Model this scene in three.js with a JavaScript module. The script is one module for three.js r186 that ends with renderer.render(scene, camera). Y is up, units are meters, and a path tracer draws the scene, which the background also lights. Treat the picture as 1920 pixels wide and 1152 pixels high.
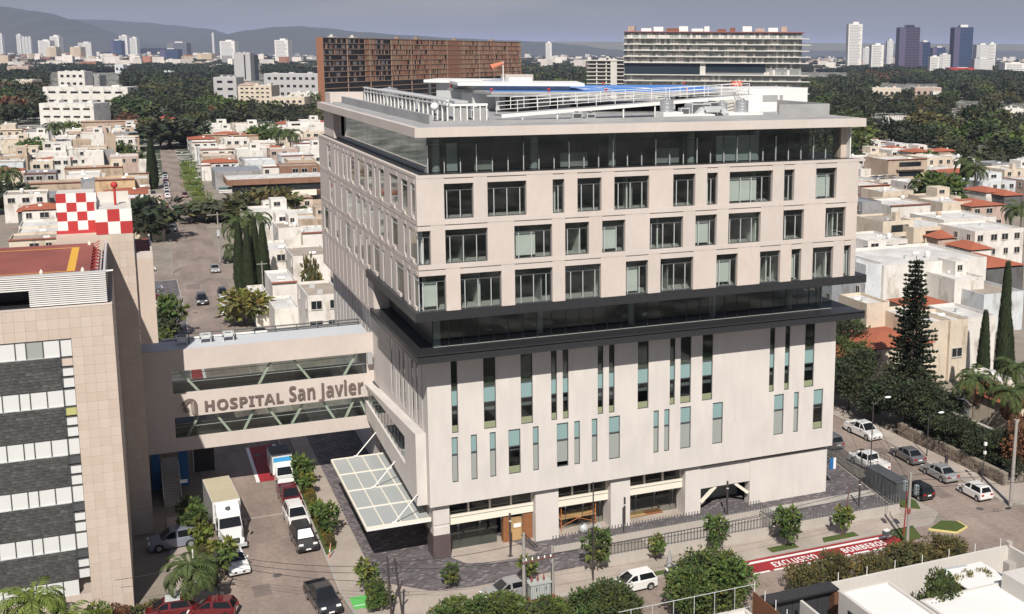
import * as THREE from 'three';
import { mergeGeometries } from 'three/addons/utils/BufferGeometryUtils.js';
import { FontLoader } from 'three/addons/loaders/FontLoader.js';
import { TextGeometry } from 'three/addons/geometries/TextGeometry.js';

// ---------------------------------------------------------------- camera, sky, sun, exposure
const scene = new THREE.Scene();
const YAW = 0.4205, PITCH = 0.17178, ROLL = 0.00562, FOCAL = 2166.77, PX = 1203.87, PY = 472.75, EYE = 44;
const camera = new THREE.PerspectiveCamera(2 * Math.atan(576 / FOCAL) * 180 / Math.PI, 1920 / 1152, 1, 40000);
camera.position.set(0, EYE, 0);
camera.rotation.order = 'YXZ';
camera.rotation.set(-PITCH, -YAW, ROLL);
camera.setViewOffset(1920, 1152, 960 - PX, 576 - PY, 1920, 1152);
const renderer = new THREE.WebGLRenderer({ antialias: true });
renderer.toneMapping = THREE.LinearToneMapping;
renderer.toneMappingExposure = 1.5;
renderer.shadowMap.enabled = true;
const SUN_AZ = 19 * Math.PI / 180, SUN_EL = 45 * Math.PI / 180;      // light comes from behind the camera, a little to the left
const sun = new THREE.DirectionalLight(new THREE.Color().setRGB(1, 0.94, 0.86), 4);
sun.position.set(40 - Math.sin(SUN_AZ) * Math.cos(SUN_EL) * 400, Math.sin(SUN_EL) * 400, -110 + Math.cos(SUN_AZ) * Math.cos(SUN_EL) * 400);
sun.target.position.set(40, 0, -110);
sun.castShadow = true; sun.shadow.mapSize.set(4096, 4096);
Object.assign(sun.shadow.camera, { left: -160, right: 160, top: 160, bottom: -160, near: 10, far: 900 });
scene.add(sun, sun.target);
scene.fog = new THREE.FogExp2(new THREE.Color().setRGB(0.34, 0.39, 0.56), 0.00005);

// seeded numbers and smooth noise
function rng(seed) { let s = seed >>> 0 || 1; return () => { s = (s + 0x6D2B79F5) | 0; let t = Math.imul(s ^ (s >>> 15), 1 | s); t = (t + Math.imul(t ^ (t >>> 7), 61 | t)) ^ t; return ((t ^ (t >>> 14)) >>> 0) / 4294967296; }; }
const R0 = rng(7);
function hash(x, y, s) { let h = Math.imul(x, 374761393) + Math.imul(y, 668265263) + Math.imul(s, 974634) | 0; h = Math.imul(h ^ (h >>> 13), 1274126177); return ((h ^ (h >>> 16)) >>> 0) / 4294967296; }
function vnoise(x, y, per, s) {                                        // tiles with period per
  const xi = Math.floor(x), yi = Math.floor(y), fx = x - xi, fy = y - yi, m = v => ((v % per) + per) % per;
  const u = fx * fx * (3 - 2 * fx), v = fy * fy * (3 - 2 * fy);
  const a = hash(m(xi), m(yi), s), b = hash(m(xi + 1), m(yi), s), c = hash(m(xi), m(yi + 1), s), d = hash(m(xi + 1), m(yi + 1), s);
  return a + (b - a) * u + (c - a) * v + (a - b - c + d) * u * v;
}
function fbm(u, v, base, oct, s) { let t = 0, a = 0.5, n = 0, p = base; for (let i = 0; i < oct; i++) { t += a * vnoise(u * p, v * p, p, s + i); n += a; a *= 0.5; p *= 2; } return t / n; }

// the sky: dull blue-grey haze with a few thin yellowish clouds near the horizon
{
  const W = 1024, H = 512, data = new Float32Array(W * H * 4);
  const mixc = (a, b, t) => a.map((v, i) => v + (b[i] - v) * t);
  for (let j = 0; j < H; j++) for (let i = 0; i < W; i++) {
    const el = ((j + 0.5) / H - 0.5) * 180, u = i / W, v = j / H;
    const e = Math.max(el, 0);
    let c = mixc([0.192, 0.200, 0.218], [0.168, 0.180, 0.218], Math.min(1, e / 9));
    c = mixc(c, [0.085, 0.115, 0.19], Math.min(1, Math.max(0, (e - 6) / 50)));
    const n = fbm(u, v * 3, 24, 5, 11), low = Math.max(0, Math.min(1, (n - 0.55) * 7)) * Math.exp(-Math.pow((e - 2.6) / 1.5, 2)) * 0.4;
    const hi = Math.max(0, Math.min(1, (fbm(u, v, 8, 6, 31) - 0.52) * 4)) * Math.min(1, Math.max(0, (e - 8) / 12)) * 0.35;
    c = mixc(c, [0.32, 0.31, 0.30], low); c = mixc(c, [0.36, 0.37, 0.40], hi);
    const k = (j * W + i) * 4; data[k] = c[0]; data[k + 1] = c[1]; data[k + 2] = c[2]; data[k + 3] = 1;
  }
  const sky = new THREE.DataTexture(data, W, H, THREE.RGBAFormat, THREE.FloatType);
  sky.mapping = THREE.EquirectangularReflectionMapping; sky.magFilter = THREE.LinearFilter; sky.minFilter = THREE.LinearFilter; sky.wrapS = THREE.RepeatWrapping; sky.needsUpdate = true;
  scene.background = sky; scene.environment = sky;
}
// ---------------------------------------------------------------- helpers
const V3 = (x, y, z) => new THREE.Vector3(x, y, z);
// where the line of sight through a point of the survey photograph (1920 x 1152) meets the level y = h
const EYEM = new THREE.Matrix4().makeRotationFromEuler(new THREE.Euler(-PITCH, -YAW, ROLL, 'YXZ'));
function at(px, py, h = 0) { const d = V3((px - PX) / FOCAL, -(py - PY) / FOCAL, -1).applyMatrix4(EYEM), t = (h - EYE) / d.y; return V3(d.x * t, h, d.z * t); }
const used = {};
function numbered(n) { const k = used[n] = (used[n] ?? -1) + 1; return k ? n + '_' + String(k).padStart(3, '0') : n; }
function tag(o, label, category, group, kind) { o.name = numbered(o.name); o.userData = { label, category }; if (group) o.userData.group = group; if (kind) o.userData.kind = kind; scene.add(o); return o; }
function thing(name, label, category, pos = [0, 0, 0], turn = 0, group) { const o = new THREE.Group(); o.name = name; tag(o, label, category, group); o.position.set(...pos); o.rotation.y = turn; return o; }
function copyOf(src, label, pos, turn = 0, group, scale) { const o = src.clone(); const g = group ?? src.userData.group; o.name = src.name.replace(/_\d{3}$/, ''); tag(o, label, src.userData.category, g); o.position.set(...pos); o.rotation.y = turn; if (scale) o.scale.set(...[].concat(scale, scale, scale).slice(0, 3)); return o; }
function wuv(g) {                                                      // box-projected uv in metres
  if (g.index) g = g.toNonIndexed();
  const p = g.attributes.position, n = p.count, uv = new Float32Array(n * 2), a = V3(), b = V3(), c = V3();
  for (let i = 0; i < n; i += 3) {
    a.fromBufferAttribute(p, i); b.fromBufferAttribute(p, i + 1); c.fromBufferAttribute(p, i + 2);
    const e = b.clone().sub(a).cross(c.clone().sub(a)), x = Math.abs(e.x), y = Math.abs(e.y), z = Math.abs(e.z);
    [a, b, c].forEach((q, k) => { const w = (i + k) * 2; if (y >= x && y >= z) { uv[w] = q.x; uv[w + 1] = q.z; } else if (x > z) { uv[w] = q.z; uv[w + 1] = q.y; } else { uv[w] = q.x; uv[w + 1] = q.y; } });
  }
  g.setAttribute('uv', new THREE.BufferAttribute(uv, 2)); return g;
}
function join(gs) {
  gs = [].concat(gs).flat(3).map(g => { g = g.index ? g.toNonIndexed() : g; return g; });
  const col = gs.some(g => g.attributes.color);
  for (const g of gs) { for (const k of Object.keys(g.attributes)) if (!['position', 'normal', 'uv', ...(col ? ['color'] : [])].includes(k)) g.deleteAttribute(k); if (!g.attributes.uv) wuv(g); g.morphAttributes = {}; }
  return gs.length === 1 ? gs[0] : mergeGeometries(gs);
}
function mesh(name, gs, m, parent) {
  const o = new THREE.Mesh(gs.isBufferGeometry ? gs : join(gs), m); o.name = name; o.castShadow = o.receiveShadow = true; if (parent) parent.add(o); return o;
}
function structure(name, gs, m) { const o = mesh(name, gs, m); o.name = numbered(name); o.userData.kind = 'structure'; scene.add(o); return o; }
const B = (x0, x1, y0, y1, z0, z1) => { const g = new THREE.BoxGeometry(Math.abs(x1 - x0), Math.abs(y1 - y0), Math.abs(z1 - z0)); g.translate((x0 + x1) / 2, (y0 + y1) / 2, (z0 + z1) / 2); return wuv(g); };
const CYL = (x, y0, y1, z, r0, r1 = r0, n = 12) => { const g = new THREE.CylinderGeometry(r1, r0, y1 - y0, n); g.translate(x, (y0 + y1) / 2, z); return g.toNonIndexed(); };
function ROD(a, b, r, n = 6, r2 = r) { a = V3(...a); b = V3(...b); const d = b.clone().sub(a), g = new THREE.CylinderGeometry(r2, r, d.length(), n); g.applyQuaternion(new THREE.Quaternion().setFromUnitVectors(V3(0, 1, 0), d.clone().normalize())); g.translate(...a.add(b).multiplyScalar(0.5).toArray()); return g.toNonIndexed(); }
function BAR(a, b, w, h) { a = V3(...a); b = V3(...b); const d = b.clone().sub(a), L = d.length(), g = new THREE.BoxGeometry(L, h, w); const m = new THREE.Matrix4(), x = d.normalize(), z = V3(0, 1, 0); let s = Math.abs(x.y) > 0.98 ? V3(0, 0, 1) : x.clone().cross(z).normalize(); const u = s.clone().cross(x); m.makeBasis(x, u, s); g.applyMatrix4(m); g.translate(...a.add(b).multiplyScalar(0.5).toArray()); return wuv(g); }
// wall with rectangular holes in its own plane (u, y), thickness t; laid along x (front at z) or along z (outer face at x)
function holedWall(u0, u1, y0, y1, holes, t) {
  const s = new THREE.Shape([new THREE.Vector2(u0, y0), new THREE.Vector2(u1, y0), new THREE.Vector2(u1, y1), new THREE.Vector2(u0, y1)]);
  for (const [a, b, c, d] of holes) s.holes.push(new THREE.Path([new THREE.Vector2(a, c), new THREE.Vector2(a, d), new THREE.Vector2(b, d), new THREE.Vector2(b, c)]));
  return new THREE.ExtrudeGeometry(s, { depth: t, bevelEnabled: false });
}
const wallZ = (u0, u1, y0, y1, holes, t, z) => wuv(holedWall(u0, u1, y0, y1, holes, t).translate(0, 0, z - t));
const wallX = (z0, z1, y0, y1, holes, t, x, face = 1) => { const g = holedWall(-z1, -z0, y0, y1, holes.map(([a, b, c, d]) => [-b, -a, c, d]), t); g.rotateY(Math.PI / 2); g.translate(face > 0 ? x - t : x, 0, 0); return wuv(g); };
const flat = (pts, y, holes = []) => { const s = new THREE.Shape(pts.map(([x, z]) => new THREE.Vector2(x, -z))); for (const h of holes) s.holes.push(new THREE.Path(h.map(([x, z]) => new THREE.Vector2(x, -z)))); const g = new THREE.ShapeGeometry(s); g.rotateX(-Math.PI / 2); g.translate(0, y, 0); return wuv(g); };
const rect = (x0, x1, z0, z1, y) => flat([[x0, z0], [x1, z0], [x1, z1], [x0, z1]].reverse(), y);
const slab = (pts, y0, y1) => { const s = new THREE.Shape(pts.map(([x, z]) => new THREE.Vector2(x, -z))); const g = new THREE.ExtrudeGeometry(s, { depth: y1 - y0, bevelEnabled: false }); g.rotateX(-Math.PI / 2); g.translate(0, y0, 0); return wuv(g); };

// ---------------------------------------------------------------- materials
function tex(size, metres, f, srgb = true) {
  const d = new Uint8Array(size * size * 4);
  for (let j = 0; j < size; j++) for (let i = 0; i < size; i++) { const c = f(i / size, j / size), k = (j * size + i) * 4; for (let q = 0; q < 3; q++) d[k + q] = Math.max(0, Math.min(255, Math.round(c[q] * 255))); d[k + 3] = 255; }
  const t = new THREE.DataTexture(d, size, size); t.wrapS = t.wrapT = THREE.RepeatWrapping; t.magFilter = THREE.LinearFilter; t.minFilter = THREE.LinearMipmapLinearFilter; t.generateMipmaps = true;
  const [mx, my] = [].concat(metres, metres); t.repeat.set(1 / mx, 1 / my); if (srgb) t.colorSpace = THREE.SRGBColorSpace; t.needsUpdate = true; return t;
}
const g3 = v => [v, v, v];
const LIN = (r, g, b) => new THREE.Color().setRGB(r, g ?? r, b ?? r);
// grey tone maps near white that multiply a base colour
const T = {
  stucco: tex(256, 9, (u, v) => g3(0.92 + 0.07 * (fbm(u, v, 4, 5, 3) - 0.5) + 0.03 * (fbm(u * 3, v, 16, 3, 9) - 0.5))),
  streak: tex(256, [7, 9], (u, v) => g3(0.92 + 0.05 * (fbm(u, v * 0.25, 16, 4, 21) - 0.5) + 0.06 * (fbm(u, v, 4, 4, 5) - 0.5))),
  house: tex(512, [11, 7.5], (u, v) => { const st = fbm(u, v * 0.18, 22, 4, 121), n = fbm(u, v, 5, 5, 125), d = Math.max(0, fbm(u, v * 0.3, 12, 4, 127) - 0.56); return [0.93 + 0.1 * (n - 0.5) - 0.5 * d + 0.08 * (st - 0.5), 0.925 + 0.11 * (n - 0.5) - 0.55 * d + 0.08 * (st - 0.5), 0.915 + 0.12 * (n - 0.5) - 0.62 * d + 0.08 * (st - 0.5)]; }),
  road: tex(512, 26, (u, v) => { const n = fbm(u, v, 4, 6, 41), f = fbm(u, v, 128, 2, 43), st = fbm(u, v * 0.12, 24, 3, 47); return g3(0.8 + 0.3 * (n - 0.5) + 0.14 * (f - 0.5) + 0.16 * (st - 0.5)); }),
  concrete: tex(512, 14, (u, v) => g3(0.88 + 0.2 * (fbm(u, v, 6, 6, 51) - 0.5) + 0.08 * (fbm(u, v, 100, 2, 53) - 0.5))),
  paver: tex(512, [6.4, 3.2], (u, v) => { const r = Math.floor(v * 16), c = Math.floor(u * 16 + (r % 2) * 0.5) % 16, e = Math.min((u * 16 + (r % 2) * 0.5) % 1, (v * 16) % 1), h = hash(c, r, 5), n = fbm(u, v, 6, 4, 57); return g3((e < 0.06 ? 0.62 : 0.74 + 0.2 * (h - 0.5) + (h > 0.9 ? 0.2 : 0)) + 0.25 * (n - 0.5)); }),
  grain: tex(256, 0.8, (u, v) => g3(0.85 + 0.3 * (fbm(u, v, 8, 4, 61) - 0.5))),
  grass: tex(256, 5, (u, v) => { const n = fbm(u, v, 8, 5, 71), f = fbm(u, v, 64, 2, 73); return [0.75 + 0.35 * (n - 0.5), 0.8 + 0.3 * (f - 0.5), 0.7 + 0.3 * (n - 0.5)]; }),
  city: tex(512, 420, (u, v) => { const n = fbm(u, v, 8, 5, 81), f = fbm(u, v, 96, 2, 83); return f > 0.56 ? [0.86, 0.84, 0.8] : n > 0.5 ? [0.25, 0.31, 0.2] : [0.46, 0.45, 0.4]; }),
  slate: tex(256, 1.3, (u, v) => g3(0.72 + 0.5 * (fbm(u, v, 8, 5, 91) - 0.5))),
  roofRib: tex(128, 0.28, (u, v) => g3(0.5 + 0.5 * Math.sin(u * 6.283)), false),
  rib: tex(64, 0.55, (u, v) => g3(u < 0.06 ? 0.2 : 0.9), false),
};
function mat(r, g, b, rough = 0.85, extra = {}) { return new THREE.MeshStandardMaterial({ color: LIN(r, g, b), roughness: rough, ...extra }); }
const M = {
  cream2: mat(0.6, 0.53, 0.482, 0.8, { map: T.stucco }), cream3: mat(0.635, 0.556, 0.502, 0.8, { map: T.stucco }),
  cream: mat(0.625, 0.555, 0.508, 0.8, { map: T.stucco }),               // hospital facade panels
  creamLow: mat(0.675, 0.632, 0.595, 0.8, { map: T.streak }),
  roofGrey: mat(0.4, 0.4, 0.4, 0.75, { map: T.concrete }),
  dark: mat(0.035, 0.036, 0.04, 0.42, { map: T.grain }),                // dark metal bands
  frame: mat(0.07, 0.075, 0.08, 0.5), steel: mat(0.5, 0.51, 0.52, 0.35, { metalness: 0.6 }), alu: mat(0.55, 0.57, 0.57, 0.45, { metalness: 0.3 }),
  white: mat(0.65, 0.62, 0.575, 0.7, { map: T.stucco }), whitePaint: mat(0.72, 0.71, 0.69, 0.5), ivory: mat(0.72, 0.68, 0.58, 0.55),
  glass: new THREE.MeshPhysicalMaterial({ color: LIN(0.85, 0.875, 0.865), roughness: 0.03, transmission: 1, thickness: 0, ior: 1.5 }),
  glassDark: new THREE.MeshPhysicalMaterial({ color: LIN(0.66, 0.70, 0.70), roughness: 0.04, transmission: 1, thickness: 0, ior: 1.5 }),
  glassMirror: new THREE.MeshPhysicalMaterial({ color: LIN(0.5, 0.53, 0.54), roughness: 0.05, metalness: 0.75 }),
  pane: mat(0.02, 0.024, 0.027, 0.08, { metalness: 0.1 }),               // far windows, cars
  teal: mat(0.22, 0.33, 0.33, 0.25), blind: mat(0.29, 0.31, 0.29, 0.5), olive: mat(0.25, 0.27, 0.17, 0.4),
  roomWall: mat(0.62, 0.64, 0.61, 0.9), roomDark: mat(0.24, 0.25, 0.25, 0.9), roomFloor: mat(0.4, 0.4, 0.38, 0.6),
  tileWall: mat(0.6, 0.5, 0.425, 0.6, { map: T.stucco }), joint: mat(0.36, 0.31, 0.27, 0.9),
  road: mat(0.37, 0.292, 0.248, 0.92, { map: T.road }), walk: mat(0.46, 0.395, 0.34, 0.9, { map: T.concrete }), kerb: mat(0.46, 0.43, 0.39, 0.9, { map: T.concrete }),
  paver: mat(0.21, 0.185, 0.195, 0.8, { map: T.paver }), asphalt: mat(0.05, 0.05, 0.052, 0.9, { map: T.concrete }),
  redPaint: mat(0.36, 0.022, 0.03, 0.8, { map: T.concrete }), wallConc: mat(0.46, 0.42, 0.38, 0.9, { map: T.streak }),
  grass: mat(0.1, 0.13, 0.03, 1, { map: T.grass }), soil: mat(0.3, 0.26, 0.215, 1, { map: T.concrete }),
  terra: mat(0.42, 0.125, 0.065, 0.85, { map: T.stucco, bumpMap: T.roofRib, bumpScale: 0.05 }), brick: mat(0.3, 0.12, 0.075, 0.85, { map: T.grain }),
  red: mat(0.4, 0.03, 0.03, 0.6), rust: mat(0.31, 0.09, 0.07, 0.85, { map: T.concrete }), yellow: mat(0.62, 0.34, 0.04, 0.7), blue: mat(0.02, 0.13, 0.35, 0.5),
  padBlue: mat(0.05, 0.2, 0.55, 0.7), slate: mat(0.13, 0.13, 0.128, 0.75, { map: T.slate }), wood: mat(0.34, 0.14, 0.055, 0.6, { map: T.grain }), ply: mat(0.5, 0.33, 0.15, 0.7, { map: T.grain }),
  trunk: mat(0.13, 0.095, 0.07, 1, { map: T.grain }), palmTrunk: mat(0.24, 0.19, 0.15, 1, { map: T.grain }), pole: mat(0.4, 0.37, 0.34, 0.9, { map: T.concrete }), darkPole: mat(0.05, 0.042, 0.04, 0.7), wire: mat(0.02, 0.02, 0.022, 0.7),
  tyre: mat(0.02, 0.02, 0.02, 0.9), rim: mat(0.45, 0.46, 0.47, 0.35, { metalness: 0.6 }), lampGlass: mat(0.8, 0.8, 0.78, 0.15), frosted: mat(0.6, 0.61, 0.6, 0.25), tail: mat(0.35, 0.01, 0.012, 0.25), plate: mat(0.75, 0.75, 0.75, 0.5),
};
const paint = (r, g, b) => new THREE.MeshPhysicalMaterial({ color: LIN(r, g, b), roughness: 0.35, metalness: 0.15, clearcoat: 0.8, clearcoatRoughness: 0.08 });
// ---------------------------------------------------------------- the ground, streets and pavements (x along the hospital front, -z away)
const WELL = [[41, -87.35], [53.2, -87.35], [53.2, -90.6], [41, -90.6]];
structure('ground', flat([[-9000, 900], [9000, 900], [16000, -16000], [-9000, -16000]], -0.02, [WELL]), mat(0.5, 0.5, 0.5, 1, { map: T.city }));
structure('soil', flat([[-160, -60], [260, -60], [300, -420], [-200, -420]], -0.012, [WELL]), M.soil);
// carriageways
const roadG = [flat([[4.6, -84], [13.8, -84], [13.8, -180], [15.6, -215], [16.8, -255], [17.2, -340], [18.4, -470], [21, -620], [15, -620], [11.4, -450], [9.2, -340], [7.6, -262], [7.2, -200], [4.6, -110]], 0),
  flat([[-60, -73.5], [120, -73.5], [120, -83.2], [-60, -83.2]], 0.001), flat([[69.6, -83.3], [77.4, -83.3], [77.4, -300], [69.6, -300]], 0.002), flat([[-60, -318], [70, -318], [70, -326], [-60, -326]], 0.003)];
structure('street', roadG, M.road);
structure('cross_street', flat([[-60, -238], [60, -238], [60, -248], [-60, -248]], 0.004), M.road);
// pavements: raised slabs with a kerb stone along the street
const slabS = (name, pts, m = M.walk, top = 0.13) => structure(name, slab(pts, -0.05, top), m);
slabS('pavement', [[13.8, -98.6], [14.9, -99.9], [16.8, -99.9], [16.8, -97], [17.6, -91], [20.6, -88.2], [24, -87.6], [37, -87.6], [37, -86.9], [66.4, -86.9], [68.6, -88.5], [69.6, -88.2], [69.6, -85], [67.6, -83.4], [20.5, -83.4], [16.3, -84.2], [14.2, -87], [13.8, -91]]);
slabS('pavement', [[14.9, -99.9], [14.9, -180], [16.8, -180], [16.8, -99.9]]);
slabS('pavement', [[17.2, -181], [19.5, -236], [60, -236], [60, -181]]);
slabS('pavement', [[1.2, -113], [3.2, -113], [4.6, -108], [4.6, -90], [2.8, -84.6], [-1, -83.2], [-60, -83.2], [-60, -88], [0.6, -88], [1.2, -92]]);
slabS('pavement', [[0.8, -134], [5, -134], [7.2, -200], [7.2, -236], [1.2, -236]], M.paver);
slabS('pavement', [[77.4, -85.5], [78.6, -83.8], [120, -83.4], [120, -87], [80.4, -88], [79.6, -120], [79.6, -300], [77.4, -300]]);
slabS('pavement', [[-60, -73.4], [120, -73.4], [120, -71.4], [-60, -71.4]]);
slabS('plaza', [[16.8, -97], [17.6, -91], [20.6, -88.2], [24, -87.6], [37, -87.6], [37, -91.1], [53.6, -91.1], [53.6, -87.6], [66, -87.6], [68, -97], [68.6, -140], [16.8, -140]], M.paver, 0.134);
structure('driveway', slab([[5, -110], [13.6, -110], [13.6, -110.2], [5, -110.2]], -0.04, 0.004), M.kerb);
// kerb stones
const kerbs = [];
const kerbLine = (pts, w = 0.16) => { for (let i = 0; i + 1 < pts.length; i++) { const [a, b] = [pts[i], pts[i + 1]]; kerbs.push(BAR([a[0], 0.07, a[1]], [b[0], 0.07, b[1]], w, 0.16)); } };
kerbLine([[13.72, -180], [13.72, -91], [14.1, -87], [16.2, -84.1], [20.5, -83.3], [67.6, -83.3], [69.5, -85], [69.5, -300]]);
kerbLine([[4.68, -112], [4.68, -90], [2.9, -84.5], [-1, -83.1], [-60, -83.1]]); kerbLine([[77.5, -300], [77.5, -85.4], [78.6, -83.7], [120, -83.3]]); kerbLine([[-60, -73.5], [120, -73.5]]); kerbLine([[5.05, -134], [7.3, -200], [7.3, -236]]);
structure('kerb', kerbs, M.kerb);
// pale entrance floor under the overhang and the dark asphalt of the drive
structure('entrance_floor', [slab([[23.7, -93.9], [24.6, -92.2], [27, -91.3], [29.6, -91.2], [31, -91.8], [28.6, -97.4], [24.2, -97.4]], 0.13, 0.139), slab([[31.4, -94.2], [48.2, -94.2], [48.2, -100], [31.4, -100]], 0.13, 0.142)], M.walk);
structure('paver_edge', [slab([[37, -91.3], [68, -91.3], [68, -92.6], [37, -92.6]], 0.13, 0.14)], M.kerb);
// joints of the concrete carriageway and pavements, covers and patches
{
  const j = [], pj = [], dark = mat(0.2, 0.165, 0.145, 0.95), pale = mat(0.33, 0.285, 0.245, 0.95);
  for (let z = -88; z > -300; z -= 4.2) j.push(rect(4.8, z > -180 ? 13.6 : 15, z, z + 0.05, 0.0045)); j.push(rect(9.2, 9.25, -300, -86, 0.0046));
  for (let x = -20; x < 110; x += 4.2) j.push(rect(x, x + 0.05, -83, -73.6, 0.0055)); j.push(rect(-40, 110, -78.3, -78.25, 0.0056)); for (let z = -86; z > -160; z -= 4.2) j.push(rect(69.7, 77.3, z, z + 0.05, 0.0065)); j.push(rect(73.4, 73.45, -200, -85, 0.0066));
  for (let x = 37.5; x < 66; x += 1.9) pj.push(rect(x, x + 0.03, -86.8, -83.5, 0.1345)); pj.push(rect(37, 66, -85.2, -85.17, 0.1346)); for (let z = -101; z > -178; z -= 1.9) pj.push(rect(14.95, 16.75, z, z + 0.03, 0.1345)); for (let x = 17; x < 37; x += 1.9) pj.push(rect(x, x + 0.03, -87.5, -83.6, 0.1347));
  structure('road_joint', j, dark); structure('pavement_joint', pj, pale);
  const r = rng(17), patch = [], stain = []; for (const [x, z, w, d] of [[7.2, -93, 1.4, 2.2], [10.4, -142, 2.2, 3], [8.6, -226, 2.4, 5], [56.2, -76.4, 3.2, 1.2], [33, -79.4, 2.6, 1.0], [72.4, -88, 1.6, 2.6], [74.6, -101, 1.3, 2], [44, -81.4, 1.8, 0.9]]) patch.push(rect(x, x + w, z - d, z, 0.0068));
  structure('road_patch', patch, mat(0.25, 0.2, 0.175, 0.95, { map: T.road }));
  for (const [x, z] of [[9.4, -96.5], [11, -128], [8.9, -205], [30.5, -80.8], [58, -78.6], [72.8, -94.6], [74.2, -84.4]]) stain.push(new THREE.CylinderGeometry(0.38, 0.38, 0.012, 18).translate(x, 0.006, z)); structure('manhole_cover', stain, mat(0.09, 0.085, 0.08, 0.7));
}
// grass islands and planting strips
const grassG = [slab([[13.85, -98.7], [14.85, -99.9], [14.85, -124], [13.85, -124]], 0, 0.17), slab([[67.2, -87.3], [68.6, -86.4], [69.4, -88.2], [69.3, -92], [68.5, -92]], 0.1, 0.18), slab([[66.4, -82.2], [68.6, -83.3], [69.9, -82.6], [69.9, -81.2], [68.2, -80.6]].reverse(), 0, 0.16), slab([[62.2, -83.4], [65.4, -83.4], [64.6, -81.1], [62.8, -80.7]].reverse(), 0, 0.15), slab([[55.6, -83.5], [59.4, -83.5], [59.4, -84.4], [56, -84.4]].reverse(), 0.1, 0.17), slab([[38.6, -83.4], [40.6, -83.4], [40.6, -84.1], [38.6, -84.1]].reverse(), 0.1, 0.17), slab([[50.2, -83.5], [53, -83.5], [53, -84.5], [50.2, -84.5]].reverse(), 0.1, 0.15), slab([[2, -112], [4.4, -112], [4.6, -96], [3.4, -96]], 0.1, 0.17)];
tag(mesh('grass', grassG.map(g => g), M.grass), 'short grass strips and islands set into the pavements', 'grass', null, 'stuff');
structure('grass_edging', [BAR([66.3, 0.1, -82.2], [68.2, 0.1, -80.5], 0.12, 0.16), BAR([68.2, 0.1, -80.5], [69.95, 0.1, -81.2], 0.12, 0.16), BAR([69.95, 0.1, -81.2], [69.95, 0.1, -82.6], 0.12, 0.16)], mat(0.6, 0.5, 0.2, 0.9));
// basement ramp: a walled sunken drive behind the front wall
structure('ramp_well', [B(41, 53.2, -4, 0.12, -90.9, -90.62), B(40.7, 41, -4, 0.12, -90.9, -87.1), B(53.2, 53.5, -4, 0.12, -90.9, -87.1), B(41, 53.2, -4, 0.1, -87.33, -87.1)], M.wallConc);
structure('ramp_floor', [flat([[41, -87.4], [53.2, -87.4], [53.2, -90.6], [41, -90.6]], -3.6)], M.asphalt);

// fire lane in red with white borders and lettering
const font = await new FontLoader().loadAsync('fonts/droid/droid_sans_bold.typeface.json');
function letters(text, size, depth) { const g = new TextGeometry(text, { font, size, depth, height: depth, curveSegments: 4, bevelEnabled: false }); g.computeBoundingBox(); return g; }
{
  const t = thing('fire_lane', 'red painted fire lane with white border and lettering along the kerb', 'road marking');
  mesh('painted_strip', rect(44.5, 63.4, -83.1, -80.55, 0.006), M.redPaint, t);
  mesh('border_line', rect(44.5, 63.2, -82.75, -82.4, 0.010), M.whitePaint, t);
  for (let i = 0; i < 9; i++) mesh('edge_dash', rect(44.6 + i * 2.05, 46.25 + i * 2.05, -80.75, -80.5, 0.010), M.whitePaint, t);
  for (const [w, x, wid] of [['EXCLUSIVO', 49.1, 4.5], ['BOMBEROS', 56.3, 4.6]]) {
    const g = letters(w, 1, 0.01), b = g.boundingBox; g.translate(-b.min.x, -b.min.y, 0); g.scale(wid / (b.max.x - b.min.x), 0.95, 0.2); g.rotateX(-Math.PI / 2); g.translate(x, 0.010, -81.05); mesh('lettering', wuv(g), M.whitePaint, t);
  }
}
// a second red strip with white marks on the side street
for (const [lab, x0, x1, z0, z1] of [['red painted strip with white marks behind the bridge on the far left kerb', 5.6, 7.6, -186, -158], ['red painted strip in the shade under the bridge', 10.4, 12.9, -131, -119.5]]) {
  const t = thing('red_strip', lab, 'road marking'); mesh('painted_strip', rect(x0, x1, z0, z1, 0.008), M.redPaint, t);
  mesh('border_line', [rect(x1, x1 + 0.35, z0, z1, 0.012), rect(x0 - 0.35, x0, z0, z1, 0.012)], M.whitePaint, t);
}
{
  const t = thing('bay_marking', 'green painted parking bay for disabled drivers at the street corner', 'road marking');
  const p = at(690, 1130); mesh('painted_square', rect(p.x - 1.3, p.x + 1.3, p.z - 1.1, p.z + 1.1, 0.14), mat(0.1, 0.42, 0.1, 0.8), t);
  mesh('white_symbol', [new THREE.TorusGeometry(0.28, 0.07, 4, 14).rotateX(Math.PI / 2).translate(p.x + 0.25, 0.14, p.z - 0.1), B(p.x + 0.1, p.x + 0.3, 0.135, 0.15, p.z - 0.75, p.z - 0.2), B(p.x - 1.2, p.x + 1.2, 0.135, 0.146, p.z + 0.45, p.z + 0.55)], M.whitePaint, t);
}
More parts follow.
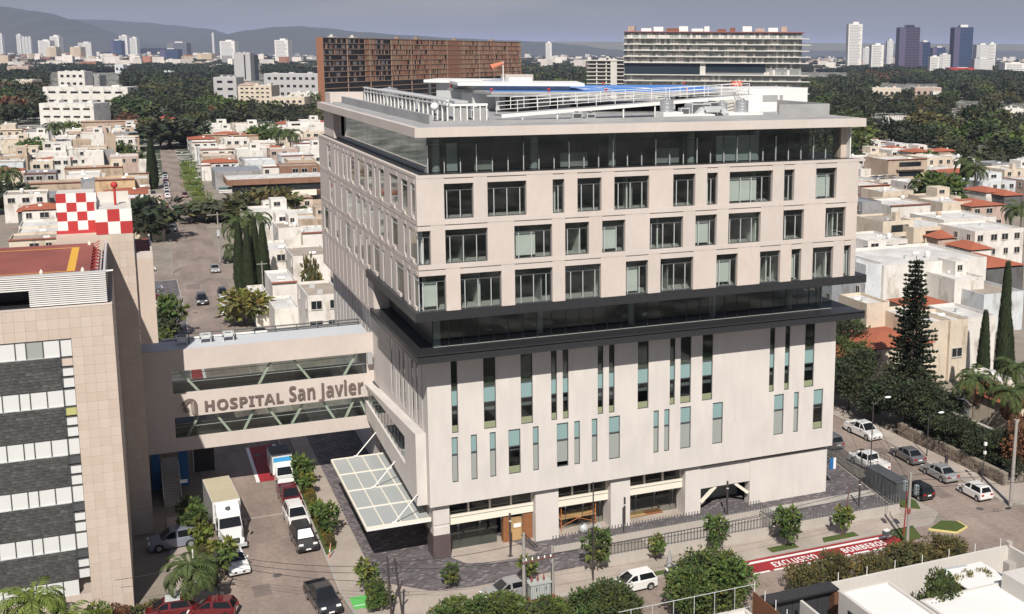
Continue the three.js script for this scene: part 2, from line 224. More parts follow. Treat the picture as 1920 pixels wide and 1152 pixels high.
// ---------------------------------------------------------------- the hospital block
{
  const X0 = 20.9, X1 = 63.65, ZF = -90.9, ZB = -141, LX0 = 21.95, LX1 = 62.85, ZL = -93.5, rand = rng(101);
  const H = thing('hospital_building', 'large cream hospital block with dark recessed storey and helipad roof', 'hospital', [0, 0, 0]);
  const P = (n, g, m, par = H) => mesh(n, g, m, par);
  // --- lower storeys: vertical window strips
  const A = [[24.02, 24.59], [26.87, 27.97], [30.24, 31.34], [33.05, 33.6], [34.15, 34.7], [37.5, 38.05], [38.6, 39.15], [41.45, 42.55], [44.7, 45.25], [45.8, 46.9], [48.08, 49.18], [55.35, 55.9], [57.05, 57.6], [59.3, 60.4]];
  const Bs = [[23.95, 24.5], [25.65, 26.2], [27.35, 27.9], [29.05, 30.15], [31.3, 31.85], [33.55, 34.65], [35.22, 35.77], [36.92, 37.47], [38.6, 39.7], [43.07, 43.62], [44.17, 44.72], [45.85, 46.95], [49.25, 50.35], [55.97, 57.07], [58.22, 58.77], [60.47, 61.57]];
  const holes = [...A.map(([a, b]) => [a, b, 11.56, 18.5]), ...Bs.map(([a, b]) => [a, b, 7.12, 11.2])];
  P('lower_wall', wallZ(LX0, LX1, 5.13, 18.65, holes, 0.3, ZL), M.creamLow);
  A.forEach(([a, b], i) => {
    const w = P('strip_window', [B(a, b, 15.36, 15.42, ZL - 0.24, ZL - 0.06), B(a, b, 13.92, 13.98, ZL - 0.24, ZL - 0.06), B(a, b, 11.56, 11.61, ZL - 0.24, ZL - 0.04), B(a, a + 0.05, 11.6, 18.5, ZL - 0.24, ZL - 0.1), B(b - 0.05, b, 11.6, 18.5, ZL - 0.24, ZL - 0.1)], M.frame);
    P('pane', B(a + 0.05, b - 0.05, 15.42, 18.5, ZL - 0.2, ZL - 0.18), M.glassDark, w);
    P('teal_panel', B(a + 0.05, b - 0.05, 13.98, 15.36, ZL - 0.2, ZL - 0.16), M.teal, w);
    P('pane', B(a + 0.05, b - 0.05, 12.2, 13.92, ZL - 0.2, ZL - 0.18), M.glassDark, w);
    P('olive_panel', B(a + 0.05, b - 0.05, 11.61, 12.18, ZL - 0.2, ZL - 0.15), M.olive, w);
    P('blind', B(a + 0.05, b - 0.05, 15.42, 15.9 + rand() * 0.4, ZL - 0.27, ZL - 0.24), M.olive, w);
  });
  Bs.forEach(([a, b], i) => {
    const w = P('strip_window', [B(a, b, 9.58, 9.66, ZL - 0.24, ZL - 0.04), B(a, b, 7.12, 7.17, ZL - 0.24, ZL - 0.03), B(a, b, 11.15, 11.2, ZL - 0.24, ZL - 0.1), B(a, a + 0.05, 7.17, 11.15, ZL - 0.24, ZL - 0.1), B(b - 0.05, b, 7.17, 11.15, ZL - 0.24, ZL - 0.1)], M.frame);
    P('teal_panel', B(a + 0.05, b - 0.05, 9.66, 11.15, ZL - 0.2, ZL - 0.16), M.teal, w);
    const dark = i === 3 || i === 15;
    if (dark) { P('pane', B(a + 0.05, b - 0.05, 7.8, 9.58, ZL - 0.2, ZL - 0.18), M.glassDark, w); P('olive_panel', B(a + 0.05, b - 0.05, 7.17, 7.78, ZL - 0.2, ZL - 0.15), M.olive, w); }
    else { const c = i === 5 ? 7.55 : 7.17; P('blind', B(a + 0.05, b - 0.05, c, 9.58, ZL - 0.2, ZL - 0.16), M.blind, w); if (c > 7.2) P('pane', B(a + 0.05, b - 0.05, 7.17, c, ZL - 0.2, ZL - 0.18), M.glassDark, w); }
  });
  // left flank of the lower storeys, with slit windows
  const slits = []; for (let z = -95.2; z > -109; z -= 1.75) slits.push([z - (rand() < 0.3 ? 0.75 : 0.3), z, 11.4, 18.3]);
  for (let z = -119; z > -140; z -= 1.5 + rand()) slits.push([z - 0.35, z, 10.5, 18.2]);
  P('flank_wall', wallX(ZB, ZL - 0.3, 5.13, 18.65, slits, 0.3, LX0, -1), M.creamLow);
  for (const [a, b, c, d] of slits) { const w = P('slit_window', [B(LX0 + 0.03, LX0 + 0.07, c, d, a, a + 0.04), B(LX0 + 0.03, LX0 + 0.07, c, d, b - 0.04, b), B(LX0 + 0.03, LX0 + 0.09, 14.2, 14.3, a, b)], M.alu); P('pane', B(LX0 + 0.05, LX0 + 0.07, c, d, a + 0.04, b - 0.04), M.pane, w); }
  P('right_wall', [B(LX1 - 0.3, LX1, 5.13, 18.65, ZB, ZL - 0.3), B(LX0 + 0.3, LX1 - 0.3, 5.13, 18.65, ZB, ZB + 0.3)], M.creamLow);
  P('soffit', B(LX0 + 0.3, LX1 - 0.3, 5.15, 5.4, ZB + 0.3, ZL - 0.3), M.cream);
  // interior floors, core and partitions seen through the glass
  for (const y of [9.4, 13.4, 18.4]) P('floor_slab', B(LX0 + 0.32, LX1 - 0.32, y - 0.25, y, ZB + 0.4, ZL - 0.34), M.roomFloor);
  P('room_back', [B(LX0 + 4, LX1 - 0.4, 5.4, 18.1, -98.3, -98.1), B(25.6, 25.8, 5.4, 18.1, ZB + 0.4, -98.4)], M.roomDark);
  // --- entrance box on the left flank, tapering away
  {
    const Q = (p, r, s, t) => pos.push(...p, ...r, ...s, ...p, ...s, ...t), pos = [], XB = 21.02, XI = 21.93, Zs = k => -94.34 - 23.7 * k;
    const lo = k => 5.13 + 1.27 * k, hi = k => 11.6 - 1.69 * k, ol = k => 7.27 + 0.84 * k, oh = k => Math.min(10.07 - 0.18 * k, hi(k) - 0.1), F = (k, f, x = XB) => [x, f(k), Zs(k)];
    Q(F(0, lo), F(0, hi), F(0.185, hi), F(0.185, lo)); Q(F(0.185, oh), F(0.185, hi), F(1, hi), F(1, oh)); Q(F(0.185, lo), F(0.185, ol), F(1, ol), F(1, lo));
    Q(F(0, hi), F(0, hi, XI), F(1, hi, XI), F(1, hi)); Q(F(0, lo), F(1, lo), F(1, lo, XI), F(0, lo, XI)); Q(F(0, lo), F(0, lo, XI), F(0, hi, XI), F(0, hi));
    Q(F(0.185, ol), F(0.185, ol, XI), F(1, ol, XI), F(1, ol)); Q(F(0.185, oh, XI), F(0.185, oh), F(1, oh), F(1, oh, XI)); Q(F(0.185, ol), F(0.185, oh), F(0.185, oh, XI), F(0.185, ol, XI));
    const g = new THREE.BufferGeometry(); g.setAttribute('position', new THREE.Float32BufferAttribute(pos, 3)); g.computeVertexNormals();
    P('entrance_box', wuv(g), M.creamLow);
    P('box_lining', B(21.8, 21.9, 7, 10.2, -117.8, -98.6), mat(0.05, 0.06, 0.06, 0.8)); P('box_glass', B(21.22, 21.24, 7.3, 10.04, -117.6, -98.75), M.glassDark);
    P('box_beam', B(21.3, 21.78, 8.1, 9.95, -110.5, -106.5), M.creamLow); for (let i = 0; i < 12; i++) P('glass_joint', B(21.2, 21.25, 7.4, 10, -99.5 - i * 1.5, -99.45 - i * 1.5), M.frame);
  }
  // --- dark recessed storey: two dark bands and a set-back glass front
  const dk = (y0, y1) => slab([[20.55, -90.9], [64.35, -90.9], [64.35, -112], [20.55, -112]].reverse(), y0, y1);
  P('dark_band', [slab([[20.55, -90.9], [64.35, -90.9], [64.35, -112], [20.55, -110.4]].reverse(), 18.65, 19.3), BAR([20.55, 19.32, -91.05], [64.35, 19.32, -91.05], 0.3, 0.2), BAR([20.7, 19.318, -91.2], [20.7, 19.318, -110.4], 0.3, 0.2)], M.dark);
  P('dark_band', dk(22.2, 22.95), M.dark);
  { // storey behind: glass from x 22.5 to 62.2
    for (let i = 0; i < 30; i++) { const a = 22.55 + i * 1.32; P('terrace_pane', B(a + 0.02, a + 1.30, 19.42, 22.2, -93.43, -93.41), M.glassDark); if (i) P('glass_post', B(a - 0.02, a + 0.02, 19.42, 22.2, -93.46, -93.36), M.frame); }
    P('corner_column', B(22.6, 23.2, 19.42, 22.2, -94.1, -93.5), M.roomWall);
    for (const x of [32.4, 41.2, 49.6, 58, 61.4]) P('column', CYL(x, 19.4, 22.2, -94.6, 0.32), M.roomWall);
    P('terrace_flank', B(22.5, 22.55, 19.4, 22.2, -110.4, -93.45), M.dark);
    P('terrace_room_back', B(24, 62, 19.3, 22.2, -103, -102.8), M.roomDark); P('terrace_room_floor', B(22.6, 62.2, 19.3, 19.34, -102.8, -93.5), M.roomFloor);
    for (let i = 0; i < 16; i++) { const x = 25 + rand() * 36, w = 0.5 + rand(); P('office_desk', B(x, x + w, 20.0, 20.08 + rand() * 0.3, -96 - rand() * 2, -94.8), rand() < 0.5 ? M.white : M.roomWall); }
  }
  // solid rear part of that storey
  const rs = []; for (let z = -113; z > -140; z -= 1.7 + rand() * 1.4) rs.push([z - 0.32, z, 19.0, 22.4]);
  P('rear_band', wallX(-141, -110.5, 18.66, 22.94, rs, 0.3, 20.9, -1), M.cream);
  for (const [a, b, c, d] of rs) P('slit_pane', B(21.1, 21.14, c, d, a, b), M.pane);
  P('rear_band_end', B(20.92, 22.4, 18.66, 22.94, -110.45, -110.2), M.cream);
  // --- three upper storeys
  const rows = [
    { b: 30.53, t: 33.43, c: 33.92, w: [[23.15, 25.6], [26.77, 30.12], [32.42, 33.47], [34.64, 36.84], [38.02, 41.31], [43.62, 45.79], [46.96, 48.02], [49.22, 53.68], [54.88, 55.98], [58.31, 60.57]],
      l: [[-92.98, -91.6], [-96.43, -94.27], [-101.03, -97.98], [-105.64, -103.67], [-107.88, -107.05], [-111.29, -109.14], [-115.85, -112.85], [-120.4, -118.25], [-122.56, -121.52], [-124.96, -123.88], [-128.01, -127.44], [-130.02, -129.44], [-134.84, -132.99]] },
    { b: 26.85, t: 29.68, c: 30.12, w: [[20.9, 21.97], [23.17, 26.73], [29.02, 32.35], [33.51, 35.69], [36.9, 39.06], [41.39, 44.64], [45.85, 47.99], [49.18, 52.52], [54.9, 57.12], [59.48, 61.72]],
      l: [[-93.93, -90.9], [-96.08, -95.08], [-100.84, -98.5], [-103.1, -102.15], [-106.45, -104.45], [-110.86, -109.06], [-114.45, -112.19], [-117.77, -115.62], [-123.25, -120.25], [-126.61, -125.78], [-130.9, -130.31], [-134.21, -132.39]] },
    { b: 22.96, t: 25.98, c: 26.49, w: [[20.9, 23.15], [24.35, 27.86], [29.02, 32.35], [33.49, 36.79], [39.12, 41.25], [42.45, 45.69], [48.02, 50.2], [52.52, 54.69], [55.89, 56.95], [58.21, 60.48], [61.68, 62.45]],
      l: [[-92.8, -90.9], [-95.14, -94.09], [-99.57, -96.59], [-101.78, -101.03], [-105.25, -104.46], [-109.58, -106.87], [-113.1, -111.1], [-116.49, -114.61], [-120.02, -118.04], [-124.44, -121.55], [-128.02, -127.35], [-131.38, -129.45], [-134.53, -133.92], [-139, -136.1]] },
  ];
  const RX = 63.0;                                                       // piers end here on the right
  rows.forEach((r, k) => {
    const top = k ? rows[k - 1].b : 34.15, zf = ZF;
    // ledges between the storeys
    P('ledge', [B(X0, k ? RX : 63.7, r.c, top, zf - 0.34, zf), B(X0, X0 + 0.34, r.c, top, ZB, zf - 0.34)], M.cream);
    // piers in front
    let x = X0; const segs = [];
    for (const [a, b] of [...r.w, [RX, RX]]) { if (a - x > 0.02) segs.push([x, a]); x = b; }
    for (const [a, b] of segs) P('pier', B(a, b, r.b, r.c - 0.003, zf - 0.36, zf - 0.025), [M.cream, M.cream2, M.cream3][Math.floor(rand() * 3)]);
    for (const [a, b] of r.w) {
      P('lintel', B(a + 0.003, b - 0.003, r.t, r.c - 0.09, zf - 0.34, zf + 0.012), M.cream);
      P('groove', B(a + 0.003, b - 0.003, r.c - 0.09, r.c, zf - 0.34, zf - 0.12), M.joint);
      const corner = a < 21, w = P('window', [B(a, b, r.t - 0.62, r.t - 0.55, zf - 0.46, zf - 0.4), ...(corner ? [] : [B(a, a + 0.06, r.b, r.t, zf - 0.5, zf - 0.37)]), B(b - 0.06, b, r.b, r.t, zf - 0.5, zf - 0.37), B(a, b, r.b, r.b + 0.06, zf - 0.5, zf - 0.3)], M.frame);
      P('pane', B(a + (corner ? 0.45 : 0.06), b - 0.06, r.b + 0.06, r.t - 0.62, zf - 0.44, zf - 0.42), M.glass, w);
      P('top_pane', B(a + (corner ? 0.45 : 0.06), b - 0.06, r.t - 0.55, r.t, zf - 0.44, zf - 0.42), M.glassDark, w);
      const n = Math.max(1, Math.round((b - a) / 1.1)), off = n === 1 ? 0.35 + rand() * 0.4 : 0.15 + rand() * 0.5;
      for (let q = 0; q < n; q++) { const xm = a + off + q * 1.12; if (xm < b - 0.12) P('mullion', B(xm - 0.028, xm + 0.028, r.b + 0.06, r.t - 0.62, zf - 0.47, zf - 0.36), M.alu, w); }
      // rooms: side walls, blinds, a lit back wall
      const kind = rand();
      if (kind < 0.36) { const bx = a + 0.15 + rand() * 0.3, bw = (b - a) * (0.45 + rand() * 0.4); P('blind', B(bx, Math.min(b - 0.1, bx + bw), r.b + 0.15 + rand() * 0.2, r.t - 0.68, zf - 0.72, zf - 0.68), M.roomWall, w); }
      else if (kind < 0.7) P('room_partition', BAR([a + (b - a) * (0.25 + rand() * 0.5), (r.b + r.t) / 2, zf - 0.8], [a + (b - a) * (0.45 + rand() * 0.45), (r.b + r.t) / 2, zf - 4], 0.12, r.t - r.b), M.roomWall, w);
    }
    // piers and windows along the left flank
    let z = ZF - 0.36; const ls = [];
    for (const [a, b] of [...r.l, [ZB, ZB]]) { if (z - b > 0.02 && b < z) ls.push([b, z]); z = a; }
    for (const [a, b] of ls) P('pier', B(X0 + 0.03, X0 + 0.36, r.b, r.c - 0.003, a, b), M.cream);
    for (const [a, b0] of r.l) {
      const b = Math.min(b0, ZF - 0.5); if (b - a < 0.2) continue;
      P('lintel', B(X0 - 0.012, X0 + 0.33, r.t, r.c - 0.09, a + 0.003, b - 0.003), M.cream); P('groove', B(X0 + 0.12, X0 + 0.33, r.c - 0.09, r.c, a + 0.003, b - 0.003), M.joint);
      if (k < 3 && b - a > 0.9) P('sloped_sill', BAR([X0 + 0.06, r.b + 0.14, a + 0.04], [X0 + 0.06, r.b + 0.14, a + (b - a) * 0.55], 0.2, 0.3), M.cream);
      const w = P('window', [B(X0 + 0.07, X0 + 0.15, r.t - 0.5, r.t - 0.42, a, b), B(X0 + 0.07, X0 + 0.15, r.b, r.t, a, a + 0.05), B(X0 + 0.07, X0 + 0.15, r.b, r.t, b - 0.05, b)], M.alu);
      P('pane', B(X0 + 0.09, X0 + 0.11, r.b, r.t, a + 0.05, b - 0.05), M.glassDark, w);
      if (rand() < 0.2) P('blind', B(X0 + 0.7, X0 + 0.74, r.b + 0.3, r.t - 0.3, a + 0.1, b - 0.1), M.roomWall, w);
    }
    const fl = k === 2 ? 22.97 : r.b - 0.02;
    P('floor_slab', B(X0 + 0.5, RX - 0.1, fl - 0.3, fl, ZB + 0.3, zf - 0.5), M.roomFloor);
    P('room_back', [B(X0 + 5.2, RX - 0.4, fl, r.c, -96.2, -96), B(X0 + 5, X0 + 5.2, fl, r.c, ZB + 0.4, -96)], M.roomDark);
    for (let x = 24 + rand() * 3; x < RX - 2; x += 4.2 + rand() * 3) P('room_partition', B(x, x + 0.12, fl + 0.01, r.c, -95.95, zf - 0.9), rand() < 0.6 ? M.roomWall : M.roomDark);
    P('right_wall', B(RX, RX + 0.3, r.b, r.c, ZB, zf - 1.2), M.cream); if (k < 2) P('right_ledge', B(RX, 63.6, r.c - 0.2, top, -108, zf - 0.8), M.cream);
  });
  P('rear_wall', B(X0 + 0.4, RX, 18.7, 34.1, ZB, ZB + 0.28), M.cream);
  // --- glass top storey
  P('terrace_floor', [B(X0 + 0.36, RX + 0.6, 33.75, 34.13, ZB, ZF - 0.36)], M.dark);
  for (let i = 0; i < 29; i++) { const a = 22.3 + i * 1.36; P('top_storey_pane', B(a + 0.02, a + 1.34, 34.85 - 0.7, 36.45, -92.72, -92.7), M.glassDark); P('spandrel_pane', B(a + 0.02, a + 1.34, 36.47, 37.15, -92.74, -92.68), M.glassDark); P('glass_post', B(a - 0.025, a + 0.025, 34.15, 35.0 + (i % 3 ? 0 : 1.4), -92.78, -92.6), M.alu); P('glass_joint', B(a - 0.02, a + 0.02, 35, 37.15, -92.76, -92.67), M.frame); }
  for (const x of [23.2, 31.7, 38.9, 46.6, 53.3]) P('column', CYL(x, 34.15, 37.15, -93.6, 0.34), M.roomWall);
  for (const [x, w, y] of [[34.0, 2.5, 35.4], [43.0, 2.3, 35.5], [26.4, 1.5, 35.0]]) P('white_board', B(x, x + w, 34.2, y, -93.4, -93.3), M.white);
  for (const [x, w] of [[49, 4.2], [24, 0.9]]) P('blind', B(x, x + w, 34.2, 36.5, -93.2, -93.15), M.roomWall);
  for (let i = 0; i < 12; i++) { const x = 55.4 + (i % 6) * 0.95; P('rear_window', B(x, x + 0.6, 35 + rand() * 0.3, 36.3, -96.5, -96.4), i % 2 ? M.roomWall : M.white); }
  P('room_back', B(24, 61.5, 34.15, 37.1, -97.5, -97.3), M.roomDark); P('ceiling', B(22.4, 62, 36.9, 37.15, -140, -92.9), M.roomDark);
  P('end_column', B(62.05, 62.95, 34.15, 37.16, -94, -92.6), M.tileWall); P('end_fin', B(62.6, 62.7, 34.15, 37.16, -92.6, -91.9), M.whitePaint);
  for (let i = 0; i < 14; i++) { const z = -93 - i * 3.1; if (z > -131) P('flank_glass', B(22.3, 22.33, 34.5, 37.15, z - 3.06, z - 0.02), M.glassMirror); }
  P('flank_glass_base', B(22.28, 22.35, 34.15, 34.5, -131, -92.75), M.blind); P('stair_head', [B(21.6, 22.3, 34.15, 37.16, -140.8, -134), B(22.3, 24, 34.15, 37.16, -140.8, -131.1)], M.cream);
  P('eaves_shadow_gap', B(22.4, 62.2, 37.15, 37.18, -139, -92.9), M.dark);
  // --- roof slab, raised kerbs
  P('roof_fascia', [B(X0, X1, 37.18, 37.95, ZF - 0.5, ZF), B(X0, X0 + 0.5, 37.18, 37.95, ZB, ZF - 0.5), B(X1 - 0.5, X1, 37.18, 37.95, ZB, ZF - 0.5), B(X0 + 0.5, X1 - 0.5, 37.18, 37.95, ZB, ZB + 0.5)], M.cream);
  P('roof_deck', B(X0 + 0.5, X1 - 0.5, 37.2, 37.94, ZB + 0.5, ZF - 0.5), M.roofGrey);
  P('parapet', [B(23.1, 23.4, 37.94, 38.72, -137, -95), B(23.4, 62.2, 37.94, 38.2, -95.2, -95), B(56.6, 62.2, 38.2, 39.15, -95.2, -95), B(62.0, 62.3, 37.94, 39.15, -130, -95.2)], M.roofGrey);
  P('rear_parapet', [B(21.9, 27, 37.94, 39.1, -141, -140.4), B(21.9, 22.2, 37.94, 39.1, -140.4, -137.5)], M.cream);
  // --- ground storey: columns, beam, glazing, solid wall
  const ZG = -94;
  P('column_base', B(22.25, 23.78, 0.1, 2.3, -96.2, ZG + 0.03), mat(0.13, 0.095, 0.1, 0.5, { map: T.concrete }));
  P('ground_column', [B(22.3, 23.74, 2.3, 3.0, -96.2, ZG), B(22.3, 23.74, 3.0, 3.25, -96.2, ZG - 0.06), B(22.3, 23.74, 3.25, 5.15, -96.2, ZG)], M.creamLow);
  for (const [a, b] of [[31.65, 33.85], [39.0, 40.95], [46.7, 48.35]]) P('ground_column', B(a, b, 0.1, 5.15, -96, ZG), M.creamLow);
  P('garage_lintel', [B(48.35, 53.75, 2.55, 4.75, -94.4, ZG - 0.1), B(48.35, 53.75, 4.75, 5.14, -94.6, ZG - 0.5)], M.creamLow);
  P('solid_wall', [B(53.75, 62.6, 0.05, 4.7, -95, ZG), B(53.75, 62.6, 4.7, 5.14, -95, ZG - 0.5), B(62.3, 62.6, 0.05, 4.7, -140, -95)], M.creamLow);
  for (let i = 0; i < 5; i++) P('vent', B(56.3 + i * 1.15, 57.35 + i * 1.15, 4.74, 5.1, ZG - 0.5, ZG - 0.45), M.dark);
  P('brace', [BAR([48.5, 1.1, -94.3], [50.1, 2.5, -94.3], 0.25, 0.28), BAR([53.7, 1.3, -94.3], [52.2, 2.5, -94.3], 0.25, 0.28)], M.ivory);
  P('garage_back', B(48.3, 54, 0.05, 4.7, -97.2, -97), M.blind);
  const ZW = -95.25;
  const bays = [[23.75, 31.65], [33.85, 39], [40.95, 46.7]];
  bays.forEach(([a, b], k) => {
    P('beam', B(a, b, 2.75, 3.45, ZW, ZW + 0.5), M.ivory); P('sill_bar', B(a, b, 3.45, 3.6, ZW + 0.1, ZW + 0.6), M.ivory);
    const n = Math.max(2, Math.round((b - a) / 2.05));
    for (let i = 0; i < n; i++) { const u = a + (b - a) * i / n, v = a + (b - a) * (i + 1) / n; P('clerestory_pane', B(u + 0.06, v - 0.06, 3.6, 5.1, ZW + 0.05, ZW + 0.08), M.glassDark); P('clerestory_post', B(v - 0.08, v + 0.08, 3.6, 5.14, ZW, ZW + 0.25), M.ivory); P('lamp_bracket', [B(u + 0.9, u + 1.05, 2.5, 2.75, ZW + 0.3, ZW + 0.45), CYL(u + 0.97, 1.4, 2.5, ZW + 0.38, 0.02)], M.frame); }
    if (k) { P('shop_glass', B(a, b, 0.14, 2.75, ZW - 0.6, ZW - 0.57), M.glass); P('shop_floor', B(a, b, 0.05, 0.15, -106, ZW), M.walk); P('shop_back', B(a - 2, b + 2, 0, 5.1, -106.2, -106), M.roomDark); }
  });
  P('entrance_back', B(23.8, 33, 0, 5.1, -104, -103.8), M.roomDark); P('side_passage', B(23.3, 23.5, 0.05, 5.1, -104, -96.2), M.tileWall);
  P('low_rail', [B(24.1, 25.6, 0.75, 0.9, -97.2, -97.1), B(25.9, 27.9, 0.75, 0.9, -97.2, -97.1), B(28.1, 29, 0.75, 0.9, -97.2, -97.1)], M.whitePaint);
  P('lobby_glass', B(23.8, 28.4, 0.14, 2.75, ZW - 0.2, ZW - 0.17), M.glassDark);
  P('wood_panel', [B(28.9, 29.5, 0.14, 2.72, ZW - 0.4, ZW + 0.3), B(30.7, 31.62, 0.14, 2.72, ZW - 0.1, ZW + 0.35)], M.wood);
  const ply = P('plywood_hoarding', [B(29.5, 30.7, 0.14, 2.35, ZW + 0.1, ZW + 0.16)], M.ply); P('notice', B(29.9, 30.6, 1.35, 1.75, ZW + 0.17, ZW + 0.18), M.whitePaint, ply); P('door', B(29.75, 30.55, 0.15, 1.2, ZW + 0.165, ZW + 0.185), mat(0.42, 0.27, 0.12, 0.7), ply);
  P('ground_rear', [B(23.3, 62.3, 0, 5.14, -140, -139.7), B(22.3, 23.3, 0, 5.14, -140, -118)], M.creamLow);
  // flank under the overhang
  P('flank_base', B(23.2, 23.4, 0.05, 5.14, -118, -104), M.creamLow); for (const z of [-103, -110, -117]) P('flank_column', B(22.2, 22.9, 0.1, 5.14, z - 0.35, z + 0.35), M.creamLow);
  // drain pipe and box at the bridge corner
  P('wall_box', B(21.2, 21.7, 12.2, 13.4, -116.6, -116.2), M.roofGrey);
}
// scaffold, wheelbarrow and a worker inside the unfinished ground floor
{
  const t = thing('scaffold', 'orange tube scaffold in the unfinished ground floor bay', 'scaffold', [36.2, 0.16, -95.6]), m = mat(0.42, 0.15, 0.05, 0.6);
  for (const x of [-1.7, 1.7]) for (const z of [-0.5, 0.5]) mesh('upright', ROD([x, 0, z], [x, 2.9, z], 0.045), m, t);
  for (const x of [-1.7, 1.7]) for (const y of [0.7, 1.4, 2.1, 2.8]) mesh('rung', ROD([x, y, -0.5], [x, y, 0.5], 0.035), m, t);
  for (const z of [-0.5, 0.5]) { mesh('cross_brace', ROD([-1.7, 0.5, z], [1.7, 1.7, z], 0.03), m, t); mesh('cross_brace', ROD([-1.7, 1.7, z], [1.7, 0.5, z], 0.03), m, t); }
  mesh('platform', B(-1.8, 1.8, 1.18, 1.25, -0.5, 0.5), M.ply, t);
  const b = thing('cement_mixer', 'grey drum cement mixer lying on the pavement before the scaffold', 'mixer', [36.8, 0.14, -94.1]);
  mesh('drum', new THREE.LatheGeometry([[0.05, 0], [0.42, 0.1], [0.48, 0.5], [0.28, 0.85], [0.25, 0.85]].map(p => new THREE.Vector2(...p)), 14).rotateZ(0.5).translate(-0.3, 0.1, 0), M.alu, b); mesh('trough', B(0.3, 1.2, 0.25, 0.55, -0.25, 0.25), M.alu, b); mesh('wheel', new THREE.TorusGeometry(0.22, 0.06, 6, 14).translate(0.1, 0.22, 0.3), M.tyre, b);
  const s = thing('plank_stack', 'brown boards and sheets lying inside the third ground floor bay', 'boards', [43.6, 0.16, -96]); mesh('sheet', B(-2, 1.5, 0, 0.06, -0.7, 0.5), M.wood, s); mesh('sheet', B(-2.4, -0.3, 0.06, 0.12, -0.5, 0.6), M.ply, s); mesh('sheet', BAR([-2.6, 0.4, -1.6], [-0.4, 1.7, -1.6], 0.8, 0.08), M.wood, s);
}
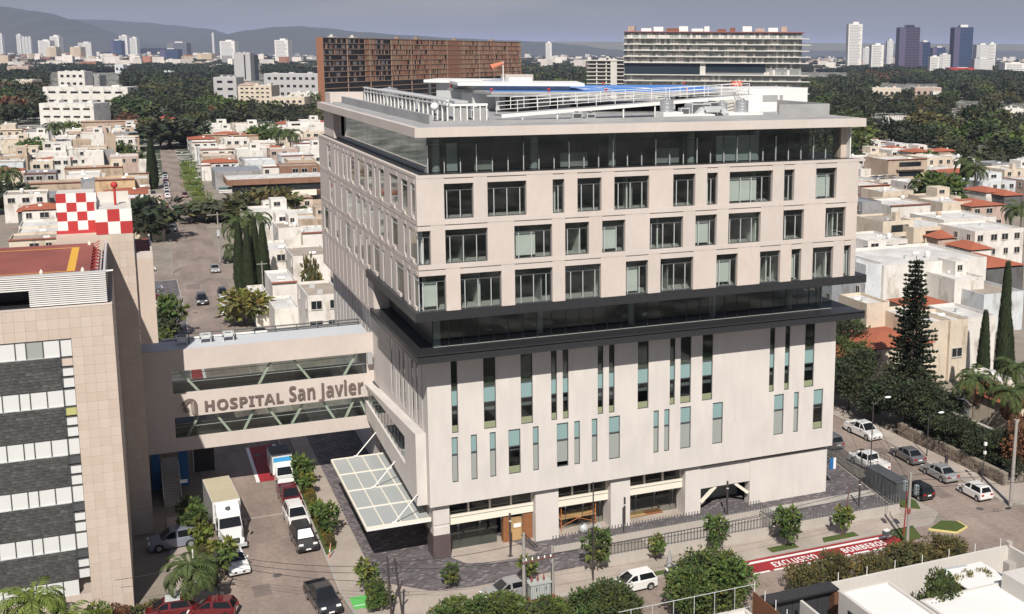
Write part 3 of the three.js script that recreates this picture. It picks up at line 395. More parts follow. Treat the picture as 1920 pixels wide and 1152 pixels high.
// ---------------------------------------------------------------- on the hospital roof
{
  const rail = (t, a, b, n, h = 1.05, rows = 3) => { for (let i = 0; i <= n; i++) { const k = i / n, p = a.map((v, q) => v + (b[q] - v) * k); mesh('post', ROD(p, [p[0], p[1] + h, p[2]], 0.035), M.whitePaint, t); } for (let r = 1; r <= rows; r++) mesh('rail', ROD([a[0], a[1] + h * r / rows, a[2]], [b[0], b[1] + h * r / rows, b[2]], 0.03), M.whitePaint, t); };
  // helipad
  {
    const t = thing('helipad', 'blue rooftop helipad with a white ring, raised on posts', 'helipad', [47.5, 0, -120]);
    mesh('pad_deck', slab([[-14, 8.2], [5, 14], [18, 8], [16, -9], [-3, -14], [-15, -5]].reverse(), 39.7, 39.98), M.roofGrey, t);
    mesh('pad_surface', flat([[-13.2, 7.6], [4.8, 13.1], [17, 7.5], [15.2, -8.4], [-2.6, -13.2], [-14, -4.7]].reverse(), 39.984), M.padBlue, t);
    mesh('white_ring', new THREE.RingGeometry(5.2, 6.1, 48).rotateX(-Math.PI / 2).translate(0.5, 39.99, 0), M.whitePaint, t);
    mesh('letter', [B(-1.6, -1.1, 39.985, 39.995, -2.2, 2.2), B(1.1, 1.6, 39.985, 39.995, -2.2, 2.2), B(-1.1, 1.1, 39.985, 39.995, -0.3, 0.3)], M.whitePaint, t);
    for (const [x, z] of [[-13, 7], [4, 12.4], [16, 7], [14, -8], [-13, -4]]) mesh('support', CYL(x, 37.95, 39.7, z, 0.25), M.alu, t);
    for (const [x, z] of [[-13.9, 7.9], [-8.5, 9.7], [-3, 11.4], [4.9, 13.7], [11, 10.9], [17.6, 7.8], [15.6, -8.7], [6, -11.5], [-3, -13.6], [-14.6, -4.9]]) mesh('edge_light', [CYL(x, 39.98, 40.2, z, 0.09), CYL(x, 40.2, 40.32, z, 0.2, 0.12)], M.red, t);
    mesh('net_frame', [BAR([-14.6, 39.6, 8.6], [5, 39.6, 14.7], 0.5, 0.08), BAR([5, 39.6, 14.7], [18.7, 39.6, 8.4], 0.5, 0.08)], M.alu, t);
  }
  // ramp to the pad, with rails
  {
    const t = thing('ramp', 'long white edged access ramp with railings before the helipad', 'ramp');
    mesh('deck', BAR([30, 38.45, -98.2], [57, 39.82, -101.2], 1.8, 0.16), M.roofGrey, t); mesh('edge_beam', BAR([30, 38.4, -97.2], [57, 39.77, -100.2], 0.12, 0.3), M.whitePaint, t);
    rail(t, [30.2, 38.5, -99.2], [56, 39.9, -102.1], 13);
    for (let i = 0; i < 8; i++) { const k = (i + 0.6) / 8, x = 30 + 27 * k; mesh('leg', ROD([x, 37.95, -97.3 - 3 * k], [x, 38.3 + 1.37 * k, -97.3 - 3 * k], 0.08), M.whitePaint, t); }
  }
  { const t = thing('railing', 'white guard railing along the far side of the ramp', 'railing'); rail(t, [33, 38.7, -104], [46.5, 39.3, -105.4], 10); rail(t, [46.5, 39.3, -105.4], [58.5, 39.8, -104.2], 8); }
  // louvred screen along the left edge
  {
    const t = thing('louvre_screen', 'long screen of white posts and grey louvre panels on the left roof edge', 'screen');
    for (let i = 0; i < 22; i++) { const z = -97.4 - i * 1.75; mesh('post', B(25.2, 25.32, 37.95, 39.75, z - 0.08, z + 0.08), M.whitePaint, t); if (i % 4 !== 2) mesh('louvre_panel', B(25.36, 25.42, 38.1, 39.3, z - 1.6, z - 0.15), M.roofGrey, t); }
    for (let i = 0; i < 6; i++) { const x = 25.9 + i * 0.58; mesh('post', B(x - 0.05, x + 0.05, 37.95, 39.5, -97.75, -97.62), M.whitePaint, t); if (i % 3 !== 2) mesh('louvre_panel', B(x + 0.08, x + 0.5, 38.05, 39.2, -97.82, -97.76), M.roofGrey, t); } mesh('top_rail', B(25.4, 28.9, 39.3, 39.5, -97.8, -97.6), M.whitePaint, t);
    mesh('top_rail', B(25.14, 25.38, 39.72, 39.86, -134.5, -97.2), M.whitePaint, t); mesh('mid_rail', B(25.18, 25.3, 39.36, 39.46, -134.5, -97.2), M.whitePaint, t); mesh('duct', B(26.2, 27.4, 39.5, 39.7, -133, -98.5), M.alu, t);
  }
  { const t = thing('globe_lamp', 'white globe on a short post at the roof corner', 'lamp', [24.6, 37.95, -99.2]); mesh('globe', new THREE.SphereGeometry(0.36, 20, 14).translate(0, 1.25, 0), M.whitePaint, t); mesh('post', ROD([0, 0, 0], [0, 0.95, 0], 0.04), M.frame, t); }
  // penthouses
  {
    const t = thing('penthouse', 'broad white plant room with an overhanging flat roof on the roof', 'plant room');
    mesh('roof', [slab([[31.5, -117], [43.5, -112], [46, -121], [33, -126]], 40.45, 40.75), slab([[30.6, -128], [36, -124], [41, -131], [34, -135]], 40.5, 40.8)], M.whitePaint, t);
    mesh('wall', [slab([[33.2, -117.6], [42.6, -113.8], [44.6, -120.5], [34, -125]], 37.95, 40.45), slab([[32, -128], [36, -125], [40, -131], [35, -134]], 37.95, 40.5)], M.alu, t);
    for (const [x, z] of [[36.3, -116.26], [38.6, -115.33], [40.6, -114.52]]) mesh('door', BAR([x, 38.95, z], [x + 0.9, 38.95, z + 0.364], 0.12, 2), M.frame, t);
    mesh('hatch', B(37.5, 40, 40.75, 41.2, -120, -118.6), M.whitePaint, t); mesh('column', B(30.95, 31.2, 37.95, 40.5, -127.4, -127.1), M.frame, t);
  }
  {
    const t = thing('lift_house', 'white boxy lift house at the right end of the roof', 'lift house');
    mesh('wall', [B(57.2, 62.2, 37.95, 40.3, -112, -104.6), B(62.2, 66.2, 37.0, 40.3, -112, -105.4)], M.whitePaint, t); mesh('window', B(60.3, 62.1, 39.0, 39.65, -104.66, -104.56), M.roofGrey, t); mesh('wall', B(54, 57.2, 37.95, 39.4, -110, -104), M.white, t);
    mesh('door', B(62.8, 63.2, 38, 39.6, -105.44, -105.38), M.roofGrey, t);
  }
  { const t = thing('stair_box', 'small white stair head box behind the blue helipad', 'stair head', [45.5, 38, -140]); mesh('wall', B(-2, 1.6, 0, 3.1, -1, 1), M.cream, t); mesh('slope', slab([[-4, -1], [-2, -1], [-2, 1], [-4, 1]], 0, 1.9), M.cream, t); }
  // steel tanks
  const tank = (x, y, z, r, h, label) => { const t = thing('steel_tank', label, 'tank', [x, y, z], 0); mesh('shell', [CYL(0, 0, h, 0, r, r, 24), ...[0.25, 0.5, 0.75].map(k => new THREE.TorusGeometry(r, 0.03, 5, 24).rotateX(Math.PI / 2).translate(0, h * k, 0).toNonIndexed())], M.steel, t); mesh('lid', CYL(0, h, h + 0.12, 0, r * 1.02, r * 0.25, 24), M.steel, t); mesh('hatch', CYL(0, h + 0.12, h + 0.22, 0, 0.18), M.steel, t); };
  tank(45.6, 38.3, -96.6, 0.62, 1.35, 'round steel tank beside the ramp in the middle of the roof front');
  tank(53.9, 38.35, -97.4, 0.62, 1.1, 'round steel tank by the ladder at the right end of the ramp'); tank(52.4, 38.3, -98.6, 0.5, 0.95, 'smaller steel tank left of the ladder at the right end of the ramp');
  tank(28.5, 38, -136, 0.9, 1.6, 'steel tank at the far left corner of the roof behind the louvre screen');
  { const t = thing('tank_base', 'low white wall with sloping end under the middle steel tank', 'wall'); mesh('wall', [B(44.9, 46.9, 37.94, 38.55, -97.6, -95.8), B(46.9, 50.2, 37.94, 38.3, -97.6, -95.8)], M.whitePaint, t); mesh('drain', new THREE.CylinderGeometry(0.1, 0.1, 0.06, 10).rotateX(Math.PI / 2).translate(48, 38.05, -95.77), M.frame, t); }
  { const t = thing('tank_base', 'low white plinth under the steel tanks at the ladder', 'wall'); mesh('wall', B(51.9, 55.6, 37.94, 38.36, -99.4, -96.3), M.whitePaint, t); }
  { const t = thing('ladder', 'white steel ladder with handrails by the right hand tanks', 'ladder', [55.3, 38.3, -99.5]); for (const z of [0, 0.7]) mesh('stringer', ROD([0, 0, z], [-1.2, 2.2, z], 0.05), M.whitePaint, t); for (let i = 1; i < 8; i++) mesh('rung', ROD([-0.15 * i, 0.275 * i, 0], [-0.15 * i, 0.275 * i, 0.7], 0.03), M.whitePaint, t); for (const z of [0, 0.7]) mesh('handrail', ROD([0.4, 0.6, z], [-1, 3, z], 0.03), M.whitePaint, t); }
  // air handling boxes and ducts
  const ac = (x, z, w, h, d, label) => { const t = thing('air_unit', label, 'air unit', [x, 37.95, z]); mesh('casing', B(0, w, 0.15, h, 0, d), M.alu, t); mesh('grille', B(0.08, w - 0.08, 0.25, h - 0.1, d, d + 0.02), M.frame, t); mesh('fan', [CYL(w / 2, h, h + 0.1, d / 2, Math.min(w, d) * 0.36, undefined, 16)], M.frame, t); mesh('foot', [B(0, 0.1, 0, 0.15, 0, d), B(w - 0.1, w, 0, 0.15, 0, d)], M.frame, t); };
  ac(48.8, -99.2, 2.0, 1.25, 1.4, 'grey ribbed air handling unit right of the middle tank'); ac(36.2, -96.6, 0.9, 0.7, 0.5, 'small white condenser under the ramp near its left end'); ac(37.6, -96.7, 0.8, 0.6, 0.5, 'small condenser under the ramp beside a step frame'); ac(51.0, -99.6, 1.1, 1.35, 1, 'bluish upright air unit left of the right hand tanks'); ac(28.2, -101.5, 1.6, 0.9, 1, 'dark low condenser behind the louvre screen end'); ac(47.4, -97.9, 0.9, 0.9, 0.6, 'grey air unit tucked behind the white tank wall');
  { const t = thing('air_duct', 'grey sheet metal duct bending down between the roof units', 'duct'); mesh('duct', [B(49.8, 51.6, 38.4, 38.95, -97.9, -97.2), BAR([51.6, 38.7, -97.55], [52.3, 38.1, -97.55], 0.7, 0.55), BAR([49.8, 38.7, -97.55], [49.2, 38.1, -97.55], 0.7, 0.55)], M.alu, t); }
  { const t = thing('windsock', 'orange windsock on a white mast behind the ramp', 'windsock'); const p = at(944, 185, 39); mesh('mast', ROD([p.x, 38, p.z], [p.x, 42.9, p.z], 0.05), M.whitePaint, t); const g = new THREE.CylinderGeometry(0.16, 0.32, 1.4, 12, 3, true); g.rotateZ(-1.25); g.translate(p.x - 0.7, 42.5, p.z); mesh('sock', g, new THREE.MeshStandardMaterial({ color: LIN(0.5, 0.17, 0.1), roughness: 0.9, side: THREE.DoubleSide }), t); }
  { const t = thing('floodlight', 'orange rooftop light box behind the helipad', 'light box'); const p = at(1381, 158, 40.3); mesh('box', B(p.x - 0.6, p.x + 0.6, 40.1, 40.65, p.z - 0.3, p.z + 0.3), mat(0.62, 0.1, 0.03, 0.7), t); mesh('leg', ROD([p.x, 38, p.z], [p.x, 40, p.z], 0.06), M.frame, t); }
}
// ---------------------------------------------------------------- the older tiled block on the left
{
  const rand = rng(202), ZF = -94.7, XR = -1.75;
  const H = thing('tiled_building', 'beige tiled block with grey slate bands and a rust red rooftop helipad', 'building');
  const P = (n, g, m, par = H) => mesh(n, g, m, par);
  const tileM = [0, 1, 2, 3].map(i => mat(0.6 + (i - 1.5) * 0.014, 0.5 + (i - 1.5) * 0.014, 0.425 + (i - 1.5) * 0.016, 0.55, { map: T.stucco }));
  const tiles = (x0, x1, y0, y1, z, w, h, sx = 1) => { const nx = Math.round((x1 - x0) / w), ny = Math.round((y1 - y0) / h), a = (x1 - x0) / nx, b = (y1 - y0) / ny, g = B(0, a - 0.010, 0, b - 0.010, -0.03, 0); for (let i = 0; i < nx; i++) for (let j = 0; j < ny; j++) { const o = P('tile', g, tileM[Math.floor(rand() * 4)]); o.position.set(x0 + i * a, y0 + j * b, z + rand() * 0.004); } };
  P('core', [B(-40, XR - 0.04, 22.5, 24.86, -109.9, ZF - 0.03), B(-4.7, XR - 0.04, 0, 22.5, -109.9, ZF - 0.03), B(-40, -4.7, 0, 22.5, -109.9, ZF - 0.9), B(-40, -4.7, 0, 2, -96, ZF - 0.03)], M.joint);
  tiles(-4.7, XR, 0.05, 22.5, ZF, 0.74, 0.72); tiles(-13.6, XR, 22.5, 24.86, ZF, 0.74, 0.79); tiles(-13.6, -4.7, 0.05, 2, ZF, 0.74, 0.65);
  P('flank', B(XR - 0.04, XR, 0, 24.86, -109.9, ZF - 0.03), M.tileWall); P('coping', [B(-14, XR + 0.02, 24.86, 24.93, ZF - 0.5, ZF + 0.02)], M.cream);
  // window bands, slate bands and the narrow column of small panes
  const tops = [22.47, 18.6, 14.74, 10.92, 7.1, 3.32], HB = 1.34;
  const tone = [mat(0.115, 0.115, 0.113, 0.7, { map: T.slate }), mat(0.14, 0.14, 0.138, 0.65, { map: T.slate }), mat(0.095, 0.096, 0.097, 0.8, { map: T.slate }), mat(0.17, 0.17, 0.165, 0.6, { map: T.slate })];
  const sl = [0.62, 0.9, 1.25].map(w => B(0, w - 0.008, 0, 0.232, -0.03, 0));
  tops.forEach((t, k) => {
    const bot = t - HB; let x = -5.55;
    for (let i = 0; i < 7; i++) {
      const w = i % 4 === 2 ? 0.72 : 1.13, a = x - w; x = a; if (a < -13.5) break;
      const f = P('window', [B(a, a + 0.06, bot, t, ZF - 0.14, ZF - 0.02), B(a, a + w, t - 0.05, t, ZF - 0.14, ZF - 0.05)], M.frame);
      P('frosted_pane', B(a + 0.07, a + w - 0.01, bot + 0.02, t - 0.06, ZF - 0.12, ZF - 0.09), k === 0 && i % 3 === 1 ? M.blind : M.frosted, f);
    }
    if (k < 5) {
      const y1 = bot, y0 = tops[k + 1]; P('slate_backing', B(-13.6, -5.56, y0, y1, ZF - 0.1, ZF - 0.035), tone[2]);
      for (let r = 0, ny = 10; r < ny; r++) { let u = -5.57 - rand() * 0.3; let first = true; while (u > -9.9) { const g = Math.floor(rand() * 3), w = [0.62, 0.9, 1.25][g]; const o = P('slate_tile', sl[g], tone[Math.floor(rand() * rand() * 4)]); o.position.set(u - w + (first ? 0 : 0), y0 + r * (y1 - y0) / ny + 0.004, ZF + rand() * 0.012); u -= w; first = false; } }
    }
    // narrow column beside: one tall pane and three small ones
    const ys = [[bot, t], [bot - 0.75, bot - 0.06], [bot - 1.53, bot - 0.84], [bot - 2.42, bot - 1.62]];
    ys.forEach(([c, d], q) => { if (c < 2) return; const f = P('small_window', [B(-5.55, -4.72, d - 0.06, d, ZF - 0.14, ZF - 0.04), B(-5.55, -5.47, c, d, ZF - 0.14, ZF - 0.02)], M.frame); P('frosted_pane', B(-5.46, -4.73, c, d - 0.06, ZF - 0.12, ZF - 0.09), q === 1 ? [M.tileWall, mat(0.42, 0.42, 0.17, 0.4), M.frame, M.frame, M.frame, M.frame][k] : M.frosted, f); });
  });
  P('white_sill', tops.slice(0, 5).map(t => B(-13.6, -5.56, t - HB - 0.03, t - HB + 0.015, ZF - 0.1, ZF + 0.01)), M.alu);
  // louvred plinth and helipad deck
  for (let i = 0; i < 15; i++) { const y = 25.02 + i * 0.155; P('louvre', B(i < 8 && i > -1 ? -7.3 : -14, -2.05, y, y + 0.085, -95.3, -95.16), M.whitePaint); }
  P('louvre_backing', [B(-7.3, -2.1, 24.93, 27.3, -95.5, -95.32), B(-14, -7.3, 26.25, 27.3, -95.5, -95.32)], M.frame); P('louvre_flank', B(-2.25, -2.1, 24.93, 27.3, -109.8, -95.5), M.dark);
  P('plant_recess', [B(-14, -7.3, 24.95, 25.0, -98, -95.2), B(-14, -7.2, 25, 26.25, -98.2, -98)], M.dark);
  P('helipad_deck', B(-40, -3.1, 27.1, 27.4, -109.6, -95.3), M.rust); P('deck_edge', [B(-40, -2.05, 27.3, 27.44, -95.3, -95.14), B(-2.2, -2.05, 27.0, 27.5, -109.8, -95.3)], M.alu);
  P('yellow_line', [B(-4.72, -4.15, 27.4, 27.408, -107.6, -95.95), B(-40, -4.72, 27.4, 27.408, -96.1, -95.95), B(-40, -4.72, 27.4, 27.408, -107.6, -107.4)], M.yellow);
  for (let i = 0; i < 9; i++) { const z = -96 - i * 1.6; P('steel_bracket', BAR([-3.1, 27.05, z], [-2.2, 26.5, z], 0.12, 0.16), M.rust); P('net_post', ROD([-3.05, 27.4, z], [-2.6, 27.65, z - 0.3], 0.04), M.red); }
  P('walk_beam', [B(-2.95, -2.65, 26.6, 26.75, -109, -95.4), B(-2.5, -2.4, 26.9, 27.0, -109, -95.4)], M.alu);
  for (const [x, z] of [[-3.6, -95.6], [-6.4, -95.7], [-3.4, -108.6]]) P('deck_lamp', [CYL(x, 27.4, 27.55, z, 0.14), CYL(x, 27.55, 27.7, z, 0.1, 0.05)], M.ivory);
  P('flood_lamp', BAR([-2.1, 27.35, -95.4], [-1.5, 27.4, -95.3], 0.16, 0.1), M.whitePaint);
  // stair tower with a chequered tank
  tiles(XR - 0.0, 0.08, 15.3, 28.02, -110, 0.61, 0.75); P('tower_core', B(-6, 0.05, 0, 28, -124, -110.03), M.tileWall);
  tiles(XR, 0.08, 0.1, 15.3, -110, 0.61, 0.8);
  const chk = (x0, x1, y0, y1, z, nx, ny, par) => { for (let i = 0; i < nx; i++) for (let j = 0; j < ny; j++) P('checker_panel', B(x0 + (x1 - x0) * i / nx, x0 + (x1 - x0) * (i + 1) / nx, y0 + (y1 - y0) * j / ny, y0 + (y1 - y0) * (j + 1) / ny, z - 0.05, z), (i + j + par) % 2 ? M.whitePaint : M.red); };
  P('tank_core', [B(-5.9, -2.9, 27.9, 31.4, -116, -112.05), B(-2.85, 0.05, 28.02, 30.2, -116, -110.06)], M.white);
  chk(-5.9, -2.7, 28.25, 31.5, -112, 4, 4, 1); chk(-2.85, 0.08, 28.02, 30.2, -110, 3, 2, 0);
  P('tank_parapet', [B(-2.85, -2.7, 30.2, 30.75, -116, -110.1), B(-0.08, 0.05, 30.2, 30.75, -116, -110.1), B(-2.7, -0.1, 30.2, 31.1, -116, -115.8)], M.white);
  P('red_ledge', B(-6, -2.9, 27.9, 28.25, -112.4, -111.6), M.red);
  P('antenna', [ROD([-1.2, 30.2, -113], [-1.2, 32, -113], 0.12), new THREE.SphereGeometry(0.3, 12, 8).translate(-1.2, 32, -113).toNonIndexed()], M.red);
  // rear slab beside the tower
  P('rear_slab', B(0.1, 1.55, 17.8, 25.6, -122, -110.5), M.tileWall); P('rear_slab_roof', B(0.2, 1.4, 25.6, 25.7, -121.8, -111.5), M.rust); P('rear_coping', [B(0.1, 0.2, 25.6, 26.1, -122, -110.5), B(1.4, 1.55, 25.6, 26.1, -122, -110.5), B(0.2, 1.4, 25.6, 26.1, -111.5, -110.5)], M.cream); P('rear_base', B(0.1, 1.2, 0, 5, -135, -123), M.tileWall);
  // stair with blue cheeks under the bridge
  P('blue_cheek', [B(0.25, 1.05, 0.3, 5.2, -121, -120.7), B(2.8, 3.7, 0.3, 5.2, -121, -120.7)], M.blue);
  for (let i = 0; i < 14; i++) P('step', B(1.15, 2.75, i * 0.17, i * 0.17 + 0.17, -124, -116 - i * 0.28), M.wallConc);
  P('stair_rail', [ROD([1.15, 1, -115.8], [1.15, 3.3, -120], 0.05), ROD([2.75, 1, -115.8], [2.75, 3.3, -120], 0.05)], M.alu);
  P('service_door', B(4.4, 6.4, 0.1, 3.2, -125, -124.8), M.dark); P('rear_wall', B(0.1, 4.3, 0, 5.2, -126, -125.2), M.wallConc);
}
// ---------------------------------------------------------------- the bridge between the two blocks, with the hospital's name
{
  const H = thing('sky_bridge', 'cream two storey bridge with glass bands and raised hospital lettering', 'bridge'), P = (n, g, m, par = H) => mesh(n, g, m, par);
  const Z = -117, ZB2 = -121.7, X0 = 0.08, X1 = 21.55;
  P('front_wall', wallZ(X0, X1, 5.2, 15.35, [[2.62, 21.25, 11.05, 13.27], [2.62, 21.25, 6.55, 8.62]], 0.3, Z), M.cream);
  P('rear_wall', wallZ(X0, X1, 5.2, 15.35, [[2.62, 21.25, 11.05, 13.27], [2.62, 21.25, 6.55, 8.62]], 0.3, ZB2 + 0.3), M.cream);
  P('roof', B(X0, X1, 15.0, 15.3, ZB2 + 0.3, Z - 0.3), mat(0.5, 0.52, 0.55, 0.6)); P('floor', [B(X0, X1, 5.2, 5.6, ZB2 + 0.3, Z - 0.3), B(X0, X1, 9.6, 10.3, ZB2 + 0.3, Z - 0.3)], M.roomFloor);
  P('corner_wall', wallZ(X1, 22.4, 9.2, 15.35, [], 0.3, Z - 0.003), M.cream);
  for (const [c, d] of [[11.05, 13.27], [6.55, 8.62]]) { for (let i = 0; i < 9; i++) { const a = 2.62 + i * 2.07; P('pane', B(a + 0.01, a + 2.06, c, d, Z - 0.16, Z - 0.14), M.glass); P('rear_pane', B(a + 0.01, a + 2.06, c, d, ZB2 + 0.14, ZB2 + 0.16), M.glass); } P('floor_rail', [ROD([2.7, c + 0.9, Z - 0.6], [21.2, c + 0.9, Z - 0.6], 0.035), ROD([2.7, c + 0.9, ZB2 + 0.7], [21.2, c + 0.9, ZB2 + 0.7], 0.035)], M.alu); }
  // steel truss behind the glass
  for (const [c, d, xs] of [[10.9, 13.4, [[3.1, 5.0], [12.0, 10.6], [13.9, 15.6], [20.5, 19]]], [6.4, 8.75, [[5.0, 3.7], [6.2, 7.7], [10.2, 9], [11.2, 12.6], [15, 13.6], [16.6, 17.9], [20.2, 19], [20.3, 21.2]]]]) for (const [a, b] of xs) P('truss_bar', BAR([a, d, Z - 0.7], [b, c, Z - 0.7], 0.22, 0.22), mat(0.55, 0.6, 0.5, 0.6));
  P('roof_rail', [ROD([4, 15.9, ZB2 + 0.4], [21.4, 15.9, ZB2 + 0.4], 0.07), ROD([12, 15.6, ZB2 + 0.5], [21.4, 15.6, ZB2 + 0.5], 0.09)], M.frame); for (let i = 0; i < 9; i++) P('rail_post', ROD([4.5 + i * 2.1, 15.3, ZB2 + 0.4], [4.5 + i * 2.1, 15.9, ZB2 + 0.4], 0.05), M.frame);
  P('rail_cap', [B(2, 21.4, 15.3, 15.5, ZB2, ZB2 + 0.3)], M.whitePaint);
  // lettering: each word a raised sign
  const brown = mat(0.17, 0.13, 0.115, 0.45, { metalness: 0.2 });
  for (const [w, x, wid, size, y] of [['HOSPITAL', 5.41, 7.42, 1.05, 9.0], ['San Javier', 13.4, 7.38, 1.12, 9.04]]) { const g = letters(w, 1, 0.14), b = g.boundingBox; const hgt = w === 'HOSPITAL' ? b.max.y : 0.715; g.translate(-b.min.x, 0, 0); g.scale(wid / (b.max.x - b.min.x), size / hgt * (w === 'HOSPITAL' ? 1 : 0.98), 1); g.translate(x, y, Z + 0.02); P('lettering', g, brown); }
  { // emblem: an arch with a ball and three bars
    const s = new THREE.Shape(); s.absarc(4.05, 9.75, 0.68, 0, Math.PI, false); s.lineTo(3.37, 9.72); s.quadraticCurveTo(3.62, 9.9, 3.75, 9.72); s.quadraticCurveTo(3.85, 10.05, 4.05, 10.08); s.lineTo(4.18, 10.05); s.lineTo(4.18, 8.95); s.lineTo(4.73, 8.6); s.lineTo(4.73, 9.75);
    P('emblem', [wuv(new THREE.ExtrudeGeometry(s, { depth: 0.14, bevelEnabled: false, curveSegments: 16 }).translate(0, 0, Z + 0.02)), new THREE.CylinderGeometry(0.27, 0.27, 0.14, 20).rotateX(Math.PI / 2).translate(3.7, 9.35, Z + 0.09).toNonIndexed()], brown);
    P('emblem_line', [4.26, 4.38].map(x => B(x, x + 0.035, 8.86, 10.1, Z + 0.13, Z + 0.175)), M.cream);
  }
}
for (const [i, px, lab] of [[0, 340, 'left of the three fan units on the bridge roof'], [1, 386, 'middle of the three fan units on the bridge roof'], [2, 430, 'right of the three fan units on the bridge roof']]) {
  const p = at(px, 640, 15.5), t = thing('condenser', lab, 'fan unit', [p.x, 15.3, -119.6], 0, 'fan units on the bridge roof');
  mesh('casing', [B(-0.55, 0.55, 0.45, 0.62, -0.5, 0.5), B(-0.55, 0.55, 0.35, 0.85, -0.55, -0.45), B(-0.55, -0.45, 0, 0.85, -0.5, 0.5), B(0.4, 0.5, 0, 0.85, -0.5, 0.5), B(-0.5, 0.5, 0.62, 0.8, 0.3, 0.36)], M.alu, t); mesh('fan', CYL(0, 0.62, 0.72, -0.1, 0.32, undefined, 18), M.frame, t); mesh('valve', CYL(0.62, 0.1, 0.6, 0.1, 0.13), M.frame, t);
}
// glass canopy over the entrance drive
{
  const H = thing('entrance_canopy', 'white framed glass canopy tied back to the hospital wall over the drive', 'canopy'), P = (n, g, m) => mesh(n, g, m, H);
  const X0 = 16.55, X1 = 22.1, Z0 = -94.0, Z1 = -112, Y = 4.0;
  P('frame_beam', [BAR([X0, Y - 0.05, Z0], [X0, Y - 0.05, Z1], 0.14, 0.22)], M.ivory); P('frame_beam', BAR([X1 - 1.1, Y, Z0], [X1 - 1.1, Y, Z1], 0.12, 0.14), M.ivory);
  for (let i = 0; i < 5; i++) { const z = Z0 + (Z1 - Z0) * i / 4; P('cross_beam', BAR([X0, Y, z], [X1, Y, z], 0.14, 0.16), M.ivory); }
  P('end_beam', BAR([X0, Y - 0.14, Z0], [X1, Y - 0.14, Z0], 0.12, 0.3), M.whitePaint);
  for (const k of [1, 2]) P('purlin', BAR([X0 + (X1 - 1.1 - X0) * k / 3, Y, Z0], [X0 + (X1 - 1.1 - X0) * k / 3, Y, Z1], 0.1, 0.12), M.ivory);
  const frosted = new THREE.MeshPhysicalMaterial({ color: LIN(0.52, 0.55, 0.55), roughness: 0.28, transmission: 0.35, thickness: 0 });
  for (let i = 0; i < 4; i++) for (let k = 0; k < 4; k++) { const z = Z0 + (Z1 - Z0) * i / 4, w = (X1 - 1.1 - X0) / 3, a = X0 + w * k, b = k === 3 ? X1 : a + w; P('glass_pane', B(a + 0.06, b - 0.06, Y + 0.0, Y + 0.02, z - 4.43, z - 0.07), frosted); }
  for (const i of [0.02, 2, 4]) { const z = Z0 + (Z1 - Z0) * i / 4; P('tie_rod', ROD([X0 + 2.4, Y + 0.08, z], [21.0, Y + 2.3, z], 0.06), M.whitePaint); P('foot_plate', B(X0 + 2.2, X0 + 2.6, Y + 0.08, Y + 0.14, z - 0.15, z + 0.15), M.whitePaint); }
}
// ---------------------------------------------------------------- vehicles: nose towards +x, origin on the ground in the middle
const PAINT = { white: paint(0.74, 0.74, 0.73), black: paint(0.012, 0.013, 0.016), silver: paint(0.3, 0.3, 0.3), grey: paint(0.14, 0.14, 0.145), red: paint(0.12, 0.005, 0.008), blueGrey: paint(0.2, 0.22, 0.28), navy: paint(0.015, 0.018, 0.035), yellow: paint(0.65, 0.4, 0.02) };
const CAR = {
  sedan: { L: 4.55, W: 1.76, wb: 2.65, wr: 0.31, low: [[-2.27, 0.42], [-2.24, 0.86], [-1.75, 0.98], [1.0, 0.93], [2.1, 0.74], [2.27, 0.55], [2.24, 0.3]], gh: [-1.62, 1.1, -0.95, 0.3, 0.94, 1.44], door: 0.02 },
  hatch: { L: 3.65, W: 1.62, wb: 2.4, wr: 0.29, low: [[-1.82, 0.4], [-1.78, 0.95], [-1.5, 0.99], [0.95, 0.97], [1.65, 0.78], [1.82, 0.5], [1.8, 0.28]], gh: [-1.74, 1.15, -1.45, 0.35, 0.97, 1.5], door: -0.1 },
  suv: { L: 4.5, W: 1.85, wb: 2.65, wr: 0.36, low: [[-2.22, 0.5], [-2.2, 1.02], [-2.0, 1.08], [1.0, 1.06], [2.05, 0.92], [2.24, 0.6], [2.2, 0.36]], gh: [-2.12, 1.2, -1.85, 0.35, 1.06, 1.7], door: -0.15 },
  wagon: { L: 4.6, W: 1.78, wb: 2.7, wr: 0.32, low: [[-2.3, 0.45], [-2.27, 0.92], [-2.1, 0.98], [1.2, 0.95], [2.15, 0.76], [2.3, 0.5], [2.27, 0.3]], gh: [-2.18, 1.4, -1.95, 0.5, 0.96, 1.58], door: -0.1 },
  pickup: { L: 5.1, W: 1.82, wb: 3.1, wr: 0.36, low: [[-2.55, 0.5], [-2.53, 0.8], [-2.5, 0.84], [-0.75, 0.84], [-0.72, 1.05], [1.3, 1.03], [2.35, 0.92], [2.55, 0.62], [2.5, 0.36]], gh: [-0.75, 1.4, -0.6, 0.6, 1.04, 1.7], door: 0.32, bed: [-2.5, -0.78] },
};
function quadIn(a, b, c, d, inset, off) {                               // a glass panel inside a quad face (counter-clockwise from outside)
  const q = [a, b, c, d].map(p => V3(...p)), cen = q.reduce((s, p) => s.add(p), V3()).multiplyScalar(0.25), n = q[1].clone().sub(q[0]).cross(q[3].clone().sub(q[0])).normalize();
  const p = q.map(v => { const w = v.clone().sub(cen), l = w.length(); return cen.clone().add(w.multiplyScalar(Math.max(0.1, 1 - inset * 1.4 / l))).addScaledVector(n, off); });
  const g = new THREE.BufferGeometry(); g.setAttribute('position', new THREE.Float32BufferAttribute([p[0], p[1], p[2], p[0], p[2], p[3]].flatMap(v => v.toArray()), 3)); g.computeVertexNormals(); return wuv(g);
}
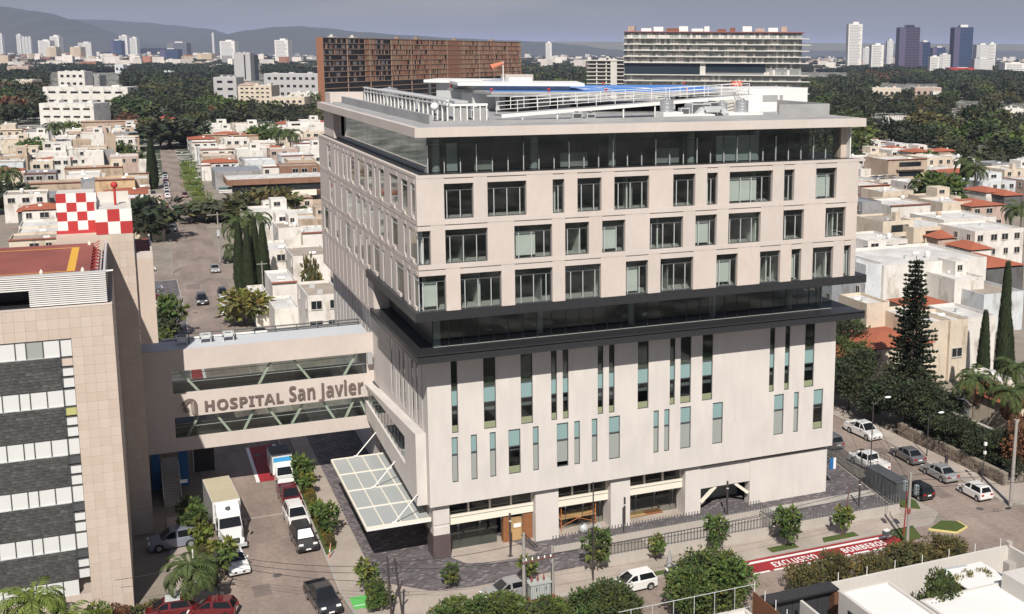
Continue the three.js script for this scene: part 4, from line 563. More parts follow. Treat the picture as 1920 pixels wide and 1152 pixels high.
function convexBox(b, t) {                                              // eight corners: b and t counter-clockwise seen from above
  const f = [], Q = (p, q, r, s) => f.push(...p, ...q, ...r, ...p, ...r, ...s); Q(...t); for (let i = 0; i < 4; i++) { const j = (i + 1) % 4; Q(b[i], b[j], t[j], t[i]); }
  const g = new THREE.BufferGeometry(); g.setAttribute('position', new THREE.Float32BufferAttribute(f, 3)); g.computeVertexNormals(); return wuv(g);
}
const carShape = {};
function carParts(kind) {
  if (carShape[kind]) return carShape[kind];
  const c = CAR[kind], hw = c.W / 2, bev = 0.09, s = new THREE.Shape(), ax = [c.wb / 2, -c.wb / 2].map(v => v + (kind === 'pickup' ? 0.1 : 0.05)), ra = c.wr + 0.06, y0 = 0.24;
  s.moveTo(...c.low[0]); for (const p of c.low.slice(1)) s.lineTo(...p);
  s.lineTo(c.L / 2 - 0.1, y0); for (const x of ax) { s.lineTo(x + ra, y0); s.absarc(x, y0 + 0.06, ra, 0, Math.PI, false); s.lineTo(x - ra, y0); } s.lineTo(-c.L / 2 + 0.08, y0 + 0.06); s.closePath();
  const body = wuv(new THREE.ExtrudeGeometry(s, { depth: c.W - 2 * bev, bevelEnabled: true, bevelThickness: bev, bevelSize: 0.05, bevelOffset: -0.05, bevelSegments: 3, curveSegments: 8 }).translate(0, 0, -hw + bev));
  const [xb0, xb1, xt0, xt1, yb, yt] = c.gh, hb = hw - 0.07, ht = hw - 0.25;
  const b = [[xb0, yb, hb], [xb1, yb, hb], [xb1, yb, -hb], [xb0, yb, -hb]], t = [[xt0, yt, ht], [xt1, yt, ht], [xt1, yt, -ht], [xt0, yt, -ht]];
  const lerp = (p, q, k) => p.map((v, i) => v + (q[i] - v) * k), side = z => { const B0 = z > 0 ? b[0] : b[3], B1 = z > 0 ? b[1] : b[2], T0 = z > 0 ? t[0] : t[3], T1 = z > 0 ? t[1] : t[2], kb = (c.door - xb0) / (xb1 - xb0), kt = (c.door - xt0) / (xt1 - xt0); const bm = lerp(B0, B1, kb), tm = lerp(T0, T1, Math.max(0.1, Math.min(0.9, kt))); const r = [[B0, bm, tm, T0], [bm, B1, T1, tm]]; return r.map(q => { if (z < 0) q = [q[1], q[0], q[3], q[2]]; return quadIn(...q, 0.075, 0.006); }); };
  return carShape[kind] = {
    body, under: B(-c.L / 2 + 0.25, c.L / 2 - 0.25, 0.2, 0.62, -hw + 0.24, hw - 0.24), cabin: convexBox(b, t), roof: B(xt0 + 0.04, xt1 - 0.05, yt - 0.02, yt + 0.035, -ht + 0.04, ht - 0.04),
    wind: quadIn(b[1], b[2], t[2], t[1], 0.06, 0.006), rear: quadIn(b[3], b[0], t[0], t[3], 0.09, 0.006), sides: [...side(1), ...side(-1)], ax, c, hw,
    wheel: new THREE.CylinderGeometry(c.wr, c.wr, 0.2, 20).rotateX(Math.PI / 2), rim: new THREE.CylinderGeometry(c.wr * 0.62, c.wr * 0.62, 0.215, 14).rotateX(Math.PI / 2),
    head: B(c.L / 2 - 0.16, c.L / 2 - 0.02, 0.58, 0.72, 0, 0.36), tail: B(-c.L / 2 - 0.005, -c.L / 2 + 0.12, 0.7, 0.88, 0, 0.28), grille: B(c.L / 2 - 0.03, c.L / 2 + 0.012, 0.4, 0.56, -0.45, 0.45), plate: B(0, 0.02, 0, 0.13, -0.22, 0.22), mirror: B(0, 0.16, 0, 0.13, 0, 0.16),
  };
}
const winCar = mat(0.012, 0.014, 0.016, 0.06, { metalness: 0.2 }), plastic = mat(0.03, 0.03, 0.032, 0.7);
function car(kind, col, label, category, x, z, turn, group, extra) {
  const s = carParts(kind), c = s.c, body = PAINT[col], t = thing(category.replace(/ /g, '_'), label, category, [x, 0.004, z], turn, group);
  mesh('body', s.body, body, t); mesh('underbody', s.under, plastic, t); mesh('cabin', [s.cabin.clone(), s.roof.clone()], body, t);
  mesh('windscreen', s.wind, winCar, t); mesh('rear_window', s.rear, winCar, t); s.sides.forEach(g => mesh('side_window', g, winCar, t));
  for (const a of s.ax) for (const q of [-1, 1]) { const w = mesh('wheel', s.wheel, M.tyre, t); w.position.set(a, c.wr, q * (s.hw - 0.1)); mesh('rim', s.rim, M.rim, w); }
  for (const q of [-1, 1]) { const h = mesh('headlight', s.head, M.lampGlass, t); h.position.set(0, c.gh[4] - 0.94 - (kind === 'suv' || kind === 'pickup' ? -0.12 : 0), q > 0 ? s.hw - 0.5 : -s.hw + 0.14); const k = mesh('tail_light', s.tail, M.tail, t); k.position.set(0, kind === 'suv' ? 0.1 : kind === 'pickup' ? -0.1 : 0, q > 0 ? s.hw - 0.4 : -s.hw + 0.12); const m = mesh('mirror', s.mirror, body, t); m.position.set(c.gh[1] - 0.55, c.gh[4] + 0.05, q > 0 ? s.hw - 0.02 : -s.hw - 0.14); }
  mesh('grille', s.grille, plastic, t);
  const p1 = mesh('number_plate', s.plate, M.plate, t); p1.position.set(c.L / 2 + 0.01, 0.4, 0); const p2 = mesh('number_plate', s.plate, M.plate, t); p2.position.set(-c.L / 2 - 0.035, 0.62, 0);
  if (c.bed) { const [b0, b1] = c.bed, hw = s.hw; mesh('bed_side', [B(b0, b1, 0.82, 1.12, hw - 0.16, hw - 0.04)], body, t); mesh('bed_side', [B(b0, b1, 0.82, 1.12, -hw + 0.04, -hw + 0.16)], body, t); mesh('tailgate', B(b0 - 0.02, b0 + 0.08, 0.82, 1.12, -hw + 0.16, hw - 0.16), body, t); mesh('bed_floor', B(b0 + 0.1, b1, 0.845, 0.86, -hw + 0.17, hw - 0.17), extra === 'rack' ? mat(0.5, 0.49, 0.47, 0.7) : plastic, t); mesh('bumper', B(-c.L / 2 - 0.08, -c.L / 2 + 0.05, 0.42, 0.56, -hw + 0.12, hw - 0.12), M.alu, t); }
  if (extra === 'rack') { const m = M.frame; for (const [u, v] of [[-2.4, 0.8], [-2.4, -0.8], [-0.85, 0.8], [-0.85, -0.8], [-1.6, 0.8], [-1.6, -0.8]]) mesh('rack_post', ROD([u, 1.1, v], [u, 1.75, v], 0.03), m, t); for (const v of [-0.8, 0.8]) for (const y of [1.45, 1.75]) mesh('rack_rail', ROD([-2.4, y, v], [-0.85, y, v], 0.028), m, t); mesh('rack_rail', ROD([-0.85, 1.75, -0.8], [-0.85, 1.75, 0.8], 0.03), m, t); }
  if (extra === 'shade') mesh('sun_shade', [quadIn([c.gh[1] - 0.03, c.gh[4] + 0.02, s.hw - 0.2], [c.gh[1] - 0.03, c.gh[4] + 0.02, -s.hw + 0.2], [c.gh[3] + 0.08, c.gh[5] - 0.04, -s.hw + 0.36], [c.gh[3] + 0.08, c.gh[5] - 0.04, s.hw - 0.36], 0.02, 0.014)], M.whitePaint, t);
  if (extra === 'roofrails') for (const q of [-1, 1]) mesh('roof_rail', ROD([c.gh[2] + 0.1, c.gh[5] + 0.09, q * 0.6], [c.gh[3] - 0.1, c.gh[5] + 0.09, q * 0.6], 0.025), M.alu, t);
  if (extra === 'crates') { mesh('roof_rack', [B(-0.9, 0.2, 1.58, 1.64, -0.6, 0.6), ...[-0.5, -0.1, 0.3].map(v => B(-0.9, 0.2, 1.66, 1.7, v, v + 0.1))], M.alu, t); }
  return t;
}
const TOWARD = -Math.PI / 2, AWAY = Math.PI / 2, LEFT = Math.PI, RIGHT = 0;
car('suv', 'black', 'black four wheel drive with a silver sunshade, nearest of the row by the planting strip', 'suv', 12.35, -102.0, TOWARD + 0.05, null, 'shade');
car('suv', 'white', 'white compact suv parked behind the black four wheel drive', 'suv', 12.4, -107.3, TOWARD + 0.04, null, 'roofrails');
car('pickup', 'red', 'bright red pickup behind the white compact suv', 'pickup truck', 12.5, -112.8, TOWARD + 0.03);
car('pickup', 'black', 'black pickup driving on the street at the bottom edge beside the corner', 'pickup truck', 12.1, -89.6, TOWARD + 0.12);
car('sedan', 'white', 'white saloon parked in front of the big white box truck', 'car', 6.25, -99.6, TOWARD + 0.1);
car('suv', 'blueGrey', 'blue grey suv parked in the shade beside the tiled block', 'suv', 1.7, -106.2, LEFT + 0.05);
car('hatch', 'red', 'red car with boards on its roof under the palm at the bottom left', 'car', 0.7, -92.2, LEFT - 0.06, null, 'crates'); car('hatch', 'red', 'second red car half hidden right of the one with boards on its roof', 'car', 3.9, -91.0, LEFT - 0.35);
car('hatch', 'white', 'small white hatchback parked before the hospital wall on the front street', 'car', 36.2, -82.15, LEFT + 0.05);
car('suv', 'navy', 'dark suv half hidden behind the big round tree on the front street', 'suv', 41.6, -82.1, LEFT);
car('sedan', 'silver', 'silver car half hidden behind trees under the transformer', 'car', 26.2, -85.0, LEFT + 0.12);
car('suv', 'black', 'black suv driving towards the bridge on the far part of the left street', 'suv', 10.4, -212.5, TOWARD);
car('sedan', 'white', 'white saloon nearest the bridge on the right kerb of the far left street', 'car', 13.5, -202.5, TOWARD); car('sedan', 'white', 'second white saloon, behind the first on the far left street', 'car', 13.9, -210, TOWARD);
car('hatch', 'black', 'black hatchback behind the two white saloons on the far left street', 'car', 14.2, -217.5, TOWARD);
car('sedan', 'silver', 'silver grey car alone on the right of the crossing beyond the bridge', 'car', 14.7, -243, TOWARD);
car('hatch', 'black', 'black car under the palms beyond the crossing', 'car', 18.6, -252, RIGHT + 0.3);
car('sedan', 'black', 'long black car under the round tree just past the bridge', 'car', 17.5, -183, RIGHT + 0.1);
car('hatch', 'red', 'dark red car by the hedge on the far left street', 'car', 15.3, -372, TOWARD); car('hatch', 'white', 'white and red car under the hedge of the far left street', 'car', 15.2, -346, TOWARD);
car('sedan', 'grey', 'grey car at the left kerb under the big dark tree', 'car', 9.2, -303, TOWARD); car('sedan', 'silver', 'silver car behind the grey one at the left kerb', 'car', 9.3, -311, TOWARD);
car('hatch', 'white', 'white car nose out in the side car park, rearmost', 'car', 2.0, -248, 0.15); car('suv', 'grey', 'dark grey car second in the side car park', 'suv', 2.2, -226, 0.1); car('hatch', 'red', 'dark red car third in the side car park', 'car', 2.2, -219, 0.1); car('hatch', 'white', 'white car nearest in the side car park', 'car', 2.2, -212, 0.1);
car('wagon', 'grey', 'dark grey estate car parked along the hospital side fence', 'car', 70.7, -106.2, AWAY, null, 'roofrails');
car('pickup', 'white', 'white pickup with a pipe rack over its bed by the side fence', 'pickup truck', 70.9, -98.4, AWAY + 0.08, null, 'rack');
car('hatch', 'black', 'black hatchback at the corner end of the side fence', 'car', 70.6, -89.6, AWAY + 0.05);
car('pickup', 'white', 'old white pickup facing the camera in the tree shade', 'pickup truck', 76.4, -107.4, TOWARD + 0.06); car('sedan', 'grey', 'grey saloon in front of the old white pickup at the right kerb', 'car', 76.2, -98.6, AWAY - 0.03);
car('sedan', 'silver', 'silver saloon between the grey saloon and the white crossover', 'car', 76.0, -92.9, AWAY); car('hatch', 'white', 'white crossover with black cladding nearest on the right kerb', 'car', 75.9, -87.2, AWAY);
for (let i = 0; i < 9; i++) car(i % 3 ? 'sedan' : 'hatch', ['white', 'silver', 'white', 'grey', 'white', 'red', 'silver', 'white', 'black'][i], 'car in the row parked under the conifer on the far left street', 'car', 10.4 + i * 0.18, -372 - i * 8.2, AWAY, 'cars parked under the conifer on the far left street');
// box trucks
{
  const t = thing('box_truck', 'large white box truck with a cream box roof parked on the left', 'truck', [6.15, 0, -107.6], TOWARD + 0.07), w = PAINT.white;
  mesh('box', B(-5.2, 1.35, 0.95, 3.55, -1.2, 1.2), w, t); mesh('box_roof', B(-5.15, 1.3, 3.55, 3.58, -1.15, 1.15), mat(0.52, 0.46, 0.33, 0.7, { map: T.stucco }), t); mesh('air_deflector', convexBox([[1.36, 2.5, 1.1], [2.3, 2.5, 1], [2.3, 2.5, -1], [1.36, 2.5, -1.1]], [[1.36, 3.5, 1.1], [1.7, 3.4, 0.95], [1.7, 3.4, -0.95], [1.36, 3.5, -1.1]]), w, t);
  mesh('cab', convexBox([[1.4, 0.8, 1.1], [3.2, 0.8, 1.1], [3.2, 0.8, -1.1], [1.4, 0.8, -1.1]], [[1.4, 2.5, 1.05], [2.75, 2.5, 0.95], [2.75, 2.5, -0.95], [1.4, 2.5, -1.05]]), w, t); mesh('bonnet', convexBox([[3.15, 0.6, 1.05], [4.7, 0.6, 0.9], [4.7, 0.6, -0.9], [3.15, 0.6, -1.05]], [[3.1, 1.65, 0.95], [4.5, 1.3, 0.7], [4.5, 1.3, -0.7], [3.1, 1.65, -0.95]]), w, t);
  mesh('windscreen', quadIn([3.12, 1.62, 1.02], [3.12, 1.62, -1.02], [2.75, 2.5, -0.95], [2.75, 2.5, 0.95], 0.06, 0.03), winCar, t); for (const q of [-1, 1]) mesh('side_window', B(1.9, 2.7, 1.6, 2.2, q * 1.06 - 0.03, q * 1.06 + 0.03), winCar, t);
  mesh('roof_vent', CYL(1.95, 3.0, 3.2, 0, 0.25, 0.2), M.frame, t); mesh('grille', B(4.62, 4.74, 0.75, 1.2, -0.5, 0.5), plastic, t); mesh('bumper', B(4.6, 4.85, 0.4, 0.68, -1.1, 1.1), M.alu, t);
  for (const q of [-1, 1]) { mesh('headlight', B(4.45, 4.7, 0.8, 1.08, q * 0.72 - 0.18, q * 0.72 + 0.18), M.lampGlass, t); mesh('mirror', B(2.9, 3.0, 1.6, 2.2, q * 1.35 - 0.1, q * 1.35 + 0.1), plastic, t); for (const x of [3.9, -3.4, -2.4]) { const g = mesh('wheel', new THREE.CylinderGeometry(0.48, 0.48, 0.3, 18).rotateX(Math.PI / 2), M.tyre, t); g.position.set(x, 0.48, q * 0.98); mesh('rim', new THREE.CylinderGeometry(0.26, 0.26, 0.32, 12).rotateX(Math.PI / 2), M.rim, g); } }
  mesh('chassis', B(-5, 4.4, 0.5, 0.95, -0.5, 0.5), plastic, t);
}
{
  const t = thing('box_van', 'small white box van with dark roof and blue band below the bridge', 'van', [12.6, 0, -119.6], TOWARD + 0.05), w = PAINT.white;
  mesh('box', B(-2.7, 0.75, 0.8, 2.75, -1.0, 1.0), w, t); mesh('box_roof', B(-2.68, 0.73, 2.75, 2.78, -0.98, 0.98), mat(0.06, 0.065, 0.08, 0.6), t); mesh('blue_band', B(0.75, 0.77, 2.15, 2.6, -0.9, 0.9), mat(0.04, 0.3, 0.6, 0.5), t);
  mesh('cab', convexBox([[0.8, 0.4, 0.9], [2.9, 0.4, 0.88], [2.9, 0.4, -0.88], [0.8, 0.4, -0.9]], [[0.8, 1.1, 0.9], [2.75, 1.0, 0.8], [2.75, 1.0, -0.8], [0.8, 1.1, -0.9]]), w, t); mesh('cab_roof', convexBox([[0.8, 1.08, 0.85], [2.0, 1.05, 0.85], [2.0, 1.05, -0.85], [0.8, 1.08, -0.85]], [[0.8, 1.8, 0.72], [1.4, 1.8, 0.72], [1.4, 1.8, -0.72], [0.8, 1.8, -0.72]]), w, t);
  mesh('windscreen', quadIn([2.0, 1.06, 0.85], [2.0, 1.06, -0.85], [1.4, 1.8, -0.72], [1.4, 1.8, 0.72], 0.06, 0.01), winCar, t);
  for (const q of [-1, 1]) { mesh('headlight', B(2.75, 2.92, 0.65, 0.82, q * 0.62 - 0.16, q * 0.62 + 0.16), M.lampGlass, t); for (const x of [2.1, -1.5]) { const g = mesh('wheel', new THREE.CylinderGeometry(0.36, 0.36, 0.22, 18).rotateX(Math.PI / 2), M.tyre, t); g.position.set(x, 0.36, q * 0.82); mesh('rim', new THREE.CylinderGeometry(0.2, 0.2, 0.24, 12).rotateX(Math.PI / 2), M.rim, g); } }
}
// a yellow scooter behind the compound wall and a bicycle on the fire lane
{
  const t = thing('scooter', 'yellow scooter just visible over the black gate', 'scooter', [50.6, 0, -78.3], 0.15); mesh('body', [convexBox([[-0.9, 0.35, 0.25], [0.9, 0.35, 0.2], [0.9, 0.35, -0.2], [-0.9, 0.35, -0.25]], [[-0.8, 0.95, 0.18], [0.4, 0.75, 0.15], [0.4, 0.75, -0.15], [-0.8, 0.95, -0.18]]), BAR([0.75, 0.4, 0], [0.6, 1.2, 0], 0.35, 0.12)], PAINT.yellow, t); mesh('seat', B(-0.75, 0.15, 0.82, 0.98, -0.17, 0.17), plastic, t); mesh('handlebar', ROD([0.6, 1.2, -0.35], [0.6, 1.2, 0.35], 0.03), M.frame, t); for (const x of [-0.65, 0.7]) mesh('wheel', new THREE.TorusGeometry(0.24, 0.08, 8, 16).translate(x, 0.3, 0), M.tyre, t);
  const b = thing('bicycle', 'bicycle with a dark and white load at the right end of the red lane', 'bicycle', [61.6, 0, -81.6], 0.2); for (const x of [-0.55, 0.55]) mesh('wheel', new THREE.TorusGeometry(0.33, 0.03, 6, 20).translate(x, 0.34, 0), M.tyre, b); mesh('frame', [ROD([-0.55, 0.34, 0], [-0.15, 0.8, 0], 0.025), ROD([-0.15, 0.8, 0], [0.42, 0.85, 0], 0.025), ROD([0.55, 0.34, 0], [0.42, 1.0, 0], 0.025), ROD([-0.05, 0.32, 0], [0.42, 0.85, 0], 0.025), ROD([-0.55, 0.34, 0], [-0.05, 0.32, 0], 0.02), ROD([-0.05, 0.32, 0], [-0.15, 0.85, 0], 0.02)], M.frame, b); mesh('saddle', B(-0.3, 0, 0.86, 0.92, -0.07, 0.07), plastic, b); mesh('handlebar', ROD([0.4, 1.02, -0.28], [0.4, 1.02, 0.28], 0.02), M.frame, b); mesh('carrier_box', B(-0.95, -0.35, 0.72, 1.15, -0.25, 0.25), M.frame, b); mesh('load', B(-0.9, -0.4, 1.15, 1.25, -0.2, 0.2), M.whitePaint, b);
}
// ---------------------------------------------------------------- vegetation
const leafMat = (r, g, b, tr = 0.25) => new THREE.MeshPhysicalMaterial({ color: LIN(r, g, b), roughness: 0.75, transmission: tr, thickness: 0, vertexColors: true, side: THREE.DoubleSide });
const L = { deep: leafMat(0.05, 0.08, 0.012), mid: leafMat(0.07, 0.112, 0.014), bright: leafMat(0.12, 0.17, 0.02), dark: leafMat(0.024, 0.036, 0.012, 0.1), olive: leafMat(0.085, 0.085, 0.024), cypress: leafMat(0.03, 0.046, 0.016, 0.1), palm: leafMat(0.055, 0.085, 0.014), rust: leafMat(0.13, 0.06, 0.025), yellow: leafMat(0.15, 0.14, 0.02), pine: leafMat(0.022, 0.034, 0.015, 0.1), far: leafMat(0.024, 0.033, 0.014, 0.0), farMid: leafMat(0.038, 0.046, 0.018, 0), blossom: leafMat(0.34, 0.17, 0.06, 0.1) };
class Leaves {                                                          // collects leaf faces with a tone per leaf
  constructor() { this.p = []; this.c = []; }
  leaf(o, dir, up, len, wid, tone, hue = 0) { const s = dir.clone().cross(up).normalize().multiplyScalar(wid / 2), m = o.clone().addScaledVector(dir, len * 0.45), t = o.clone().addScaledVector(dir, len).addScaledVector(up, -len * 0.12); const a = m.clone().add(s), b = m.clone().sub(s); for (const v of [o, b, t, o, t, a]) { this.p.push(v.x, v.y, v.z); this.c.push(tone * (1 + hue), tone, tone * (0.95 - hue * 0.5)); } }
  geo() { const g = new THREE.BufferGeometry(); g.setAttribute('position', new THREE.Float32BufferAttribute(this.p, 3)); g.setAttribute('color', new THREE.Float32BufferAttribute(this.c, 3)); g.computeVertexNormals(); return wuv(g); }
}
const rdir = r => { const z = r() * 2 - 1, a = r() * 6.2832, s = Math.sqrt(1 - z * z); return V3(s * Math.cos(a), z, s * Math.sin(a)); };
function crownGeo(seed, n, rx, ry, rz, leaf, clumps, low = -0.5) {      // clumps of leaves over an uneven ellipsoid
  const r = rng(seed), L_ = new Leaves(), cs = [];
  for (let i = 0; i < clumps; i++) { let d = rdir(r); if (d.y < low) d.y = low + r() * 0.4; const k = 0.45 + 0.42 * Math.sqrt(r()); cs.push({ c: V3(d.x * rx * k, d.y * ry * k, d.z * rz * k), s: (0.3 + 0.22 * r()) * Math.min(rx, rz), t: 0.6 + 0.75 * r(), u: (r() - 0.45) * 0.6 }); }
  for (let i = 0; i < n; i++) { const q = cs[i % clumps], d = rdir(r), k = 0.55 + 0.5 * r(), o = q.c.clone().add(V3(d.x * q.s * k, d.y * q.s * k * 0.8, d.z * q.s * k)); const out = d.clone().add(rdir(r).multiplyScalar(0.7)).normalize(); let up = rdir(r); L_.leaf(o, out, up, leaf * (0.7 + 0.7 * r()), leaf * (0.5 + 0.3 * r()), q.t * (0.7 + 0.6 * r()), q.u + (r() < 0.04 ? 0.5 : 0)); }
  return L_.geo();
}
function trunkGeo(seed, h, r0, spread, n = 4, top = h * 1.5) { const r = rng(seed), g = [ROD([0, 0, 0], [0.05 * h * (r() - 0.5), h, 0.05 * h * (r() - 0.5)], r0, 8, r0 * 0.7)]; for (let i = 0; i < n; i++) { const a = i * 6.283 / n + r(), e = [Math.cos(a) * spread, h + (top - h) * (0.5 + 0.5 * r()), Math.sin(a) * spread]; g.push(ROD([0, h * (0.8 + 0.15 * r()), 0], e, r0 * 0.5, 6, r0 * 0.2)); } return join(g); }
const shapeCache = {};
function broadTree(key, o) {                                            // o: n, r [rx, ry, rz], leaf, clumps, h trunk height, seed, m, tr
  if (!shapeCache[key]) shapeCache[key] = { c: crownGeo(o.seed, o.n, ...o.r, o.leaf, o.clumps, o.low), t: trunkGeo(o.seed + 1, o.h, o.tr ?? 0.16, o.r[0] * 0.55, 5, o.h + o.r[1]) };
  return shapeCache[key];
}
function tree(key, o, label, x, z, group, s = 1, turn = 0, cat = 'tree', name = 'broadleaf_tree', y = 0) {
  const g = broadTree(key, o), t = thing(name, label, cat, [x, y, z], turn, group); t.scale.set(...[].concat(s, s, s).slice(0, 3));
  const c = mesh('crown', g.c, o.m, t); c.position.y = o.h + o.r[1] * 0.62; mesh('trunk', g.t, M.trunk, t); return t;
}
function frondGeo(seed, len, droop, leafLen, pairs, tone) {             // one arching feather frond along +x
  const r = rng(seed), f = new Leaves(); let p = V3(0, 0, 0), a = 0.9; const step = len / pairs;
  for (let i = 0; i < pairs; i++) { const d = V3(Math.cos(a), Math.sin(a), 0); const q = p.clone().addScaledVector(d, step); const up = V3(-d.y, d.x, 0), k = Math.sin(Math.PI * (0.12 + 0.86 * i / pairs)); const t = tone * (0.75 + 0.5 * r());
    f.leaf(p, d, V3(0, 0, 1), step * 1.05, 0.05, t * 0.8);
    for (const s of [-1, 1]) { const ld = d.clone().multiplyScalar(0.55).add(V3(0, -0.25 - 0.35 * r(), s)).normalize(); f.leaf(q, ld, up, leafLen * k, 0.11 + 0.05 * r(), t * (0.8 + 0.4 * r())); f.leaf(q.clone().addScaledVector(d, -step * 0.5), ld.clone().addScaledVector(d, 0.2).normalize(), up, leafLen * k * 0.9, 0.1 + 0.05 * r(), t * (0.8 + 0.4 * r())); }
    p = q; a -= droop / pairs * (0.6 + 0.8 * i / pairs); }
  return f.geo();
}
const FR = [1, 2, 3].map(i => frondGeo(i * 17, 3.0, 2.1 + 0.3 * i, 0.75, 15, 1)), FRS = [4, 5].map(i => frondGeo(i * 17, 2.1, 2.4, 0.55, 10, 1));
function palm(label, x, z, h, n, s, m = L.palm, group, y = 0, dead = 0) {
  const t = thing('palm_tree', label, 'palm', [x, y, z], R0() * 6, group), r = rng(Math.floor(x * 31 + z * 17) + 999), bx = (r() - 0.5) * h * 0.08;
  mesh('trunk', [ROD([0, 0, 0], [bx * 0.4, h * 0.5, 0], 0.2 * Math.sqrt(s), 8, 0.15), ROD([bx * 0.4, h * 0.5, 0], [bx, h, 0], 0.15, 8, 0.13)], M.palmTrunk, t);
  for (let i = 0; i < n; i++) { const f = mesh('frond', FR[i % 3], i >= n - dead ? L.rust : m, t); f.position.set(bx, h, 0); f.rotation.set(0, i * 2.4 + r() * 0.5, (i >= n - dead ? -1.5 : (i / n) * -1.25 + 0.35) + (r() - 0.5) * 0.3, 'YXZ'); f.scale.setScalar(s * (0.85 + 0.3 * r())); }
  return t;
}
function cypressGeo(seed, h, r0, n) { const r = rng(seed), f = new Leaves(); for (let i = 0; i < n; i++) { const y = h * Math.pow(r(), 0.9), k = y / h, rad = r0 * Math.min(1, 0.55 + 2.5 * k) * Math.pow(1 - k, 0.6) * (0.75 + 0.3 * r()), a = r() * 6.283; const d = V3(Math.cos(a) * 0.45, 0.9, Math.sin(a) * 0.45).normalize(); f.leaf(V3(Math.cos(a) * rad, y, Math.sin(a) * rad), d, V3(Math.cos(a), 0.1, Math.sin(a)), 0.5 + 0.25 * r(), 0.2, 0.65 + 0.7 * r()); } return f.geo(); }
const CY = [cypressGeo(5, 9, 0.85, 2600), cypressGeo(6, 9, 1.0, 2600)];
function cypress(label, x, z, h, w, group, y = 0) { const t = thing('cypress', label, 'cypress', [x, y, z], x * 3, group); const c = mesh('crown', CY[Math.abs(Math.floor(x)) % 2], L.cypress, t); c.scale.set(w, h / 9, w); mesh('trunk', ROD([0, 0, 0], [0, h * 0.6, 0], 0.16, 7, 0.06), M.trunk, t); return t; }
// --- big street trees along the bottom
const big = { n: 9500, r: [3.5, 1.75, 3.0], leaf: 0.3, clumps: 54, h: 1.3, seed: 31, m: L.mid, low: -0.75 }, big2 = { ...big, seed: 37, n: 9000, r: [3.0, 1.6, 2.6], m: L.deep }, mid1 = { n: 4200, r: [2.0, 1.4, 1.8], leaf: 0.26, clumps: 26, h: 1.2, seed: 41, m: L.mid, low: -0.75 };
const low1 = { n: 4200, r: [2.2, 1.15, 1.7], leaf: 0.22, clumps: 26, h: 0.55, seed: 43, m: L.olive, low: -0.6 };
tree('big', big, 'big round dense tree before the fire lane on the front street', 40.4, -76.6, null, [1.12, 1.0, 1.0], 0.4);
tree('big2', big2, 'dense dark tree right of the transformer poles at the bottom', 31.2, -76.6, null, [1.1, 0.85, 1.0], 1);
tree('mid1', mid1, 'dark bush tree under the transformer, left of the big dark one', 27.3, -77.4, null, 0.85, 2);
tree('mid1', mid1, 'leafy bush tree at the bottom centre left of the silver car', 23.4, -79.6, null, [1.25, 0.85, 1.1], 3); tree('mid1', mid1, 'leafy bush tree beside the double pole at the bottom', 20.4, -80.2, null, [0.95, 0.8, 1], 4); tree('mid1', mid1, 'small round bush by the green bay marking', 16.0, -86.6, null, [0.55, 0.7, 0.6], 5);
[[48.6, -75.6, 1.15, 'left'], [51.7, -75.3, 1.2, 'second'], [54.8, -75.0, 1.1, 'third'], [59.4, -75.2, 1.3, 'fourth'], [62.2, -75.5, 1.1, 'last']].forEach(([x, z, s, w]) => tree('low1', low1, `low olive bush, ${w} from the black gate in the row outside the white compound wall`, x, z, null, [s, 1.05, s * 0.8], x, 'bush', 'bush'));
tree('mid1', { ...mid1, m: L.deep }, 'dense clipped bush inside the white walled yard at the bottom right', 54.9, -66.4, null, [0.85, 1.3, 0.85], 7, 'bush', 'bush');
[[57.2, -67.9], [58.9, -67.8], [60.7, -67.6]].forEach(([x, z], i) => tree('low1', { ...low1, m: L.yellow }, `yellow green shrub ${['next to the clipped bush', 'in the middle', 'at the right end'][i]} behind the white compound wall`, x, z, null, [0.55, 1.25, 0.5], i, 'bush', 'shrub'));
// --- saplings with big leaves
const sap = { n: 420, r: [0.8, 1.1, 0.8], leaf: 0.36, clumps: 12, h: 1.2, seed: 51, m: L.mid, tr: 0.045, low: -0.9 }, sap2 = { ...sap, seed: 55, n: 300, m: L.bright, r: [0.6, 1.2, 0.6] };
const SAP = [[14.2, -116.0, 1.25, 'sap', 'leafy sapling at the far end of the planting strip by the cars'], [14.3, -113.2, 1.0, 'sap2', 'second sapling of the planting strip, beside the red pickup'], [14.2, -106.4, 0.9, 'sap2', 'low sapling of the planting strip behind the black suv'], [14.6, -102.6, 1.2, 'sap', 'broad leaved sapling at the near end of the planting strip'], [34.6, -86.3, 1.35, 'sap', 'sapling with dark leaves before the sloping fence start'], [40.0, -86.0, 0.95, 'sap2', 'thin upright sapling behind the white hatchback'], [45.8, -85.9, 1.2, 'sap', 'round leaved sapling against the long wall fence'], [52.2, -84.2, 1.35, 'sap', 'large leaved sapling beside the red lane lettering'], [58.0, -84.0, 1.15, 'sap2', 'sparse sapling by the leaning brown post'], [28.3, -86.3, 1.0, 'sap2', 'feathery sapling on the pavement before the wooden doors'], [15.6, -89.6, 1.2, 'sap2', 'bamboo like sapling at the street corner'], [3.2, -109.2, 1.15, 'sap', 'sapling leaning over the bonnet of the box truck'], [3.5, -106.4, 1.2, 'sap', 'second sapling beside the box truck cab'], [4.0, -103, 1.1, 'sap2', 'sapling beside the white saloon'], [5.2, -97.2, 1.4, 'sap2', 'sapling at the corner end of the left planting strip'], [4.4, -188, 2.4, 'sap', 'sapling on the pavement behind the left fan unit'], [22.2, -88.0, 0.8, 'sap', 'small dark shrub on the corner kerb']];
for (const [x, z, s, k, lab] of SAP) tree(k, k === 'sap' ? sap : sap2, lab, x, z, null, s, x * 2, 'sapling', 'sapling');
